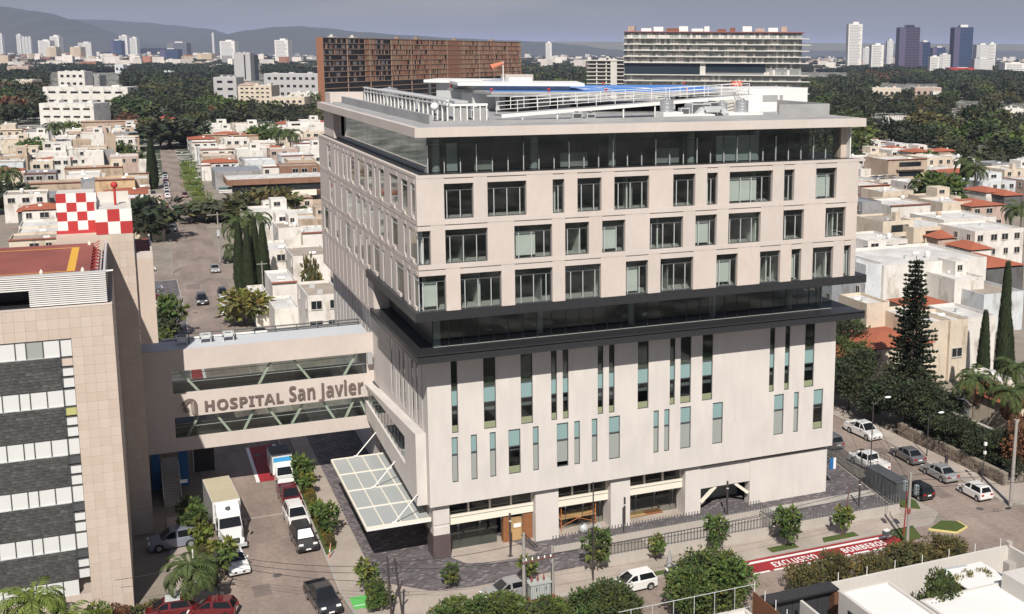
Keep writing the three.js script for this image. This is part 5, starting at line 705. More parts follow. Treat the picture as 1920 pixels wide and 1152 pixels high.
for (let i = 0; i < 9; i++) tree('low1', { ...low1, m: i % 2 ? L.yellow : L.olive }, `low shrub number ${['one', 'two', 'three', 'four', 'five', 'six', 'seven', 'eight', 'nine'][i]} along the planting strip counting from the near end`, 14.35, -100.4 - i * 1.75, null, [0.24, 0.45, 0.3], i, 'shrub', 'shrub');
for (let i = 0; i < 6; i++) tree('low1', { ...low1, m: i % 2 ? L.mid : L.olive }, `low shrub ${['nearest the corner', 'second', 'third', 'fourth', 'fifth', 'farthest'][i]} in the left planting strip by the truck`, 4.0, -96.5 - i * 2.5, null, [0.3, 0.6, 0.38], i, 'shrub', 'shrub');
// --- bottom left: palms and hedge
palm('feathery palm at the left edge before the slate bands', -8.2, -88.5, 4.6, 26, 1.05, L.bright); palm('second feathery palm low at the left edge', -6.4, -87.6, 3.2, 24, 1.0, L.bright); palm('palm over the red car at the bottom left', 2.5, -92.8, 3.3, 30, 1.0, L.palm);
tree('mid1', { ...mid1, m: L.bright }, 'pale green bush between the palms and the tiled pillar', -4.3, -89.6, null, [0.65, 0.9, 0.6], 1, 'bush', 'bush'); tree('mid1', { ...mid1, m: L.rust }, 'reddish bush at the foot of the tiled pillar', -2.9, -91.2, null, [0.6, 0.6, 0.5], 2, 'bush', 'bush');
tag(mesh('hedge', [0, 1, 2, 3].map(i => crownGeo(70 + i, 1300, 1.3, 0.55, 0.6, 0.2, 16).translate(-3.6 + i * 1.6, 0.6, -93.1 + 0.2 * (i % 2))), L.olive), 'low clipped hedge at the foot of the tiled pillar', 'hedge');
// --- right street: conifer, cypresses, palms, shady trees, ivy
{
  const g = at(1690, 872), r = rng(77), f = new Leaves(), h = 20.3;
  for (let k = 0; k < 30; k++) { const y = 2.6 + (h - 3) * Math.pow(k / 30, 0.92), len = (1 - y / (h + 0.6)) * 4.3 + 0.3, nb = 8; for (let i = 0; i < nb; i++) { const a = i * 6.283 / nb + k * 0.7 + r() * 0.4, L2 = len * (0.75 + 0.4 * r()); for (let q = 0.15; q <= 1; q += 0.42 / L2) { const o = V3(Math.cos(a) * L2 * q, y - 0.16 * L2 * q + 0.1 * L2 * q * q * 2, Math.sin(a) * L2 * q); for (let w = 0; w < 13; w++) { const d = V3(Math.cos(a) + (r() - 0.5) * 1.5, 0.25 + 0.6 * r(), Math.sin(a) + (r() - 0.5) * 1.5).normalize(); f.leaf(o, d, rdir(r), 0.5, 0.24, 0.6 + 0.8 * r()); } } } }
  const t = thing('conifer', 'tall tiered conifer standing beside the right hand street', 'conifer', [84.9, 0, -110]); mesh('foliage', f.geo(), L.pine, t); mesh('trunk', ROD([0, 0, 0], [0, h, 0], 0.28, 8, 0.04), M.trunk, t);
}
const shade = { n: 5200, r: [3.6, 3.0, 3.4], leaf: 0.36, clumps: 34, h: 2.6, seed: 61, m: L.dark, low: -0.7 };
tree('shade', shade, 'dark shady tree left of the tall conifer over the parked cars', 80.6, -116.5, null, 1.0, 1); tree('shade', { ...shade, m: L.dark }, 'dark tree against the right hospital corner behind the street lamp', 80.3, -111.2, null, [0.7, 0.62, 0.75], 9); tree('shade', { ...shade, m: L.deep }, 'lighter tree between the hospital corner and the red roofs', 84.6, -123, null, [1.0, 1.0, 1.0], 10); tree('shade', { ...shade, m: L.dark }, 'dark tree filling the shady street end beside the hospital', 88.5, -129.5, null, [1.15, 1.1, 1.1], 11); tree('shade', shade, 'dark spreading tree under the tall conifer', 82.4, -107.5, null, [1.1, 1, 1.1], 2); tree('shade', shade, 'dark tree right of the conifer before the grey wall', 83.2, -103.5, null, [0.95, 0.85, 0.95], 3); tree('shade', { ...shade, m: L.deep }, 'loose tree behind the shady street beside the red tile roof', 91.5, -134, null, [1.05, 1.2, 1.05], 4);
tree('shade', { ...shade, m: L.dark }, 'dark hedge tree behind the grey saloon', 82.2, -98.2, null, [0.75, 0.62, 0.8], 5); tree('shade', { ...shade, m: L.dark }, 'dark hedge tree behind the silver saloon', 82.9, -93.4, null, [0.7, 0.6, 0.8], 6); tree('mid1', { ...mid1, m: L.rust }, 'reddish bougainvillea over the corner garden wall', 84.6, -90.4, null, [1.3, 1.7, 1.2], 7, 'bush', 'bush'); tree('mid1', { ...mid1, m: L.deep }, 'green creeper mound at the right edge of the corner garden', 86.6, -88.6, null, [1.1, 1.9, 1.2], 8, 'bush', 'bush');
cypress('slim dark cypress left of the pair on the right', 97.6, -112, 11.6, 1.0); cypress('tallest dark cypress near the right edge', 100.7, -112, 17.3, 1.2); cypress('short cypress behind the tallest one at the right edge', 103.2, -114, 10, 1.2);
palm('big palm before the grey garden wall on the right', 86.2, -100, 7.4, 22, 1.2, L.palm, null, 0, 3); palm('double palm with dry skirts right of the big palm', 88.0, -96.2, 6.8, 24, 1.2, L.palm, null, 0, 6); palm('palm behind the double palm at the right edge', 91.5, -99, 8.4, 20, 1.1, L.palm);
// ivy and planting over the street wall
tag(mesh('ivy', [0, 1, 2, 3, 4].map(i => crownGeo(90 + i, 900, 0.8, 1.1, 2.0, 0.22, 14).translate(81.4 + 0.3 * i, 1.6, -104 + i * 3.6)), L.dark), 'dark creeper hanging over the stone garden wall on the right', 'creeper', null, 'stuff');
// ---------------------------------------------------------------- fences, walls, poles, wires and signals
function picketFence(label, name, a, b, y0, h, gap, wallH, group, m = M.frame, wallM = M.wallConc, w = 0.09) {
  const t = thing(name, label, 'fence'), n = Math.round(Math.hypot(b[0] - a[0], b[1] - a[1]) / gap), ang = -Math.atan2(b[1] - a[1], b[0] - a[0]), g = B(-w / 2, w / 2, 0, h, -0.02, 0.02);
  for (let i = 0; i <= n; i++) { const k = i / n, p = mesh('picket', g, m, t); p.position.set(a[0] + (b[0] - a[0]) * k, y0, a[1] + (b[1] - a[1]) * k); p.rotation.y = ang; }
  mesh('rail', BAR([a[0], y0 + 0.12, a[1]], [b[0], y0 + 0.12, b[1]], 0.05, 0.05), m, t);
  if (wallH) mesh('base_wall', BAR([a[0], (y0 - wallH) + wallH / 2, a[1]], [b[0], (y0 - wallH) + wallH / 2, b[1]], 0.22, wallH), wallM, t);
  return t;
}
const picketM = mat(0.12, 0.12, 0.125, 0.5);
picketFence('long low concrete wall with grey pickets along the front pavement', 'front_fence', [34.2, -86.98], [66.1, -86.55], 1.02, 1.05, 0.32, 0.92, null, picketM);
picketFence('inner picket fence on a pale wall behind the sunken ramp', 'ramp_fence', [32.3, -91.2], [53.2, -91.2], 0.72, 1.0, 0.3, 0.6, null, picketM);
picketFence('short picket return between the ramp fence and the front wall', 'ramp_fence', [53.35, -91.1], [53.35, -87.2], 0.55, 1.0, 0.3, 0.42, null, picketM);
picketFence('tall dark picket fence along the right side of the hospital', 'side_fence', [68.3, -102.4], [66.2, -86.7], 0.3, 2.1, 0.26, 0.2, null, mat(0.075, 0.08, 0.085, 0.5));
picketFence('second dark picket fence running from the wall corner to the side fence', 'side_fence', [64.2, -100.5], [68.2, -100.8], 0.2, 1.9, 0.28, 0, null, mat(0.075, 0.08, 0.085, 0.5));
{ const t = thing('utility_cabinet', 'big dark grey ribbed cabinet behind the side fence', 'cabinet', [68.2, 0.1, -91.4]); mesh('casing', B(-0.75, 0.75, 0, 1.95, -2.6, 2.6), mat(0.06, 0.068, 0.07, 0.6), t); for (let i = 0; i < 17; i++) mesh('rib', B(-0.8, -0.76, 0.1, 1.85, -2.5 + i * 0.31, -2.4 + i * 0.31), M.frame, t); mesh('lid', B(-0.8, 0.8, 1.95, 2.0, -2.65, 2.65), M.frame, t); }
{ const t = thing('hanging_sign', 'blue and white sign on the right corner of the hospital wall', 'sign', [63.4, 2.1, -94.6]); mesh('board', B(0, 0.7, 0, 1.2, -0.06, 0), M.blue, t); mesh('white_band', B(0.42, 0.72, 0.02, 1.22, 0.002, 0.01), M.whitePaint, t); mesh('bracket', B(-0.8, 0, 1.0, 1.06, -0.05, -0.01), M.frame, t); }
{ const t = thing('cross_marker', 'grey painted cross plate on the corner pavement', 'marking'); mesh('plate', [B(67.1, 68.5, 0.005, 0.012, -84.15, -83.95), B(68.0, 68.2, 0.005, 0.0125, -84.6, -83.95)], M.roofGrey, t); }
// bollard lamps on the forecourt
[[39.68, -92.33, 3.6, 'in front of the second big column'], [50.29, -92.2, 3.6, 'in front of the garage opening'], [28.61, -92.02, 4.0, 'before the wooden entrance doors'], [63.4, -89.3, 3.0, 'on the right forecourt before the blank wall']].forEach(([x, z, h, w]) => {
  const t = thing('post_lamp', 'slim dark post lamp ' + w, 'lamp post', [x, 0.13, z]); mesh('post', B(-0.07, 0.07, 0, h, -0.07, 0.07), M.darkPole, t); mesh('lamp_head', B(-0.09, 0.09, h - 0.75, h - 0.68, -0.09, 0.09), M.lampGlass, t); mesh('base_plate', B(-0.2, 0.2, 0, 0.04, -0.2, 0.2), M.frame, t); });
const pole = (name, label, x, z, h, r, m, lean = [0, 0], cat = 'pole') => { const t = thing(name, label, cat, [x, 0, z]); mesh('shaft', ROD([0, 0, 0], [lean[0], h, lean[1]], r, 9, r * 0.75), m, t); return t; };
const armLamp = (t, h, dx, dz, m) => { mesh('arm', [ROD([0, h - 0.1, 0], [dx * 0.6, h + 0.55, dz * 0.6], 0.035), ROD([dx * 0.6, h + 0.55, dz * 0.6], [dx, h + 0.6, dz], 0.035)], m, t); const g = new THREE.SphereGeometry(0.32, 12, 8); g.scale(1.2, 0.35, 0.6); g.translate(dx, h + 0.58, dz); mesh('lamp_head', g, M.lampGlass, t); };
pole('street_lamp', 'tall thin dark lamp post before the front wall', 33.53, -84.69, 8.85, 0.07, M.darkPole, [0.03, 0], 'street lamp');
{ const t = pole('street_lamp', 'dark street lamp with a bent arm between the parked pickups', 68.9, -95.3, 8.2, 0.07, M.darkPole, [0.05, 0], 'street lamp'); armLamp(t, 8.2, 1.7, 0.2, M.darkPole); }
{ const t = pole('street_lamp', 'dark street lamp under the conifer with its arm towards the road', 78.6, -98.4, 4.6, 0.07, M.darkPole, [0, 0], 'street lamp'); armLamp(t, 4.6, 1.2, 0.6, M.darkPole); }
pole('leaning_post', 'brown post leaning to the right at the kerb of the red lane', 57.9, -84.1, 4.95, 0.07, mat(0.12, 0.07, 0.055, 0.8), [0.85, -0.15]);
pole('utility_pole', 'big grey concrete pole on the corner at the right edge', 77.4, -83.7, 8.9, 0.2, M.pole, [0.1, 0]); { const t = pole('street_lamp', 'thin dark post with two white lamps by the white crossover', 77.9, -88.6, 5.0, 0.06, M.darkPole, [0.25, 0], 'street lamp'); mesh('lamp_head', B(0.1, 0.36, 4.6, 4.95, -0.1, 0.1), M.lampGlass, t); mesh('lamp_head', B(0.1, 0.32, 3.7, 4.0, -0.1, 0.1), M.lampGlass, t); }
{ // corner pole with signal heads and its red neighbour
  const t = pole('utility_pole', 'concrete corner pole with signal heads at the end of the red lane', 62.2, -80.0, 7.0, 0.15, M.pole, [0.05, 0]);
  for (const [dx, y] of [[-0.5, 5.9], [0.75, 5.3]]) { mesh('signal_box', B(dx - 0.17, dx + 0.17, y - 0.45, y + 0.45, -0.15, 0.15), mat(0.22, 0.26, 0.26, 0.5), t); for (const q of [-0.28, 0, 0.28]) mesh('signal_lens', CYL(0, 0, 0.05, 0, 0.1).clone().rotateX(Math.PI / 2).translate(dx, y + q, 0.16), M.frame, t); mesh('signal_arm', B(Math.min(0, dx), Math.max(0, dx), y, y + 0.05, -0.03, 0.03), M.frame, t); }
  mesh('band', CYL(0, 3.2, 3.7, 0, 0.17), M.rust, t);
  pole('sign_post', 'dark red sign post just right of the corner pole', 63.3, -82.0, 5.1, 0.07, mat(0.25, 0.03, 0.035, 0.6), [0.2, 0]);
}
{ const t = pole('utility_pole', 'dark double wooden pole with cable loops at the street corner', 16.6, -84.7, 5.4, 0.1, M.darkPole, [-0.2, 0]); mesh('shaft', ROD([0.85, 0, 0.2], [0.35, 5.2, 0.1], 0.09, 8, 0.08), M.darkPole, t); mesh('cable_loop', new THREE.TorusGeometry(0.35, 0.025, 6, 20).translate(-0.8, 4.2, 0), M.wire, t); mesh('cable_loop', new THREE.TorusGeometry(0.35, 0.025, 6, 20).translate(0.5, 4.3, 0.1), M.wire, t); mesh('bracket', [BAR([-0.35, 4.7, 0], [0.6, 4.7, 0.1], 0.08, 0.1), BAR([0.5, 2.0, 0.1], [0.9, 3.2, 0.1], 0.1, 0.1)], M.darkPole, t); }
{ // transformer platform between two pale poles
  const t = thing('transformer_pole', 'two pale concrete poles carrying a grey transformer and a crossarm', 'transformer', [27.2, 0, -80.3]);
  mesh('pole', ROD([-1.2, 0, 0], [-1.15, 7.4, 0], 0.16, 9, 0.12), M.pole, t); mesh('pole', ROD([1.25, 0, -0.1], [1.2, 5.9, -0.1], 0.15, 9, 0.12), M.pole, t);
  mesh('crossarm', BAR([-1.35, 5.0, 0.1], [1.3, 5.15, 0.05], 0.14, 0.16), mat(0.12, 0.06, 0.05, 0.8), t); mesh('crossarm', BAR([-1.3, 5.5, 0.1], [-0.9, 5.0, 0.1], 0.06, 0.06), M.frame, t);
  for (let i = 0; i < 5; i++) mesh('insulator', CYL(-1.0 + i * 0.5, 5.15, 5.35, 0.1, 0.07, 0.05), M.lampGlass, t);
  for (let i = 0; i < 4; i++) mesh('fuse', CYL(-0.85 + i * 0.55, 4.65, 5.0, 0.12, 0.04), M.frame, t);
  mesh('tank', [B(-0.75, 0.85, 2.0, 3.15, -0.4, 0.4), B(-0.85, 0.95, 3.15, 3.25, -0.5, 0.5)], mat(0.42, 0.44, 0.42, 0.5, { metalness: 0.2 }), t); for (let i = 0; i < 8; i++) mesh('cooling_fin', B(-0.68 + i * 0.2, -0.62 + i * 0.2, 2.1, 3.05, 0.4, 0.6), M.alu, t);
  for (let i = 0; i < 3; i++) mesh('bushing', [CYL(-0.55 + i * 0.5, 3.25, 3.8, 0, 0.06, 0.04), CYL(-0.55 + i * 0.5, 3.4, 3.5, 0, 0.1)], M.rust, t);
  for (let i = 0; i < 4; i++) mesh('terminal', CYL(-0.3 + i * 0.25, 2.65, 2.95, 0.45, 0.04), M.frame, t); mesh('platform', B(-1.3, 1.3, 1.75, 1.95, -0.35, 0.35), M.rust, t);
  mesh('switch', [ROD([-1.3, 7.3, 0], [-0.3, 6.1, 0.1], 0.06), ROD([-1.1, 7.35, 0.2], [-0.1, 6.2, 0.3], 0.05)], M.darkPole, t); mesh('cable', [ROD([-1.1, 5, 0.12], [-1.0, 2, 0.3], 0.05), ROD([1.05, 4.6, 0.12], [1.0, 1.6, 0.2], 0.05)], M.frame, t);
}
{ const t = pole('utility_pole', 'dark pole beside the white saloon at the bottom left', 4.55, -93.2, 4.5, 0.09, M.darkPole, [-0.12, 0]); mesh('bracket', BAR([-0.4, 4.1, 0], [0.3, 4.2, 0], 0.06, 0.08), M.darkPole, t); }
{ const t = pole('street_lamp', 'short lamp post in the shade beside the blue stair', 2.6, -113.4, 3.4, 0.06, M.frame, [0, 0], 'street lamp'); mesh('lamp_head', B(0, 0.7, 3.3, 3.5, -0.2, 0.2), M.lampGlass, t); }
[['slim white bollard by the palm', 3.6, -95.8], ['slim white bollard beside the kerb of the shady drive', 3.0, -101.8]].forEach(([l, x, z]) => { const t = thing('bollard', l, 'bollard', [x, 0.13, z]); mesh('post', CYL(0, 0, 1.1, 0, 0.06), M.whitePaint, t); mesh('cap', CYL(0, 1.1, 1.15, 0, 0.08, 0.03), M.whitePaint, t); });
{ const t = thing('traffic_post', 'small red and white post at the planting strip corner', 'post', [13.9, 0.1, -97.9]); mesh('post', ROD([0, 0, 0], [0.2, 1.4, 0], 0.05), mat(0.6, 0.25, 0.15, 0.6), t); mesh('white_band', ROD([0.08, 0.6, 0], [0.12, 0.85, 0], 0.06), M.whitePaint, t); const c = thing('traffic_cone', 'dark traffic cone left by the dark suv', 'cone', [40.6, 0.13, -84.6]); mesh('cone', CYL(0, 0.05, 1.5, 0, 0.3, 0.06), M.roofGrey, c); mesh('foot', B(-0.35, 0.35, 0, 0.05, -0.35, 0.35), M.frame, c); }
// poles of the far left street
{ const t = pole('utility_pole', 'pale pole with crossarms and a transformer beyond the crossing', 16.44, -253.5, 10.6, 0.16, M.pole); mesh('crossarm', B(-2.1, 0.8, 10.0, 10.15, -0.08, 0.08), M.pole, t); mesh('crossarm', B(-1.7, 2.6, 7.5, 7.65, -0.08, 0.08), M.pole, t); mesh('tank', CYL(0.05, 5.6, 6.8, 0.3, 0.4), M.alu, t); }
[['pale lamp post at the left corner of the crossing', 6.83, -244, 6.5], ['dark pole by the sapling behind the bridge', 6.5, -203.9, 3.6], ['pale pole beside the restaurant hedge', 19.6, -330, 9], ['second pale pole along the far left hedge', 20.2, -356, 9.4], ['third pale pole along the far left hedge', 20.4, -392, 9.4], ['pale pole in front of the white houses beyond the crossing', 34.2, -252, 7], ['thin pole by the cypress row', 20.9, -214, 6.5]].forEach(([l, x, z, h]) => { const t = pole('utility_pole', l, x, z, h, 0.11, M.pole); mesh('crossarm', B(-0.9, 0.9, h - 0.5, h - 0.38, -0.06, 0.06), M.pole, t); });
[[19.8, -344, 'beside the restaurant hedge'], [19.9, -430, 'by the dark trees at the street end']].forEach(([x, z, w]) => { const t = pole('street_lamp', 'street lamp with a curved white arm ' + w, x, z, 8, 0.09, M.pole, [0, 0], 'street lamp'); armLamp(t, 8, -2.4, 0, M.pole); });
{ const p = at(1652, 328), t = pole('street_lamp', 'curved arm street lamp before the tan apartment house', p.x, p.z, 9, 0.12, M.pole, [0, 0], 'street lamp'); armLamp(t, 9, -3, 0, M.pole); }
// wires: each sagging cable is a thing
function wire(label, a, b, sag, r = 0.022) { a = V3(...a); b = V3(...b); const c = new THREE.CatmullRomCurve3([0, 0.25, 0.5, 0.75, 1].map(k => a.clone().lerp(b, k).add(V3(0, -4 * sag * k * (1 - k), 0)))); const o = mesh('cable', new THREE.TubeGeometry(c, 16, r, 4, false), M.wire); tag(o, label, 'cable', 'overhead cables'); }
[[[16.4, 4.9, -84.7], [26, 6.6, -80.3], 0.3, 'upper cable from the double pole to the transformer poles'], [[16.4, 4.4, -84.7], [26, 5.2, -80.3], 0.25, 'middle cable from the double pole to the transformer poles'], [[4.4, 4.3, -93.2], [16.4, 4.7, -84.7], 0.5, 'upper cable across the street at the bottom left'], [[4.4, 3.8, -93.2], [16.4, 4.1, -84.7], 0.45, 'lower cable across the street at the bottom left'], [[4.4, 3.4, -93.2], [16.5, 3.3, -84.7], 0.4, 'lowest cable across the street at the bottom left'], [[16.4, 3.9, -84.7], [62.2, 6.6, -80], 1.0, 'long sagging cable in front of the forecourt'], [[27, 5.4, -80.2], [62.2, 6.2, -80], 0.7, 'cable from the transformer poles to the corner pole'], [[62.2, 6.7, -80], [76, 7.2, -118], 0.5, 'upper cable up the right hand street'], [[62.2, 6.0, -80], [78, 6.5, -112], 0.6, 'lower cable up the right hand street'], [[62.2, 6.8, -80], [110, 7, -74], 0.8, 'upper cable over the junction at the right edge'], [[62.2, 6.3, -80], [110, 6.2, -74], 0.9, 'middle cable over the junction at the right edge'], [[62.2, 5.6, -80], [110, 5.4, -75], 1.0, 'lower cable over the junction at the right edge'], [[-3, 3.2, -93.6], [4.4, 3.9, -93.2], 0.2, 'thin cable in front of the tiled pillar']].forEach(([a, b, s, l]) => wire(l, a, b, s));
{ const t = thing('cable_coil', 'coil of cable hanging on the wires at the right edge', 'cable coil', [73.6, 5.3, -78.4]); mesh('coil', new THREE.TorusGeometry(0.3, 0.03, 6, 20), M.wire, t); mesh('splice_box', B(1.2, 1.9, -0.1, 0.1, -0.1, 0.1), M.wire, t); }
// stone garden wall and grey walls on the right street
{
  const t = thing('stone_wall', 'rough stone garden wall under the creeper on the right street', 'wall'), r = rng(303), st = [0, 1, 2].map(i => mat(0.2 + i * 0.05, 0.16 + i * 0.04, 0.13 + i * 0.03, 0.95, { map: T.concrete }));
  mesh('core', B(80.4, 80.8, 0, 1.5, -106, -88), M.soil, t); for (let z = -106; z < -88.4; z += 0.75) for (let y = 0; y < 3; y++) { const s = mesh('stone', B(80.15 + r() * 0.1, 80.42, y * 0.5 + 0.02, y * 0.5 + 0.48, z + r() * 0.1, z + 0.66 + r() * 0.08), st[Math.floor(r() * 3)], t); }
}
{ const t = thing('garden_wall', 'tall dark grey garden wall with a low gable behind the palms', 'wall'); mesh('wall', [B(84.5, 84.8, 0, 3.4, -106, -92), B(84.8, 104, 0, 3.4, -106.3, -106)], mat(0.14, 0.145, 0.155, 0.8, { map: T.streak }), t); mesh('coping', B(84.4, 84.9, 3.4, 3.5, -106, -92), M.wallConc, t); }
// compound at the bottom right: white walls, flat roofs, black gate
{
  const t = thing('compound_wall', 'long white compound wall along the near side of the front street', 'wall'); mesh('wall', B(48.4, 66.2, 0, 3, -71.5, -71.25), M.white, t); mesh('wall', B(65.95, 66.2, 0, 3, -71.25, -52), M.white, t); mesh('post', B(65.85, 66.3, 3, 3.35, -71.6, -71.15), M.wallConc, t);
  for (let i = 0; i < 7; i++) { mesh('wire_post', ROD([49 + i * 2.7, 3, -71.4], [49 + i * 2.7, 3.75, -71.4], 0.035), M.whitePaint, t); }
}
{
  const t = thing('white_house', 'white flat roofed house with a dark window at the bottom right corner', 'house'); mesh('wall', B(46.7, 51.2, 0, 4.0, -67.9, -50), M.white, t); mesh('roof', B(46.95, 50.95, 4.0, 4.03, -67.65, -50), M.whitePaint, t);
  mesh('parapet', [B(46.7, 51.2, 4.0, 4.2, -67.9, -67.65), B(46.7, 46.95, 4.0, 4.2, -67.65, -50), B(50.95, 51.2, 4.0, 4.2, -67.65, -50)], M.white, t);
  const w = mesh('window', B(46.66, 46.69, 2.0, 3.3, -66.6, -60), M.frame, t); mesh('pane', B(46.62, 46.65, 2.1, 3.2, -66.5, -63.4), M.pane, w); mesh('pane', B(46.62, 46.65, 2.1, 3.2, -63.2, -60.1), M.pane, w);
}
{
  const t = thing('white_house', 'white roofed wing with a skylight beside the clipped bush', 'house'); mesh('wall', B(52.4, 65, 0, 3.2, -65.6, -50), M.white, t); mesh('roof', B(52.65, 64.8, 3.2, 3.23, -65.4, -50), M.whitePaint, t); mesh('parapet', [B(52.4, 65, 3.2, 3.4, -65.6, -65.4), B(52.4, 52.65, 3.2, 3.4, -65.4, -50)], M.white, t); mesh('wall', B(59.6, 65.9, 0, 4.6, -64.9, -50), M.white, t);
  mesh('roof', B(57.4, 61.6, 3.0, 3.1, -69.6, -66), M.whitePaint, t); mesh('skylight', B(61.2, 61.9, 3.4, 4.5, -66.6, -65.9), M.wallConc, t); mesh('awning', BAR([57.4, 3.1, -69.6], [60, 3.1, -69.4], 0.3, 0.12), M.alu, t);
}
{
  const t = thing('black_gate', 'black panelled vehicle gate with a flat hood beside the white compound wall', 'gate'); for (let i = 0; i < 5; i++) for (let j = 0; j < 3; j++) mesh('panel', B(42.3 + i * 1.12, 43.38 + i * 1.12, 0.1 + j * 0.9, 0.96 + j * 0.9, -70.9, -70.82), mat(0.035, 0.037, 0.042, 0.5), t); mesh('hood', B(42.1, 48.3, 2.9, 3.06, -71.6, -70.2), M.dark, t); mesh('beam', B(42.1, 48.3, 2.7, 2.9, -70.98, -70.76), M.frame, t); mesh('post', B(47.9, 48.35, 0, 2.7, -70.9, -70.2), mat(0.13, 0.06, 0.035, 0.7), t);
  const f = thing('rust_fence', 'rust brown metal fence running towards the camera at the bottom', 'fence'); for (let i = 0; i < 11; i++) mesh('panel', B(42.0, 42.06, 0, 3.0, -72.6 + i * 0.9, -71.74 + i * 0.9), mat(0.2, 0.085, 0.04, 0.8), f); for (let i = 0; i < 6; i++) mesh('wire_post', ROD([42.03, 3, -72.4 + i * 1.6], [42.03, 3.8, -72.4 + i * 1.6], 0.035), M.whitePaint, f);
  const w = thing('garden_wall', 'low white wall at the bottom edge left of the rust fence', 'wall'); mesh('wall', [B(36.6, 40.2, 0, 2.9, -70.6, -70.3), B(40.0, 40.25, 0, 2.9, -70.3, -58), B(44.2, 44.4, 0, 3.3, -69.3, -58)], M.white, w); mesh('terrace', B(36.6, 40, 2.5, 2.6, -70.3, -58), M.white, w);
  const s = thing('security_fence', 'thin mesh fence with pale rails before the big round trees', 'fence'); for (let i = 0; i < 7; i++) mesh('post', ROD([32 + i * 1.75, 0, -73.2], [32 + i * 1.75, 3.25, -73.2], 0.035), M.alu, s); mesh('rail', ROD([31, 3.2, -73.2], [42.6, 3.2, -73.2], 0.03), M.alu, s); mesh('rail', ROD([31, 1.4, -73.2], [42.6, 1.4, -73.2], 0.025), M.alu, s);
}
// people
function person(label, x, y, z, turn, cloth, legs) {
  const t = thing('person', label, 'person', [x, y, z], turn), J = (pts, r0, r1, rs = 1) => new THREE.TubeGeometry(new THREE.CatmullRomCurve3(pts.map(p => V3(...p))), 10, r0, 8, false);
  const prof = [[0.001, 0.82], [0.15, 0.84], [0.165, 0.95], [0.14, 1.1], [0.17, 1.28], [0.185, 1.4], [0.1, 1.47], [0.055, 1.5], [0.055, 1.55], [0.001, 1.56]].map(p => new THREE.Vector2(...p)); const torso = new THREE.LatheGeometry(prof, 12); torso.scale(1, 1, 0.65);
  const head = new THREE.SphereGeometry(0.105, 12, 10); head.scale(0.92, 1.18, 1); head.translate(0, 1.64, 0.01);
  const body = mesh('body', [torso, ROD([0.09, 0.86, 0], [0.11, 0.47, 0.03], 0.085, 8, 0.06), ROD([0.11, 0.49, 0.03], [0.11, 0.06, -0.02], 0.06, 8, 0.042), ROD([-0.09, 0.86, 0], [-0.1, 0.47, 0.06], 0.085, 8, 0.06), ROD([-0.1, 0.49, 0.06], [-0.11, 0.06, 0.06], 0.06, 8, 0.042), B(0.06, 0.16, 0, 0.08, -0.08, 0.17), B(-0.16, -0.06, 0, 0.08, 0, 0.25)], legs, t);
  mesh('shirt', [torso.clone().scale(1.06, 1, 1.08), ROD([0.18, 1.4, 0], [0.25, 1.12, 0.02], 0.055, 8, 0.045), ROD([-0.18, 1.4, 0], [-0.24, 1.12, 0.03], 0.055, 8, 0.045)], cloth, t);
  mesh('skin', [head, ROD([0.25, 1.13, 0.02], [0.24, 0.86, 0.12], 0.04, 8, 0.03), ROD([-0.24, 1.13, 0.03], [-0.2, 0.9, 0.16], 0.04, 8, 0.03)], mat(0.3, 0.17, 0.11, 0.7), t); const hair = new THREE.SphereGeometry(0.112, 12, 8, 0, 6.3, 0, 1.7); hair.translate(0, 1.675, -0.012); mesh('hair', hair, M.wire, t); return t;
}
person('worker in dark clothes standing inside the third ground floor bay', 45.2, 0.16, -96.9, 0.5, mat(0.08, 0.05, 0.045, 0.9), mat(0.03, 0.03, 0.035, 0.9));
person('person in dark clothes on the pavement behind the silver saloon', 78.2, 0.13, -94.6, -1.2, mat(0.03, 0.03, 0.035, 0.9), mat(0.03, 0.03, 0.04, 0.9));
// ---------------------------------------------------------------- houses of the neighbourhood
function onZ(px, py, z) { const d = V3((px - PX) / FOCAL, -(py - PY) / FOCAL, -1).applyMatrix4(EYEM), t = z / d.z; return V3(d.x * t, EYE + d.y * t, z); }
const HC = { W: mat(0.74, 0.72, 0.69, 0.8, { map: T.house }), C: mat(0.66, 0.58, 0.48, 0.85, { map: T.house }), T: mat(0.48, 0.385, 0.3, 0.85, { map: T.house }), P: mat(0.5, 0.38, 0.33, 0.85, { map: T.house }), G: mat(0.33, 0.33, 0.34, 0.85, { map: T.house }), O: mat(0.62, 0.44, 0.27, 0.85, { map: T.house }), D: mat(0.12, 0.12, 0.125, 0.8, { map: T.house }), B: mat(0.27, 0.15, 0.1, 0.85, { map: T.house }), L: mat(0.62, 0.66, 0.7, 0.8, { map: T.house }) };
const roofW = mat(0.72, 0.7, 0.67, 0.85, { map: T.concrete }), roofT = mat(0.42, 0.36, 0.3, 0.9, { map: T.concrete }), sheet = mat(0.3, 0.32, 0.35, 0.6, { map: T.concrete });
const tankShape = join([new THREE.LatheGeometry([[0.001, 0], [0.5, 0], [0.52, 0.9], [0.4, 1.15], [0.16, 1.25], [0.001, 1.25]].map(p => new THREE.Vector2(...p)), 12)]);
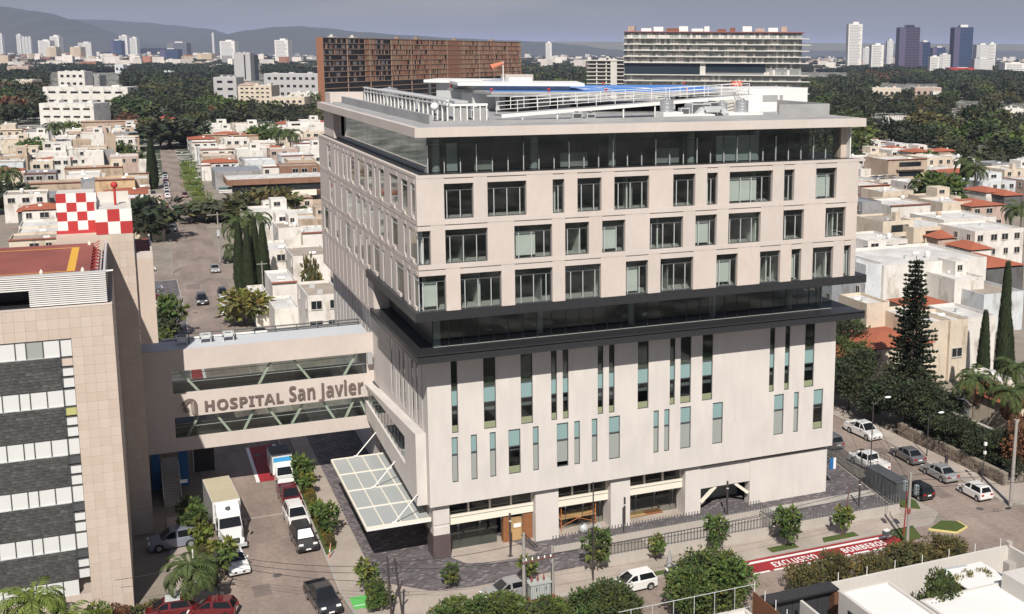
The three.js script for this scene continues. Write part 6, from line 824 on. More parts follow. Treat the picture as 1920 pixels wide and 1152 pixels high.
function hip(x0, x1, z0, z1, y, rise, over = 0.4) { x0 -= over; x1 += over; z0 -= over; z1 += over; const w = x1 - x0, d = z1 - z0, m = Math.min(w, d) / 2, A = [x0, y, z1], Bq = [x1, y, z1], C = [x1, y, z0], D = [x0, y, z0], E = w > d ? [x0 + m, y + rise, (z0 + z1) / 2] : [(x0 + x1) / 2, y + rise, z1 - m], F = w > d ? [x1 - m, y + rise, (z0 + z1) / 2] : [(x0 + x1) / 2, y + rise, z0 + m], f = []; const Q = (...p) => { for (let i = 1; i + 1 < p.length; i++) f.push(...p[0], ...p[i], ...p[i + 1]); }; if (w > d) { Q(A, Bq, F, E); Q(Bq, C, F); Q(C, D, E, F); Q(D, A, E); } else { Q(A, Bq, E); Q(Bq, C, F, E); Q(C, D, F); Q(D, A, E, F); } Q(A, D, C, Bq); const g = new THREE.BufferGeometry(); g.setAttribute('position', new THREE.Float32BufferAttribute(f, 3)); g.computeVertexNormals(); return wuv(g); }
function windowOn(t, x0, x1, y0, y1, z, side) {                           // a recessed-looking window: frame, pane and sill on a wall facing +z or facing -x / +x
  const q = (a, b, c, d, e0, e1) => side ? B(x0 + side * e0, x0 + side * e1, c, d, a, b) : B(a, b, c, d, z + e0, z + e1); const [a, b] = side ? [z, z + (x1 - x0)] : [x0, x1];
  const f = mesh('window', [q(a - 0.08, b + 0.08, y0 - 0.12, y0, 0, 0.14), q(a - 0.08, b + 0.08, y1, y1 + 0.1, 0, 0.09), q(a - 0.08, a, y0, y1, 0, 0.09), q(b, b + 0.08, y0, y1, 0, 0.09), q((a + b) / 2 - 0.03, (a + b) / 2 + 0.03, y0, y1, 0.02, 0.06)], HW_FRAME, t); mesh('pane', q(a, b, y0, y1, 0.005, 0.025), M.pane, f); return f;
}
const HW_FRAME = mat(0.5, 0.47, 0.43, 0.7);
function house(label, px0, px1, py, h, depth, c, o = '', group) {         // front roof edge from px0 to px1 at row py in the survey, wall height h
  const p = at(px0, py, h), z = p.z; return houseAt(label, p.x, onZ(px1, py, z).x, z, h, depth, c, o, group, Math.floor(px0 * 7 + py * 13));
}
const FOOT = [];
function houseAt(label, x0, x1, z, h, depth, c, o, group, seed) {
  const m = HC[c], r = rng(seed), zb = z - depth; FOOT.push([x0, x1, zb, z]);
  const t = thing(o.includes('b') ? 'apartment_house' : 'house', label, o.includes('b') ? 'apartment house' : 'house', [0, 0, 0], 0, group), ph = o.includes('0') ? 0 : 0.45, roofY = h - ph;
  mesh('wall', B(x0, x1, 0, roofY, zb, z), m, t); if (z > -420) { for (let i = 0; i < 2; i++) { const ax = x0 + (x1 - x0) * (0.1 + 0.7 * r()), az = z - depth * (0.15 + 0.7 * r()), q = r(); if (q < 0.4) mesh('roof_unit', B(ax, ax + 0.8, roofY, roofY + 0.6, az - 0.5, az), M.alu, t); else if (q < 0.7) mesh('pipe', ROD([ax, roofY + 0.1, az], [ax, roofY + 0.1, az - 2.5 * r()], 0.05), M.alu, t); else mesh('gas_tank', new THREE.CylinderGeometry(0.3, 0.3, 1.2, 10).rotateZ(1.57).translate(ax, roofY + 0.35, az), M.whitePaint, t); } }
  if (o.includes('h')) mesh('tile_roof', hip(x0, x1, zb, z, h - 0.2, 1.1), M.terra, t);
  else {
    mesh('roof', B(x0 + 0.12, x1 - 0.12, roofY, roofY + 0.03, zb + 0.12, z - 0.12), c === 'D' || c === 'G' ? sheet : r() < 0.75 ? roofW : roofT, t);
    if (ph) { const w = 0.14; mesh('parapet', [B(x0, x1, roofY, h, z - w, z), B(x0, x1, roofY, h, zb, zb + w), B(x0, x0 + w, roofY, h, zb + w, z - w), B(x1 - w, x1, roofY, h, zb + w, z - w)], m, t); }
    if (o.includes('r')) mesh('tile_edge', [BAR([x0 - 0.15, h + 0.02, z + 0.1], [x1 + 0.15, h + 0.02, z + 0.1], 0.55, 0.14)], M.terra, t);
  }
  const W = x1 - x0, rows = Math.max(1, Math.floor(h / 3.1));
  if (o.includes('w')) { const n = Math.max(1, Math.round(W / 3.2)); for (let k = 0; k < rows; k++) for (let i = 0; i < n; i++) { if (r() < 0.22) continue; const cx = x0 + W * (i + 0.5) / n + (r() - 0.5) * 0.5, ww = 0.5 + r() * 0.5, top = h - 0.9 - k * 3; if (top > 1.6 && W > 2) windowOn(t, Math.max(x0 + 0.2, cx - ww), Math.min(x1 - 0.2, cx + ww), top - 1.2, top, z, 0); } }
  if (o.includes('s') || o.includes('w')) { const left = x0 > 0 && !o.includes('e'), n = Math.max(1, Math.round(depth / 4)); for (let k = 0; k < rows; k++) for (let i = 0; i < n; i++) { if (r() < 0.35) continue; const zc = zb + depth * (i + 0.4) / n, top = h - 0.9 - k * 3; if (top > 1.6) windowOn(t, left ? x0 : x1, (left ? x0 : x1) + 1.1, top - 1.2, top, zc, left ? -1 : 1); } }
  if (o.includes('n')) for (let k = 0; k < rows; k++) { const y = h - 3.2 - k * 3; if (y > 0.5) { const b = mesh('balcony', [B(x0 + W * 0.2, x1 - W * 0.1, y, y + 0.16, z, z + 1.1), B(x0 + W * 0.2, x1 - W * 0.1, y + 0.16, y + 0.95, z + 1.0, z + 1.1)], m, t); mesh('door_opening', B(x0 + W * 0.28, x1 - W * 0.16, y + 0.16, y + 2.3, z + 0.01, z + 0.03), M.pane, t); } }
  if (o.includes('t')) { const k = mesh('water_tank', tankShape, r() < 0.7 ? M.whitePaint : mat(0.5, 0.36, 0.26, 0.8), t); k.position.set(x0 + W * (0.2 + 0.6 * r()), roofY + 0.03, z - depth * (0.2 + 0.5 * r())); }
  if (o.includes('k')) { mesh('roof_room', B(x0 + W * 0.55, x1 - W * 0.05, roofY, roofY + 2.4, zb + 0.3, z - depth * 0.45), m, t); windowOn(t, x0 + W * 0.62, x0 + W * 0.78, roofY + 0.9, roofY + 1.8, z - depth * 0.45, 0); }
  if (o.includes('p')) { for (let i = 0; i < 3; i++) mesh('solar_panel', BAR([x0 + W * (0.1 + 0.28 * i), roofY + 0.6, z - depth * 0.5], [x0 + W * (0.32 + 0.28 * i), roofY + 0.9, z - depth * 0.5], 2.2, 0.08), M.pane, t); }
  if (o.includes('j')) { mesh('gate', B(x0 + W * 0.15, x0 + W * 0.6, 0, 2.4, z + 0.01, z + 0.04), M.wood, t); }
  if (o.includes('c')) { mesh('chimney', B(x0 + W * 0.42, x0 + W * 0.6, roofY, roofY + 2.2, z - 1.6, z - 0.2), m, t); }
  if (o.includes('a')) { const x = x0 + W * 0.3; mesh('antenna', [ROD([x, roofY, z - 1], [x, roofY + 2.6, z - 1], 0.03), BAR([x - 0.5, roofY + 2.4, z - 1], [x + 0.5, roofY + 2.4, z - 1], 0.03, 0.03)], M.alu, t); }
  return t;
}
const HOUSES = [
  // west of the left street, far to near
  ['cream house with a rust edged roof line behind the palm on the far left', 43, 58, 242, 6, 9, 'P', 'rt'], ['long beige house wall with rust coping under the white tank tower', 150, 257, 229, 8, 12, 'T', 'ra'], ['small beige rooftop house with a louvred window', 126, 154, 248, 7.4, 7, 'T', 'w'],
  ['big white gable wall at the left edge of the picture', 0, 28, 234, 8, 13, 'C', 't'], ['low white house with a sloping orange roof edge left of the round bush', 62, 104, 266, 6.4, 9, 'W', 'r'], ['white house end with a dark double window', 108, 125, 269, 6, 7, 'W', 'w'], ['beige blank house wall before the small rooftop house', 125, 168, 263, 6.6, 7, 'T', ''],
  ['tall narrow beige tower carrying caged water tanks', 200, 215, 250, 11, 4, 'T', 'ta'], ['white house with a small green window beside the street trees', 215, 253, 259, 8, 11, 'W', 'wt'], ['long cream wall with a round window at the left edge', 0, 54, 263, 6.6, 10, 'C', 'k'],
  ['long low white house with a green side wall', 94, 164, 282, 6.2, 9, 'W', 'wt'], ['white cube house left of a grey wall', 156, 193, 285, 7, 8, 'W', 's'], ['grey blank house end behind the white cube house', 193, 213, 283, 6.6, 7, 'G', ''], ['beige house with arched window at the left edge', 12, 38, 300, 6.2, 8, 'T', 'w'],
  ['white house with four small windows in the middle of the left blocks', 97, 131, 297, 7.4, 8, 'W', 'wa'], ['tall cream house front with one small dark window', 55, 98, 304, 8, 9, 'C', 'w'], ['cream roof cube with a dark door opening', 206, 229, 301, 7.6, 5, 'C', 'w'], ['long beige parapet wall with a rust skirting', 120, 229, 316, 6, 8, 'T', 'ra'], ['white house at the left edge below the arched window', 0, 11, 325, 6, 8, 'W', 'w'], ['low cream wall house beside the tall cream front', 13, 57, 326, 5.4, 8, 'C', ''],
  ['long weathered beige house wall behind the chequered tank', 47, 151, 345, 6.2, 8, 'T', 'r'], ['house with a sloping grey sheet roof beside the orange house', 151, 177, 341, 6.4, 9, 'G', '0'], ['orange cream house with a red tile edge behind the chequered tank', 177, 252, 338, 6.8, 9, 'O', 'r'], ['grey gabled shed roof left of the chequered panel', 35, 104, 368, 5.4, 9, 'G', '0'], ['small dark house with a red hipped roof near the left helipad', 32, 80, 396, 5, 7, 'D', 'h'],
  ['small cream house beside the conifer of the left street', 258, 278, 325, 5.6, 8, 'C', 'wr'], ['small white house with a dark gate by the left street', 259, 279, 302, 5.4, 8, 'W', 'w'], ['white house with red roof corner by the left street', 262, 281, 352, 5, 8, 'W', 'wr'], ['white garden house nearest the big dark tree of the left street', 256, 280, 384, 4.6, 8, 'W', 'wj'],
  // east of the left street
  ['white house with a flat roof behind the twin beige walls', 377, 427, 239, 7, 11, 'W', 't'], ['beige blank wall left of the ivy strip', 380, 428, 254, 7, 6, 'T', 'r'], ['beige blank wall right of the ivy strip', 430, 484, 255, 6.8, 6, 'T', 'r'], ['white house with a large chimney block above the hedge street', 376, 455, 281, 7.2, 12, 'W', 'rcw'], ['white house wing beside the palms in the middle distance', 455, 511, 280, 6.6, 11, 'W', 's'], ['long white and pink roofscape house behind the round tree', 486, 588, 240, 7.5, 14, 'W', 'tka'], ['pinkish house with small roof rooms beside the hospital edge', 560, 604, 262, 7, 12, 'P', 'rt'], ['white house with curved roof beside the palms', 566, 606, 292, 6, 10, 'W', 'w'],
  ['small white house with a red roof patch by the lamp', 377, 395, 310, 5.4, 7, 'W', 'r'], ['grey sheet roofed hall before the white chimney house', 402, 490, 322, 6, 16, 'G', '0'], ['white restaurant box with a red tile roof edge', 493, 524, 313, 8.6, 6, 'W', 'rw'], ['brown brick house block with two small windows', 524, 600, 312, 8.8, 9, 'B', 'w'],
  ['white cube house with a roof hut right of the cypress row', 521, 567, 428, 7.2, 10, 'W', 'kt'], ['white house with a tall chimney and brown coping by the hospital', 567, 616, 437, 6.4, 10, 'W', 'r'], ['white house with a sunken roof yard beside the cypress row', 504, 548, 470, 6.6, 12, 'W', 'ws'], ['long white house wall touching the hospital edge', 548, 618, 481, 7, 12, 'W', 's'], ['low white house with a stone terrace below the cypresses', 510, 556, 531, 5, 12, 'W', 'r'], ['white house with a rust pergola roof behind the bridge', 478, 510, 566, 4.2, 14, 'W', 'r'], ['low white house with a pink terrace behind the bridge', 514, 560, 580, 4.6, 10, 'W', ''], ['tall white house with an orange roof terrace right behind the bridge', 576, 640, 555, 8.6, 11, 'W', 'ws'],
  // right side
  ['tan three storey apartment house with red roof and balconies', 1666, 1739, 300, 11.5, 13, 'T', 'bnr'], ['cream apartment wing beside the tan house', 1739, 1788, 296, 10.5, 12, 'C', 'bw'], ['white house with two small windows and a dome tank', 1786, 1829, 297, 10, 12, 'W', 'wt'], ['pale blue white house front below the cream wing', 1739, 1778, 314, 8, 9, 'L', 'w'], ['house with a broad red hipped roof behind the dark cypress', 1790, 1864, 326, 7, 14, 'W', 'h'], ['white cube house at the right edge of the hospital', 1614, 1645, 317, 8, 10, 'W', ''], ['white house with tilted dark panels on its roof', 1650, 1706, 337, 7.4, 11, 'W', 'pw'], ['small white house under the white cube', 1614, 1650, 339, 7, 10, 'W', 'w'],
  ['pinkish white cube house left of the green round tree', 1656, 1713, 360, 7.4, 10, 'C', 't'], ['pale pink tall house end behind the round tree', 1707, 1744, 343, 8, 9, 'W', 's'], ['small white house right of the pale pink house end', 1757, 1780, 352, 7, 8, 'W', ''], ['long white house wall with a red roof strip before the round tree', 1672, 1745, 386, 8, 12, 'W', 'r'], ['grey fronted house with two small square windows beside the hospital', 1617, 1653, 379, 10, 10, 'G', 's'], ['cream blank house wall right of the round tree', 1768, 1823, 380, 7.6, 10, 'C', 't'], ['pink house with rust roofs right of the cream wall', 1823, 1886, 386, 7, 12, 'P', 'hw'],
  ['white house wing in the upper right rows', 1843, 1905, 342, 7, 12, 'L', 'kw'], ['cream house with a yellow water tower near the right edge', 1884, 1920, 318, 7, 11, 'C', 'cw'], ['white house with a red roof at the right edge', 1850, 1888, 360, 6.4, 10, 'W', 'h'], ['dark fronted house with a red roof at the right edge', 1884, 1920, 366, 6, 11, 'D', 'h'],
  ['cream house with an orange chimney and white balcony', 1656, 1713, 416, 9, 11, 'C', 'nc'], ['cream house with dark garage windows left of the orange roof', 1714, 1793, 427, 8, 12, 'C', 'n'], ['house under the big orange hipped roof', 1760, 1826, 446, 6.4, 10, 'P', 'h'], ['white house with clustered domed tanks on the roof', 1770, 1868, 413, 8, 12, 'W', 't'], ['large white house at the right edge with stepped walls', 1829, 1920, 434, 8.4, 12, 'W', 'ws'], ['small house with a rusty orange roof below the white stepped house', 1822, 1860, 467, 6, 8, 'W', 'h'], ['house with wine red roofs and dark openings at the right edge', 1852, 1920, 500, 6.4, 13, 'D', 'h'],
  ['large white flat roofed apartment block beside the hospital', 1658, 1850, 498, 9.6, 16, 'W', 'bts'], ['grey stair wing with four small square windows', 1624, 1658, 497, 9.8, 13, 'L', 'bs'], ['white house with an open roof box behind the conifer', 1791, 1846, 524, 8, 9, 'W', 'k'], ['pale grey curved house at the right edge', 1846, 1920, 553, 6.4, 13, 'L', ''], ['square cream tower house with a small arched window', 1626, 1668, 570, 9.6, 7, 'C', 's'], ['house with orange tile roof right of the conifer', 1735, 1806, 582, 6.6, 9, 'C', 'h'],
  ['cream two storey house with brown windows behind the conifer', 1730, 1786, 606, 8.4, 10, 'C', ''], ['cream house front with two brown shuttered windows', 1783, 1816, 602, 8.4, 7, 'C', 'ws'], ['white stained house behind the slim cypress', 1816, 1868, 597, 8, 9, 'W', 's'], ['orange roofed wing between the tower and the conifer', 1637, 1748, 652, 6, 10, 'C', 'h'], ['long low house with a red tile roof beside the hospital wall', 1560, 1618, 610, 5.4, 20, 'P', 'h'], ['grey walled house with red roof under the shady trees', 1566, 1604, 668, 5.4, 10, 'P', 'h'],
  ['white curved garden house at the right edge before the grey wall', 1878, 1906, 716, 5.2, 6, 'W', ''], ['house with a red roof at the right edge beside the palms', 1900, 1960, 760, 4.4, 9, 'C', 'h'],
];
for (const a of HOUSES) house(...a);
{ // the packed rows between them
  const r = rng(515), seen = (x, z) => { const v = V3(x, 3, z).sub(camera.position).applyMatrix4(EYEM.clone().invert()); const px = PX - FOCAL * v.x / v.z, py = PY + FOCAL * v.y / v.z; return v.z < 0 && px > -40 && px < 1960 && py > 150 ? [px, py] : null; };
  const name = { W: 'white', C: 'cream', T: 'beige', P: 'pinkish', L: 'pale blue', G: 'grey' };
  const fill = (X0, X1, Z0, Z1, dx, dz, where, group, maxPx, minPx) => { for (let z = Z0; z > Z1; z -= dz) for (let x = X0; x < X1; x += dx) { const w = dx * (0.72 + 0.22 * r()), d = dz * (0.6 + 0.25 * r()), xx = x + r() * 1.5, zz = z - r() * 2, c = 'WWWWCCTPWLWG'[Math.floor(r() * 12)], h = 4.6 + r() * 3.2, k = r(), q = r(); const s = seen(xx + w / 2, zz); if (!s || s[0] > maxPx || s[0] < minPx) continue; if (FOOT.some(f => xx < f[1] + 0.8 && xx + w > f[0] - 0.8 && zz - d < f[3] + 0.8 && zz > f[2] - 0.8)) continue; const roof = k < 0.13; houseAt(`${name[c]} ${roof ? 'red roofed house' : 'flat roofed house'} packed in ${where}`, xx, xx + w, zz, h, d, c, (roof ? 'h' : '') + (q < 0.75 ? 'w' : 's') + (q < 0.4 ? 't' : '') + (q > 0.8 ? 'k' : '') + (q > 0.4 && q < 0.55 ? 'r' : ''), `${name[c]} ${roof ? 'red roofed' : 'flat roofed'} houses in ${where}`, Math.floor(x * 31 - z * 17)); } };
  fill(-170, 2, -262, -316, 10.5, 12.5, 'the rows west of the far street', 0, 275, 0); fill(-210, 3, -330, -640, 12, 15, 'the rows west of the far street', 0, 275, 0);
  fill(24, 130, -262, -316, 10.5, 12.5, 'the rows east of the far street', 0, 600, 372); fill(24, 190, -400, -640, 12, 15, 'the rows east of the far street', 0, 604, 372);
  fill(84, 300, -128, -430, 11.5, 14, 'the rows right of the hospital', 0, 1960, 1600);
}
{ // the restaurant with its brown fascia and black glass front
  const h = 8, p = at(424, 338, h), z = p.z, x0 = p.x, x1 = onZ(612, 338, z).x, t = thing('restaurant', 'long restaurant block with a brown fascia and black glass bands', 'restaurant');
  mesh('fascia', B(x0, x1, h - 1.6, h, z - 12, z), HC.B, t); mesh('roof', B(x0 + 0.3, x1 - 0.3, h, h + 0.05, z - 12, z - 0.3), roofW, t); mesh('glass_band', B(x0 + 1.5, x1, h - 3.6, h - 1.6, z - 11, z - 0.6), M.pane, t); mesh('cream_band', B(x0 + 5, x1 - 3, h - 5.2, h - 3.6, z - 11, z + 0.4), M.ivory, t); mesh('glass_band', B(x0 + 2, x1, h - 6.6, h - 5.2, z - 11, z - 0.8), M.pane, t); mesh('base', B(x0 + 2, x1, 0, h - 6.6, z - 11, z - 0.2), HC.T, t);
  for (let i = 0; i < 7; i++) mesh('roof_unit', B(x0 + 2 + i * 3.0, x0 + 3 + i * 3.0, h + 0.05, h + 0.8, z - 3.4, z - 2.6), M.alu, t); for (let i = 0; i < 3; i++) mesh('sign_band', B(x0 - 2, x0 + 1.4, h - 2.6 - i * 0.5, h - 2.3 - i * 0.5, z - 3, z - 1), i ? M.whitePaint : mat(0.05, 0.12, 0.1, 0.5), t);
}
// ---------------------------------------------------------------- middle distance: apartment blocks and towers
const FWD = V3(Math.sin(YAW), 0, -Math.cos(YAW)), RGT = V3(Math.cos(YAW), 0, Math.sin(YAW));
function ray(px, py, depth) { const d = V3((px - PX) / FOCAL, -(py - PY) / FOCAL, -1).applyMatrix4(EYEM), t = depth / d.dot(FWD); return V3(d.x * t, EYE + d.y * t, d.z * t); }
// a block whose front runs between two survey columns; local u along the front, v away, y up
function block(name, label, cat, px0, px1, pyTop, d0, d1 = d0, group) {
  const a = ray(px0, pyTop, d0), b = ray(px1, pyTop, d1), w = Math.hypot(b.x - a.x, b.z - a.z), t = thing(name, label, cat, [a.x, 0, a.z], -Math.atan2(b.z - a.z, b.x - a.x), group); return { t, w, h: a.y };
}
const bandWin = (t, w, h, d, rows, cols, m, inset = 0.6, y0 = 1.5, fw = 0.6, fh = 0.5) => { const fy = (h - y0) / rows, fx = (w - 2 * inset) / cols; for (let i = 0; i < rows; i++) for (let j = 0; j < cols; j++) mesh('window', B(inset + fx * (j + 0.5 - fw / 2), inset + fx * (j + 0.5 + fw / 2), y0 + fy * (i + 0.5 - fh / 2), y0 + fy * (i + 0.5 + fh / 2), 0.02, 0.1), m, t); };
{ // brown block with a screen of terracotta fins
  const { t, w, h } = block('fin_building', 'long brown apartment block screened with terracotta fins behind the hospital', 'apartment block', 604, 976, 70, 840, 1185), r = rng(404), D = 5, rows = 13, fl = h / rows, bay = w / 44;
  const fin = mat(0.25, 0.11, 0.06, 0.8), fin2 = mat(0.3, 0.2, 0.13, 0.8), slabM = mat(0.3, 0.2, 0.14, 0.85);
  mesh('core', B(0.4, w - 0.4, 0, h - 0.3, -D, -1.6), mat(0.045, 0.04, 0.036, 0.7), t); mesh('side_wall', [B(-0.4, 0.35, 0, h, -D, 0)], fin, t);
  for (let k = 0; k <= rows; k++) mesh('floor_slab', B(0, w, k * fl - 0.22, k * fl + 0.22, -1.7, 0.15), slabM, t);
  for (let j = 0; j <= 44; j += 4) mesh('mullion', B(j * bay - 0.2, j * bay + 0.2, 0, h, -0.5, 0.25), slabM, t);
  const fg = B(-0.5, 0.5, 0, 1, -0.15, 0.15), list = [[], []]; for (let k = 5; k < rows; k++) for (let j = 0; j < 44; j++) { const solid = j > 23 && j < 27, lefty = (j < 7 || (j > 8 && j < 12)); const n = solid ? 6 : 5; for (let q = 0; q < n; q++) { if (lefty && r() < 0.9) continue; if (!solid && r() < 0.1) continue; list[solid ? 0 : r() < 0.55 ? 0 : 1].push([(j + (q + 0.5) / n) * bay + (r() - 0.5) * 0.12, k * fl + 0.22, (solid ? 0.9 : 0.34 + r() * 0.2) * bay / n, fl - 0.44]); } }
  list.forEach((l, i) => { const im = new THREE.InstancedMesh(fg, i ? fin2 : fin, l.length); im.name = 'fin'; im.userData.kind = 'stuff'; l.forEach((q, n) => im.setMatrixAt(n, new THREE.Matrix4().makeScale(q[2], q[3], 1).setPosition(q[0], q[1], -0.2))); t.add(im); });
  for (let k = 5; k < rows; k++) for (let j = 0; j < 44; j++) { const lefty = (j < 7 || (j > 8 && j < 12)); if (r() < (lefty ? 0.62 : 0.07)) { const x = (j + 0.15 + r() * 0.2) * bay; mesh('window', B(x, x + bay * (lefty && r() < 0.25 ? 0.6 : 0.3), k * fl + 0.5, k * fl + fl * 0.74, -1.55, -1.4), M.white, t); } }
  for (const k of [0.06, 0.14, 0.33, 0.42, 0.62, 0.84]) mesh('roof_unit', [B(w * k, w * k + 5, h, h + 1.1, -9, -5), B(w * k + 1, w * k + 2.2, h + 1.1, h + 2.4, -8, -6)], k < 0.2 ? M.white : fin2, t);
}
{ // white banded residential slab
  const { t, w, h } = block('banded_building', 'wide white residential slab with long balcony bands right behind the helipad', 'apartment block', 1170, 1514, 60, 745, 735), r = rng(505), D = 20, fl = 3.8, n = Math.floor(h / fl);
  mesh('core', B(0, w - 3, 0, h, -D, -1.8), mat(0.2, 0.21, 0.21, 0.7), t); mesh('roof_edge', B(0, w - 1.5, h, h + 0.5, -D, 0.2), mat(0.3, 0.12, 0.11, 0.8), t);
  for (let k = 0; k < n; k++) { const y = h - (k + 1) * fl, dark = k === 6; if (k !== 5) mesh('balcony_slab', B(-0.2, w + (k % 2 ? 2.5 : 1.5), y - 0.28, y + 0.28, -2.2, 1.2), M.white, t);
    if (k === 5 || k === 6) { if (k === 5) { mesh('dark_glass', B(0.5, w * 0.42, y - fl + 0.4, y + fl - 0.4, -1.7, -0.9), mat(0.02, 0.03, 0.04, 0.1), t); mesh('dark_glass', B(w * 0.45, w * 0.78, y - fl * 0.4, y + fl - 0.4, -1.7, -0.9), mat(0.02, 0.03, 0.04, 0.1), t); mesh('white_pier', B(w * 0.42, w * 0.45, y - fl, y + fl, -1.8, -0.6), M.white, t); } }
    const nb = 62, low = k > 6; for (let j = 0; j < nb; j++) { if ((k === 5 || k === 6) && j < nb * 0.78) continue; if (r() < 0.14 + (low ? 0.1 : 0) + (j > nb * 0.68 ? 0.25 : 0)) continue; const x = (w - 3) * j / nb; mesh('curtain_panel', B(x + 0.12, x + (w - 3) / nb - 0.1, y + 0.32, y + fl - 0.5 - (r() < 0.5 ? 0 : 1.1), -1.75, -1.55), k > 6 && r() < 0.5 ? M.blind : r() < 0.6 ? M.white : M.blind, t); } }
  const r2 = rng(9); for (let i = 0; i < 13; i++) { const x = w * (0.02 + 0.07 * i), ww = 3 + r2() * 5; mesh('roof_room', B(x, x + ww, h + 0.5, h + 2 + r2() * 2, -12, -3 - r2() * 4), r2() < 0.6 ? M.whitePaint : r2() < 0.5 ? M.brick : HC.P, t); }
}
{ const { t, w, h } = block('stepped_building', 'white frame apartment block left of the banded slab', 'apartment block', 1104, 1170, 113, 800); mesh('core', B(0.5, w, 0, h, -16, -2), mat(0.13, 0.12, 0.115, 0.7), t); for (let k = 0; k < 8; k++) mesh('floor_slab', B(-1.5, w, h - 2.6 - k * 2.6 - 0.3, h - 2.6 - k * 2.6 + 0.25, -2.2, 1), M.white, t); mesh('roof', B(-3, w, h - 0.4, h + 0.2, -16, 1.5), M.white, t); for (const x of [5, 11.5]) mesh('column', B(x, x + 0.8, 0, h, -0.6, 0.4), M.white, t); mesh('white_wall', B(w * 0.62, w * 0.8, 0, h + 1, -2, 1.1), M.white, t); for (let i = 0; i < 4; i++) mesh('roof_tank', CYL(8 + i * 3, h + 0.2, h + 1.8, -4, 0.8), M.white, t); }
const HOR = px => 96.84 + (px - 1206) * 0.00563, baseD = (px, b) => EYE * FOCAL / (b - HOR(px));
// towers: name, label, columns, top row, distance, style
const glassBlue = mat(0.035, 0.055, 0.12, 0.12, { metalness: 0.5 }), glassPurple = mat(0.06, 0.05, 0.085, 0.2, { metalness: 0.3 }), wallLit = mat(0.66, 0.64, 0.6, 0.8), greyLit = mat(0.42, 0.42, 0.43, 0.8), purpleSide = mat(0.08, 0.07, 0.13, 0.6);
const TOW = [['tall white residential tower with rounded top at the left of the skyline', 1592, 1618, 45, 3100, 'white'], ['shorter white tower right of the tall white one', 1635, 1658, 84, 2800, 'white'], ['grey block between the two white towers', 1618, 1634, 90, 3300, 'grey'], ['slim grey tower behind the white towers', 1664, 1676, 76, 3600, 'grey'], ['thin white tower just left of the purple one', 1681, 1688, 82, 3500, 'white'], ['dark purple ribbed glass tower', 1688, 1726, 51, 2900, 'purple'], ['lower blue glass tower against the purple one', 1725, 1745, 79, 3000, 'blue'], ['squat blue tower in the gap of the skyline', 1750, 1774, 89, 3700, 'blue'], ['small white and brown block in front of the gap', 1745, 1762, 106, 2500, 'white'], ['small grey white block beside it on the right', 1762, 1783, 102, 2600, 'grey'], ['slim grey edge tower left of the blue glass tower', 1785, 1792, 72, 3300, 'grey'], ['tall blue glass tower with a bright roof box', 1791, 1826, 51, 2800, 'blue'], ['wide pale grey cube at the foot of the blue tower', 1828, 1862, 110, 2500, 'grey'], ['grey tower with bays right of the blue tower', 1832, 1856, 84, 3200, 'grey'], ['pale tower at the right end of the skyline', 1855, 1868, 82, 3200, 'white'], ['white office block on the far plain between the hills and the towers', 1023, 1034, 80, 4300, 'white'],
  ['white tower at the left edge in front of the hills', -6, 2, 64, 6800, 'white'], ['white tower, first of four slim ones below the left hill', 29, 37, 65, 6800, 'white'], ['white tower, second of four slim ones below the left hill', 39, 44, 70, 6800, 'white'], ['white tower, third of four slim ones below the left hill', 45, 50, 70, 6800, 'white'], ['white tower, last of four slim ones below the left hill', 51, 56, 70, 6800, 'white'], ['stepped white building group with a tan wall under the left hill', 70, 92, 76, 4700, 'white'], ['tallest part of the stepped white group under the left hill', 92, 109, 68, 4800, 'white'], ['tan block in front of the stepped white group', 86, 104, 88, 4600, 'tan'], ['tan and grey block right of the stepped group', 130, 150, 88, 4500, 'tan'], ['grey brown block with a slanted wall beside the tan block', 145, 170, 80, 4600, 'grey'], ['blue roofed hall under the left hill', 205, 226, 76, 5600, 'blue'], ['white twin block above the blue hall', 222, 237, 67, 6600, 'white'], ['cream office cube right of the twin block', 242, 255, 71, 6000, 'white'], ['dark grey office slab with a white roof box', 312, 349, 80, 4200, 'dark'], ['dark blue low block in front of the grey slab', 299, 332, 92, 3900, 'blue'], ['tan low block with hedges in the middle distance', 368, 396, 100, 3900, 'tan'], ['white double slab tower with a dark joint', 411, 439, 77, 4000, 'white'], ['white tower with an overhanging top near the brown block', 514, 539, 75, 3400, 'white'], ['mushroom topped radio mast of the far plain', 396, 400, 63, 6000, 'grey'], ['white low hall far right with a tall pylon', 1885, 1925, 118, 2400, 'white'], ['red roofed hall at the foot of the blue tower', 1782, 1828, 127, 2450, 'redhall']];
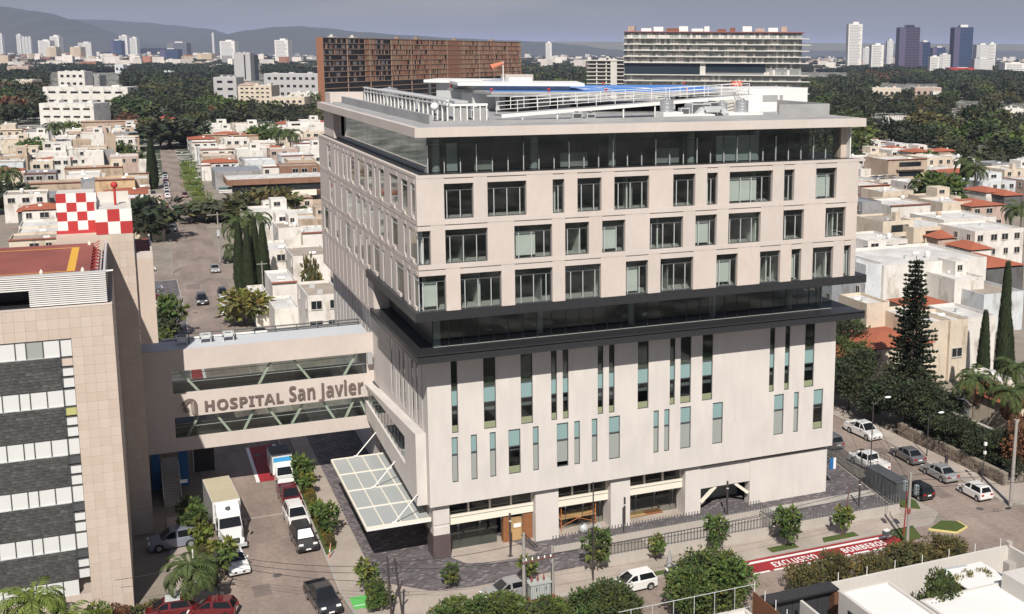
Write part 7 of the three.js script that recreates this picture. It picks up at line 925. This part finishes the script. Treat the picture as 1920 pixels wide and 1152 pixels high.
for (const [lab, a, b, top, d, st] of TOW) {
  const { t, w, h } = block('tower', lab, 'tower', a, b, top, d), D = Math.max(8, Math.min(w, 40)), r = rng(a * 3 + top), m = { white: wallLit, grey: greyLit, purple: glassPurple, blue: glassBlue, tan: mat(0.52, 0.43, 0.31, 0.85), dark: mat(0.15, 0.15, 0.155, 0.7), redhall: M.red }[st];
  mesh('shaft', B(0, w, 0, h, -D, 0), m, t); if (st === 'purple' || st === 'blue') mesh('side', B(-0.3, w * 0.3, 0, h - 1, -D, 0.3), purpleSide, t);
  const fl = Math.max(4, Math.round(h / 3.9)), n = Math.min(fl, 30); for (let k = 1; k < n; k++) { const y = h * k / n; if (h > 25 || st === 'white') mesh(st === 'white' ? 'window_band' : 'floor_band', B(st === 'white' ? w * 0.08 : w * 0.3, w * (st === 'white' ? 0.72 + 0.2 * r() : 1), y - h / n * 0.2, y + h / n * 0.2, 0.0, 0.35), st === 'white' ? mat(0.3, 0.31, 0.32, 0.5) : st === 'grey' ? wallLit : st === 'purple' ? mat(0.09, 0.085, 0.12, 0.3) : st === 'tan' ? HC.T : mat(0.07, 0.1, 0.17, 0.2), t); }
  mesh('roof_box', B(w * 0.35, w * 0.75, h, h + Math.min(6, h * 0.06), -D * 0.8, -D * 0.2), st === 'purple' ? m : wallLit, t);
}
// middle distance blocks on the left: base row known
const MB = [['white clinic block with long dark windows, lower wings', 79, 238, 163, 196, 870, 'W', 2, 7], ['white upper block on the roof of the clinic with dark window holes', 107, 157, 134, 163, 872, 'W', 2, 4], ['white apartment block with three window rows before the clinic', 72, 174, 194, 240, 640, 'W', 3, 5], ['tall pale grey slab tower with a dark vertical slit', 437, 468, 99, 150, 830, 'G2', 0, 0], ['grey and white office cube with dark glass balconies', 399, 442, 145, 186, 700, 'G2', 3, 2], ['cream apartment house with a brown hipped roof and small windows', 445, 508, 160, 200, 640, 'C', 5, 6], ['cream low wing with brown roof beside the hipped house', 508, 570, 182, 208, 640, 'C', 2, 5], ['pale grey office block with slot windows', 494, 596, 138, 182, 780, 'G2', 3, 8], ['grey side wing of the clinic', 157, 185, 141, 162, 878, 'G', 0, 0], ['long white house strip below the pale grey office block', 543, 602, 174, 190, 690, 'W', 1, 6], ['grey apartment house with water tanks at the right edge of the roof', 1655, 1708, 224, 250, 400, 'G2', 2, 4], ['white cottage cluster wall among the right hand trees', 1636, 1690, 165, 182, 1050, 'C', 1, 5], ['terracotta and white villa among the right hand trees', 1716, 1766, 164, 182, 1080, 'P', 1, 4], ['white villa right of the cottage cluster', 1750, 1768, 172, 184, 1100, 'W', 1, 2], ['white house at the right edge among trees', 1884, 1920, 204, 226, 620, 'W', 1, 3], ['orange roofed pavilion in the right hand trees', 1792, 1824, 244, 254, 500, 'O', 0, 0], ['pink and white villas in the left hand trees', 12, 52, 124, 142, 1300, 'P', 1, 4], ['blue grey building in the dark wood on the left', 214, 230, 121, 136, 1250, 'L', 1, 2], ['white and blue villa in the dark wood left of the slab tower', 298, 326, 134, 148, 1050, 'L', 1, 3], ['orange roofed house row before the left wood', 280, 324, 180, 190, 700, 'O', 1, 4], ['cream house strip before the left wood', 340, 380, 184, 196, 640, 'P', 1, 4], ['red roofed house among trees right of the clinic', 205, 240, 196, 212, 600, 'R', 0, 0], ['red roofed house at the end of the left street', 296, 326, 218, 232, 470, 'R', 0, 0], ['long red roof behind the round tree on the left', 560, 612, 228, 244, 420, 'R', 0, 0], ['white villa wall at the left edge before the wood', 4, 60, 150, 168, 950, 'C', 1, 5]];
HC.G2 = mat(0.47, 0.46, 0.46, 0.8, { map: T.streak }); HC.R = mat(0.3, 0.06, 0.045, 0.85);
for (const [lab, a, b, top, base, d, c, rows, cols] of MB) {
  const { t, w, h } = block('block', lab, 'building', a, b, top, baseD((a + b) / 2, base)), D = Math.min(20, w), y0 = 0.5, r = rng(a + base * 7);
  const hh = c === 'R' ? Math.min(h, 4) : h; mesh('wall', B(0, w, 0, hh, -D, 0), c === 'R' ? HC.C : HC[c], t); if (c === 'R') mesh('tile_roof', hip(0, w, -D, 0, hh, 2.2, 0.8), HC.R, t); else mesh('roof', B(0.3, w - 0.3, h, h + 0.15, -D + 0.3, -0.3), roofW, t); if (c === 'C' && rows > 2) mesh('tile_roof', hip(0, w * 0.45, -D, 0, h, 2.4), HC.P, t);
  if (rows) bandWin(t, w, h - 0.8, 0, rows, cols, M.pane, w * 0.04, Math.max(0.5, y0), lab.includes('long') || lab.includes('three window') ? 0.66 : 0.5, lab.includes('long') || lab.includes('three window') ? 0.24 : 0.34);
  if (lab.includes('slit')) { mesh('window', B(w * 0.62, w * 0.7, 2, h * 0.93, 0.02, 0.2), M.pane, t); mesh('side_block', B(w, w + 5, 0, h * 0.92, -D, -2), M.frame, t); }
  if (lab.includes('tanks')) for (let i = 0; i < 10; i++) mesh('water_tank', CYL(2 + i * w / 11, h + 0.15, h + 1.9, -3, 0.7), M.white, t);
  if (c !== 'R') for (let i = 0; i < 3; i++) { const x = w * (0.1 + 0.3 * i + 0.1 * r()); mesh('roof_box', B(x, x + w * 0.09, h + 0.15, h + 0.8 + r(), -D * 0.7, -D * 0.4), HC[c], t); }
}
// ---------------------------------------------------------------- trees of the neighbourhood and the woods
const far = [0, 1, 2, 3].map(i => { const g = crownGeo(500 + i, 520, 1, 0.8, 1, 0.34, 16, -0.6), core = new THREE.IcosahedronGeometry(0.72, 2), p = core.attributes.position; for (let k = 0; k < p.count; k++) { const v = V3().fromBufferAttribute(p, k), s = 0.8 + 0.45 * fbm((v.x + 1) * 0.4, (v.y + v.z + 2) * 0.3, 4, 3, 600 + i); p.setXYZ(k, v.x * s, v.y * s * 0.8, v.z * s); } core.computeVertexNormals(); const cg = core.index ? core.toNonIndexed() : core; cg.setAttribute('color', new THREE.Float32BufferAttribute(new Float32Array(cg.attributes.position.count * 3).fill(0.55), 3)); return join([g, cg]); });
const stem = ROD([0, 0, 0], [0, 1, 0], 0.05, 6, 0.03);
let treeN = 0;
function bgTree(label, x, z, h, w, m, group) { const t = thing('tree', label, 'tree', [x, 0, z], treeN * 1.7, group), c = mesh('crown', far[treeN++ % 4], m, t); c.scale.set(w / 2, h * 0.5, w / 2); c.position.y = h * 0.58; const s = mesh('trunk', stem, M.trunk, t); s.scale.set(w * 0.5, h * 0.5, w * 0.5); return t; }
// single trees that can be told apart: column, base row, height, width
[['big dark tree over the parked cars left of the far street', 283, 452, 9.5, 13, 'dark'], ['big dark tree closing the far left street', 318, 278, 12, 26, 'dark'], ['brownish tree left of the one closing the street', 280, 268, 11, 18, 'olive'], ['second dark tree closing the far left street', 352, 272, 11, 20, 'dark'], ['low green tree by the round hedge on the crossing', 400, 415, 5, 16, 'olive'], ['olive tree before the restaurant', 466, 428, 9, 13, 'olive'], ['second olive tree before the restaurant', 492, 424, 9, 13, 'olive'], ['third tree before the restaurant', 520, 418, 8, 12, 'mid'], ['round dark green tree between the white roofs', 497, 278, 10, 13, 'mid'], ['round green tree between the white houses on the right', 1755, 402, 11, 13, 'mid'], ['small bush on the roof of the long beige wall', 125, 266, 9, 12, 'mid'], ['bush before the white house by the left street', 228, 296, 6, 8, 'mid'], ['bush on the left street before the small white house', 247, 308, 5, 9, 'mid'], ['yellow green round tree just behind the bridge', 458, 612, 5.6, 7.4, 'yellow'], ['dark bush in the shade of the rear slab', 301, 640, 4.5, 5, 'dark'], ['green bush in the shade behind the tower', 303, 655, 3, 3.4, 'mid'], ['dark tree in the lower left rows', 64, 300, 8, 10, 'mid'], ['dark tree left of the helipad', 10, 402, 8, 12, 'dark'], ['potted bush on the orange roof terrace', 588, 600, 10, 3, 'olive'], ['dark hedge tree beside the hospital behind the red roofs', 1590, 560, 9, 12, 'dark'], ['rust red tree among the right houses', 1740, 330, 8, 11, 'mid']].forEach(([l, px, py, h, w, m]) => { const p = at(px, py); bgTree(l, p.x, p.z, h, w, L[m]); });
{ const p = at(287, 355); const t = thing('conifer', 'slim conifer standing on the left kerb of the far street', 'conifer', [p.x, 0, p.z]); for (let i = 0; i < 1; i++) { const c = mesh('crown', CY[0], L.cypress, t); c.scale.set(2.2, 1.7, 2.2); } mesh('trunk', ROD([0, 0, 0], [0, 12, 0], 0.2, 7, 0.05), M.trunk, t); }
[[452, 548, 12.5], [468, 552, 12], [482, 546, 13], [497, 550, 12.5]].forEach(([px, py, h], i) => { const p = at(px, py); cypress(`dark cypress, ${['first', 'second', 'third', 'last'][i]} from the left in the row beyond the crossing`, p.x, p.z, h, 1.25); });
[[455, 505, 9, 1.7, 'wide crowned palm behind the cypress row'], [478, 497, 9.4, 1.7, 'second wide crowned palm behind the cypress row'], [442, 530, 6.5, 1.1, 'small palm on the pavement before the cypress row'], [105, 300, 13, 1.9, 'tall palm among the white houses on the left'], [18, 395, 10, 2.0, 'palm with a skirt of fronds left of the helipad'], [528, 300, 11, 2.0, 'left palm of the pair before the white wing'], [548, 300, 10.5, 2.0, 'right palm of the pair before the white wing'], [592, 212, 12, 2.4, 'slim palm before the cream apartment house'], [1810, 372, 11, 2.0, 'palm behind the dark cypress on the right'], [1826, 384, 10, 1.9, 'second palm behind the dark cypress on the right'], [1912, 470, 9, 1.9, 'palm at the right edge before the white walls'], [1722, 400, 8, 1.5, 'palm beside the green round tree']].forEach(([px, py, h, s, l]) => { const p = at(px, py); palm(l, p.x, p.z, h, 18, s, L.palm); });
{ const p = at(1806, 372); cypress('dark cypress before the red hipped roof on the right', p.x, p.z, 13, 2.2); const q = at(1815, 372); cypress('second dark cypress before the red hipped roof', q.x, q.z, 12, 2); }
// clipped hedges of the far left street
[[349, 318, 0], [352, 336, 1], [358, 356, 2], [373, 378, 3], [378, 400, 4]].forEach(([px, py, i]) => { const p = at(px, py), o = mesh('hedge', [B(-2.4, 2.4, 0, 1.7, -4, 4), crownGeo(700 + i, 900, 3, 0.7, 4.4, 0.5, 18).translate(0, 1.7, 0)].map(g => { if (!g.attributes.color) g.setAttribute('color', new THREE.Float32BufferAttribute(new Float32Array(g.attributes.position.count * 3).fill(0.7), 3)); return g; }), L.bright); o.position.set(p.x + 0.6, 0, p.z); tag(o, `clipped green hedge block, ${['farthest', 'fourth', 'third', 'second', 'nearest'][i]} along the far left street`, 'hedge'); });
// the woods: columns and rows of the survey where crowns show; the nearest stand alone, the rest are one mass
const WOOD = [[1512, 1920, 150, 330, 13], [1600, 1920, 128, 152, 9], [985, 1170, 112, 176, 9], [0, 75, 160, 225, 12], [0, 130, 118, 160, 10], [130, 440, 128, 152, 9], [60, 330, 140, 166, 9], [185, 400, 158, 200, 11], [215, 300, 196, 240, 14], [330, 480, 200, 236, 14], [470, 610, 196, 232, 13], [500, 600, 112, 140, 9], [0, 140, 210, 232, 16], [1512, 1640, 290, 330, 14]];
const woodRnd = rng(808), spots = [], clear = [[1630, 1770, 158, 186], [1640, 1712, 222, 250], [1780, 1830, 240, 256], [1780, 1850, 190, 222], [1870, 1920, 200, 222], [70, 190, 190, 242], [78, 240, 133, 196], [397, 600, 140, 206], [300, 345, 268, 330], [1600, 1780, 290, 340]];
for (const [x0, x1, y0, y1, s] of WOOD) { let py = y1; while (py > y0) { const step = Math.max(2.2, s * (py - 96) / 150); for (let px = x0; px < x1; px += step * 2.0 * (0.8 + 0.5 * woodRnd())) { const qx = px + (woodRnd() - 0.5) * step, qy = py + (woodRnd() - 0.5) * step * 0.6; if (!clear.some(c => qx > c[0] && qx < c[1] && qy > c[2] && qy < c[3] + 9)) spots.push([qx, qy]); } py -= step * 0.75; } }
const ws = spots.map(([px, py]) => { const p = at(px, py); return { px, py, x: p.x, z: p.z, h: 5.5 + 8 * woodRnd() * woodRnd() + 2 * woodRnd(), k: woodRnd() }; }).sort((a, b) => b.py - a.py);
const side = p => p.px > 960 ? (p.py > 200 ? ['broadleaf tree in the near part of the wood right of the hospital', 'trees in the near wood on the right'] : ['broadleaf tree in the farther part of the wood right of the hospital', 'trees in the far wood on the right']) : (p.py > 180 ? ['broadleaf tree of the green belt behind the left hand houses', 'trees in the near wood on the left'] : ['dark broadleaf tree of the wood beyond the clinic on the left', 'trees in the far wood on the left']);
const woodMat = (p) => p.px < 620 && p.py < 165 ? (p.k < 0.85 ? L.far : L.farMid) : p.k < 0.34 ? L.far : p.k < 0.6 ? L.farMid : p.k < 0.76 ? L.dark : p.k < 0.88 ? L.deep : p.k < 0.91 ? L.rust : p.k < 0.96 ? L.olive : L.mid;
ws.slice(0, 280).forEach(p => { const [l, g] = side(p); bgTree(l, p.x, p.z, p.h, p.h * (1 + 0.5 * p.k), woodMat(p), g); });
{ const rest = ws.slice(280), byM = new Map(); for (const p of rest) { const m = woodMat(p); if (!byM.has(m)) byM.set(m, []); byM.get(m).push(p); }
  const t = new THREE.Group(); t.name = 'far_wood'; let i = 0; for (const [m, l] of byM) { const im = new THREE.InstancedMesh(far[i++ % 4], m, l.length); im.name = 'wood_crown'; const q = new THREE.Quaternion(); l.forEach((p, n) => { const s = 1 + (EYE * FOCAL / Math.max(18, p.py - 94)) / 2600; im.setMatrixAt(n, new THREE.Matrix4().compose(V3(p.x, p.h * 0.5, p.z), q.setFromAxisAngle(V3(0, 1, 0), n), V3(p.h * 0.62 * s, p.h * 0.6, p.h * 0.62 * s))); }); t.add(im); }
  tag(t, 'distant wooded belts that read as one dark mass', 'wood', null, 'stuff'); console.log('trees', ws.length); }
// the far city: pale low blocks and dark tree clumps spread over the plain
{
  const r = rng(909), N = 8200, N2 = 4600, bx = B(-0.5, 0.5, 0, 1, -0.5, 0.5), cityM = mat(0.6, 0.57, 0.53, 0.9), im = new THREE.InstancedMesh(bx, cityM, N); im.name = 'far_block'; const c = new THREE.Color(), m4 = new THREE.Matrix4(), q = new THREE.Quaternion();
  for (let i = 0; i < N; i++) { const px = i % 3 ? -60 + r() * 2040 : -60 + r() * 700, k = Math.pow(r(), 0.75), py = 98.5 + 36 * k * k, p = at(px, py + (1204 - px) * -0.0003), tall = r() < 0.05 ? 2.6 : 1; m4.compose(p, q.setFromAxisAngle(V3(0, 1, 0), r() * 3), V3(10 + r() * 22, (4 + r() * 7) * tall, 10 + r() * 16)); im.setMatrixAt(i, m4); const v = r(); v < 0.62 ? c.setRGB(1.1, 1.08, 1.06) : v < 0.8 ? c.setRGB(0.75, 0.65, 0.55) : v < 0.9 ? c.setRGB(0.55, 0.56, 0.6) : c.setRGB(0.6, 0.3, 0.22); im.setColorAt(i, c); }
  im.userData = { label: 'far low city blocks spread over the plain', category: 'city', kind: 'stuff' }; scene.add(im);
  const tm = new THREE.InstancedMesh(far[1], L.far, N2); tm.name = 'far_tree'; for (let i = 0; i < N2; i++) { const px = -60 + r() * 2040, py = 98 + 38 * Math.pow(r(), 1.6), p = at(px, py), s = 9 + r() * 14; m4.compose(V3(p.x, 3, p.z), q.setFromAxisAngle(V3(0, 1, 0), r() * 6), V3(s, 6 + r() * 5, s)); tm.setMatrixAt(i, m4); }
  tm.userData = { label: 'far tree clumps between the low city blocks', category: 'trees', kind: 'stuff' }; scene.add(tm);
}
// ---------------------------------------------------------------- hills on the horizon
function hill(label, pts, D, seed, m) {                                    // skyline given as survey points; solid ridge at distance D
  const pos = [], idx = [], nx = 160, nd = 14, half = 1500; const X = t => { const u = t * (pts.length - 1), i = Math.min(pts.length - 2, Math.floor(u)), f = u - i, s = f * f * (3 - 2 * f); return [pts[i][0] + (pts[i + 1][0] - pts[i][0]) * f, pts[i][1] + (pts[i + 1][1] - pts[i][1]) * s]; };
  for (let i = 0; i <= nx; i++) { const [px, py] = X(i / nx), p = ray(px, py, D); for (let j = 0; j <= nd; j++) { const k = j / nd * 2 - 1, fall = Math.pow(Math.cos(k * Math.PI / 2), 1.25), n = fbm(i / nx, j / nd, 12, 5, seed) - 0.5; const d = FWD.clone().multiplyScalar(k * half); pos.push(p.x + d.x, Math.max(-5, (p.y + 10) * fall * (1 + 0.22 * n * (1 - fall)) - 10), p.z + d.z); } }
  for (let i = 0; i < nx; i++) for (let j = 0; j < nd; j++) { const a = i * (nd + 1) + j, b = a + nd + 1; idx.push(a, b, a + 1, b, b + 1, a + 1); }
  const g = new THREE.BufferGeometry(); g.setAttribute('position', new THREE.Float32BufferAttribute(pos, 3)); g.setIndex(idx); g.computeVertexNormals(); const o = mesh('hill', [wuv(g)], m); o.name = numbered('hill'); o.userData = { kind: 'structure', label }; scene.add(o);
}
const hillM = new THREE.MeshStandardMaterial({ color: LIN(0.055, 0.06, 0.05), roughness: 1, side: THREE.DoubleSide });
hill('far ridge across the middle of the horizon', [[-300, 60], [60, 46], [130, 36], [190, 37], [270, 42], [320, 47], [380, 53], [420, 64], [432, 72], [470, 80], [560, 90], [640, 96]], 11500, 1, hillM);
hill('near left hill sloping down to the right', [[-500, 20], [-200, 4], [-40, 6], [0, 12], [60, 20], [110, 33], [150, 50], [190, 66], [240, 78], [300, 90]], 8600, 2, hillM);
hill('rounded ridge behind the brown block', [[380, 96], [410, 78], [440, 64], [480, 56], [530, 50], [560, 49], [600, 52], [680, 60], [760, 66], [860, 72], [960, 76], [1020, 79], [1080, 84], [1140, 92], [1220, 99]], 9800, 3, hillM);
hill('very low far ridge behind the towers', [[1180, 98], [1400, 94], [1600, 95], [1800, 94], [2000, 96], [2300, 99]], 12500, 4, hillM);
scene.traverse(o => { if (o.isMesh) { o.castShadow = true; o.receiveShadow = true; } });
renderer.render(scene, camera);
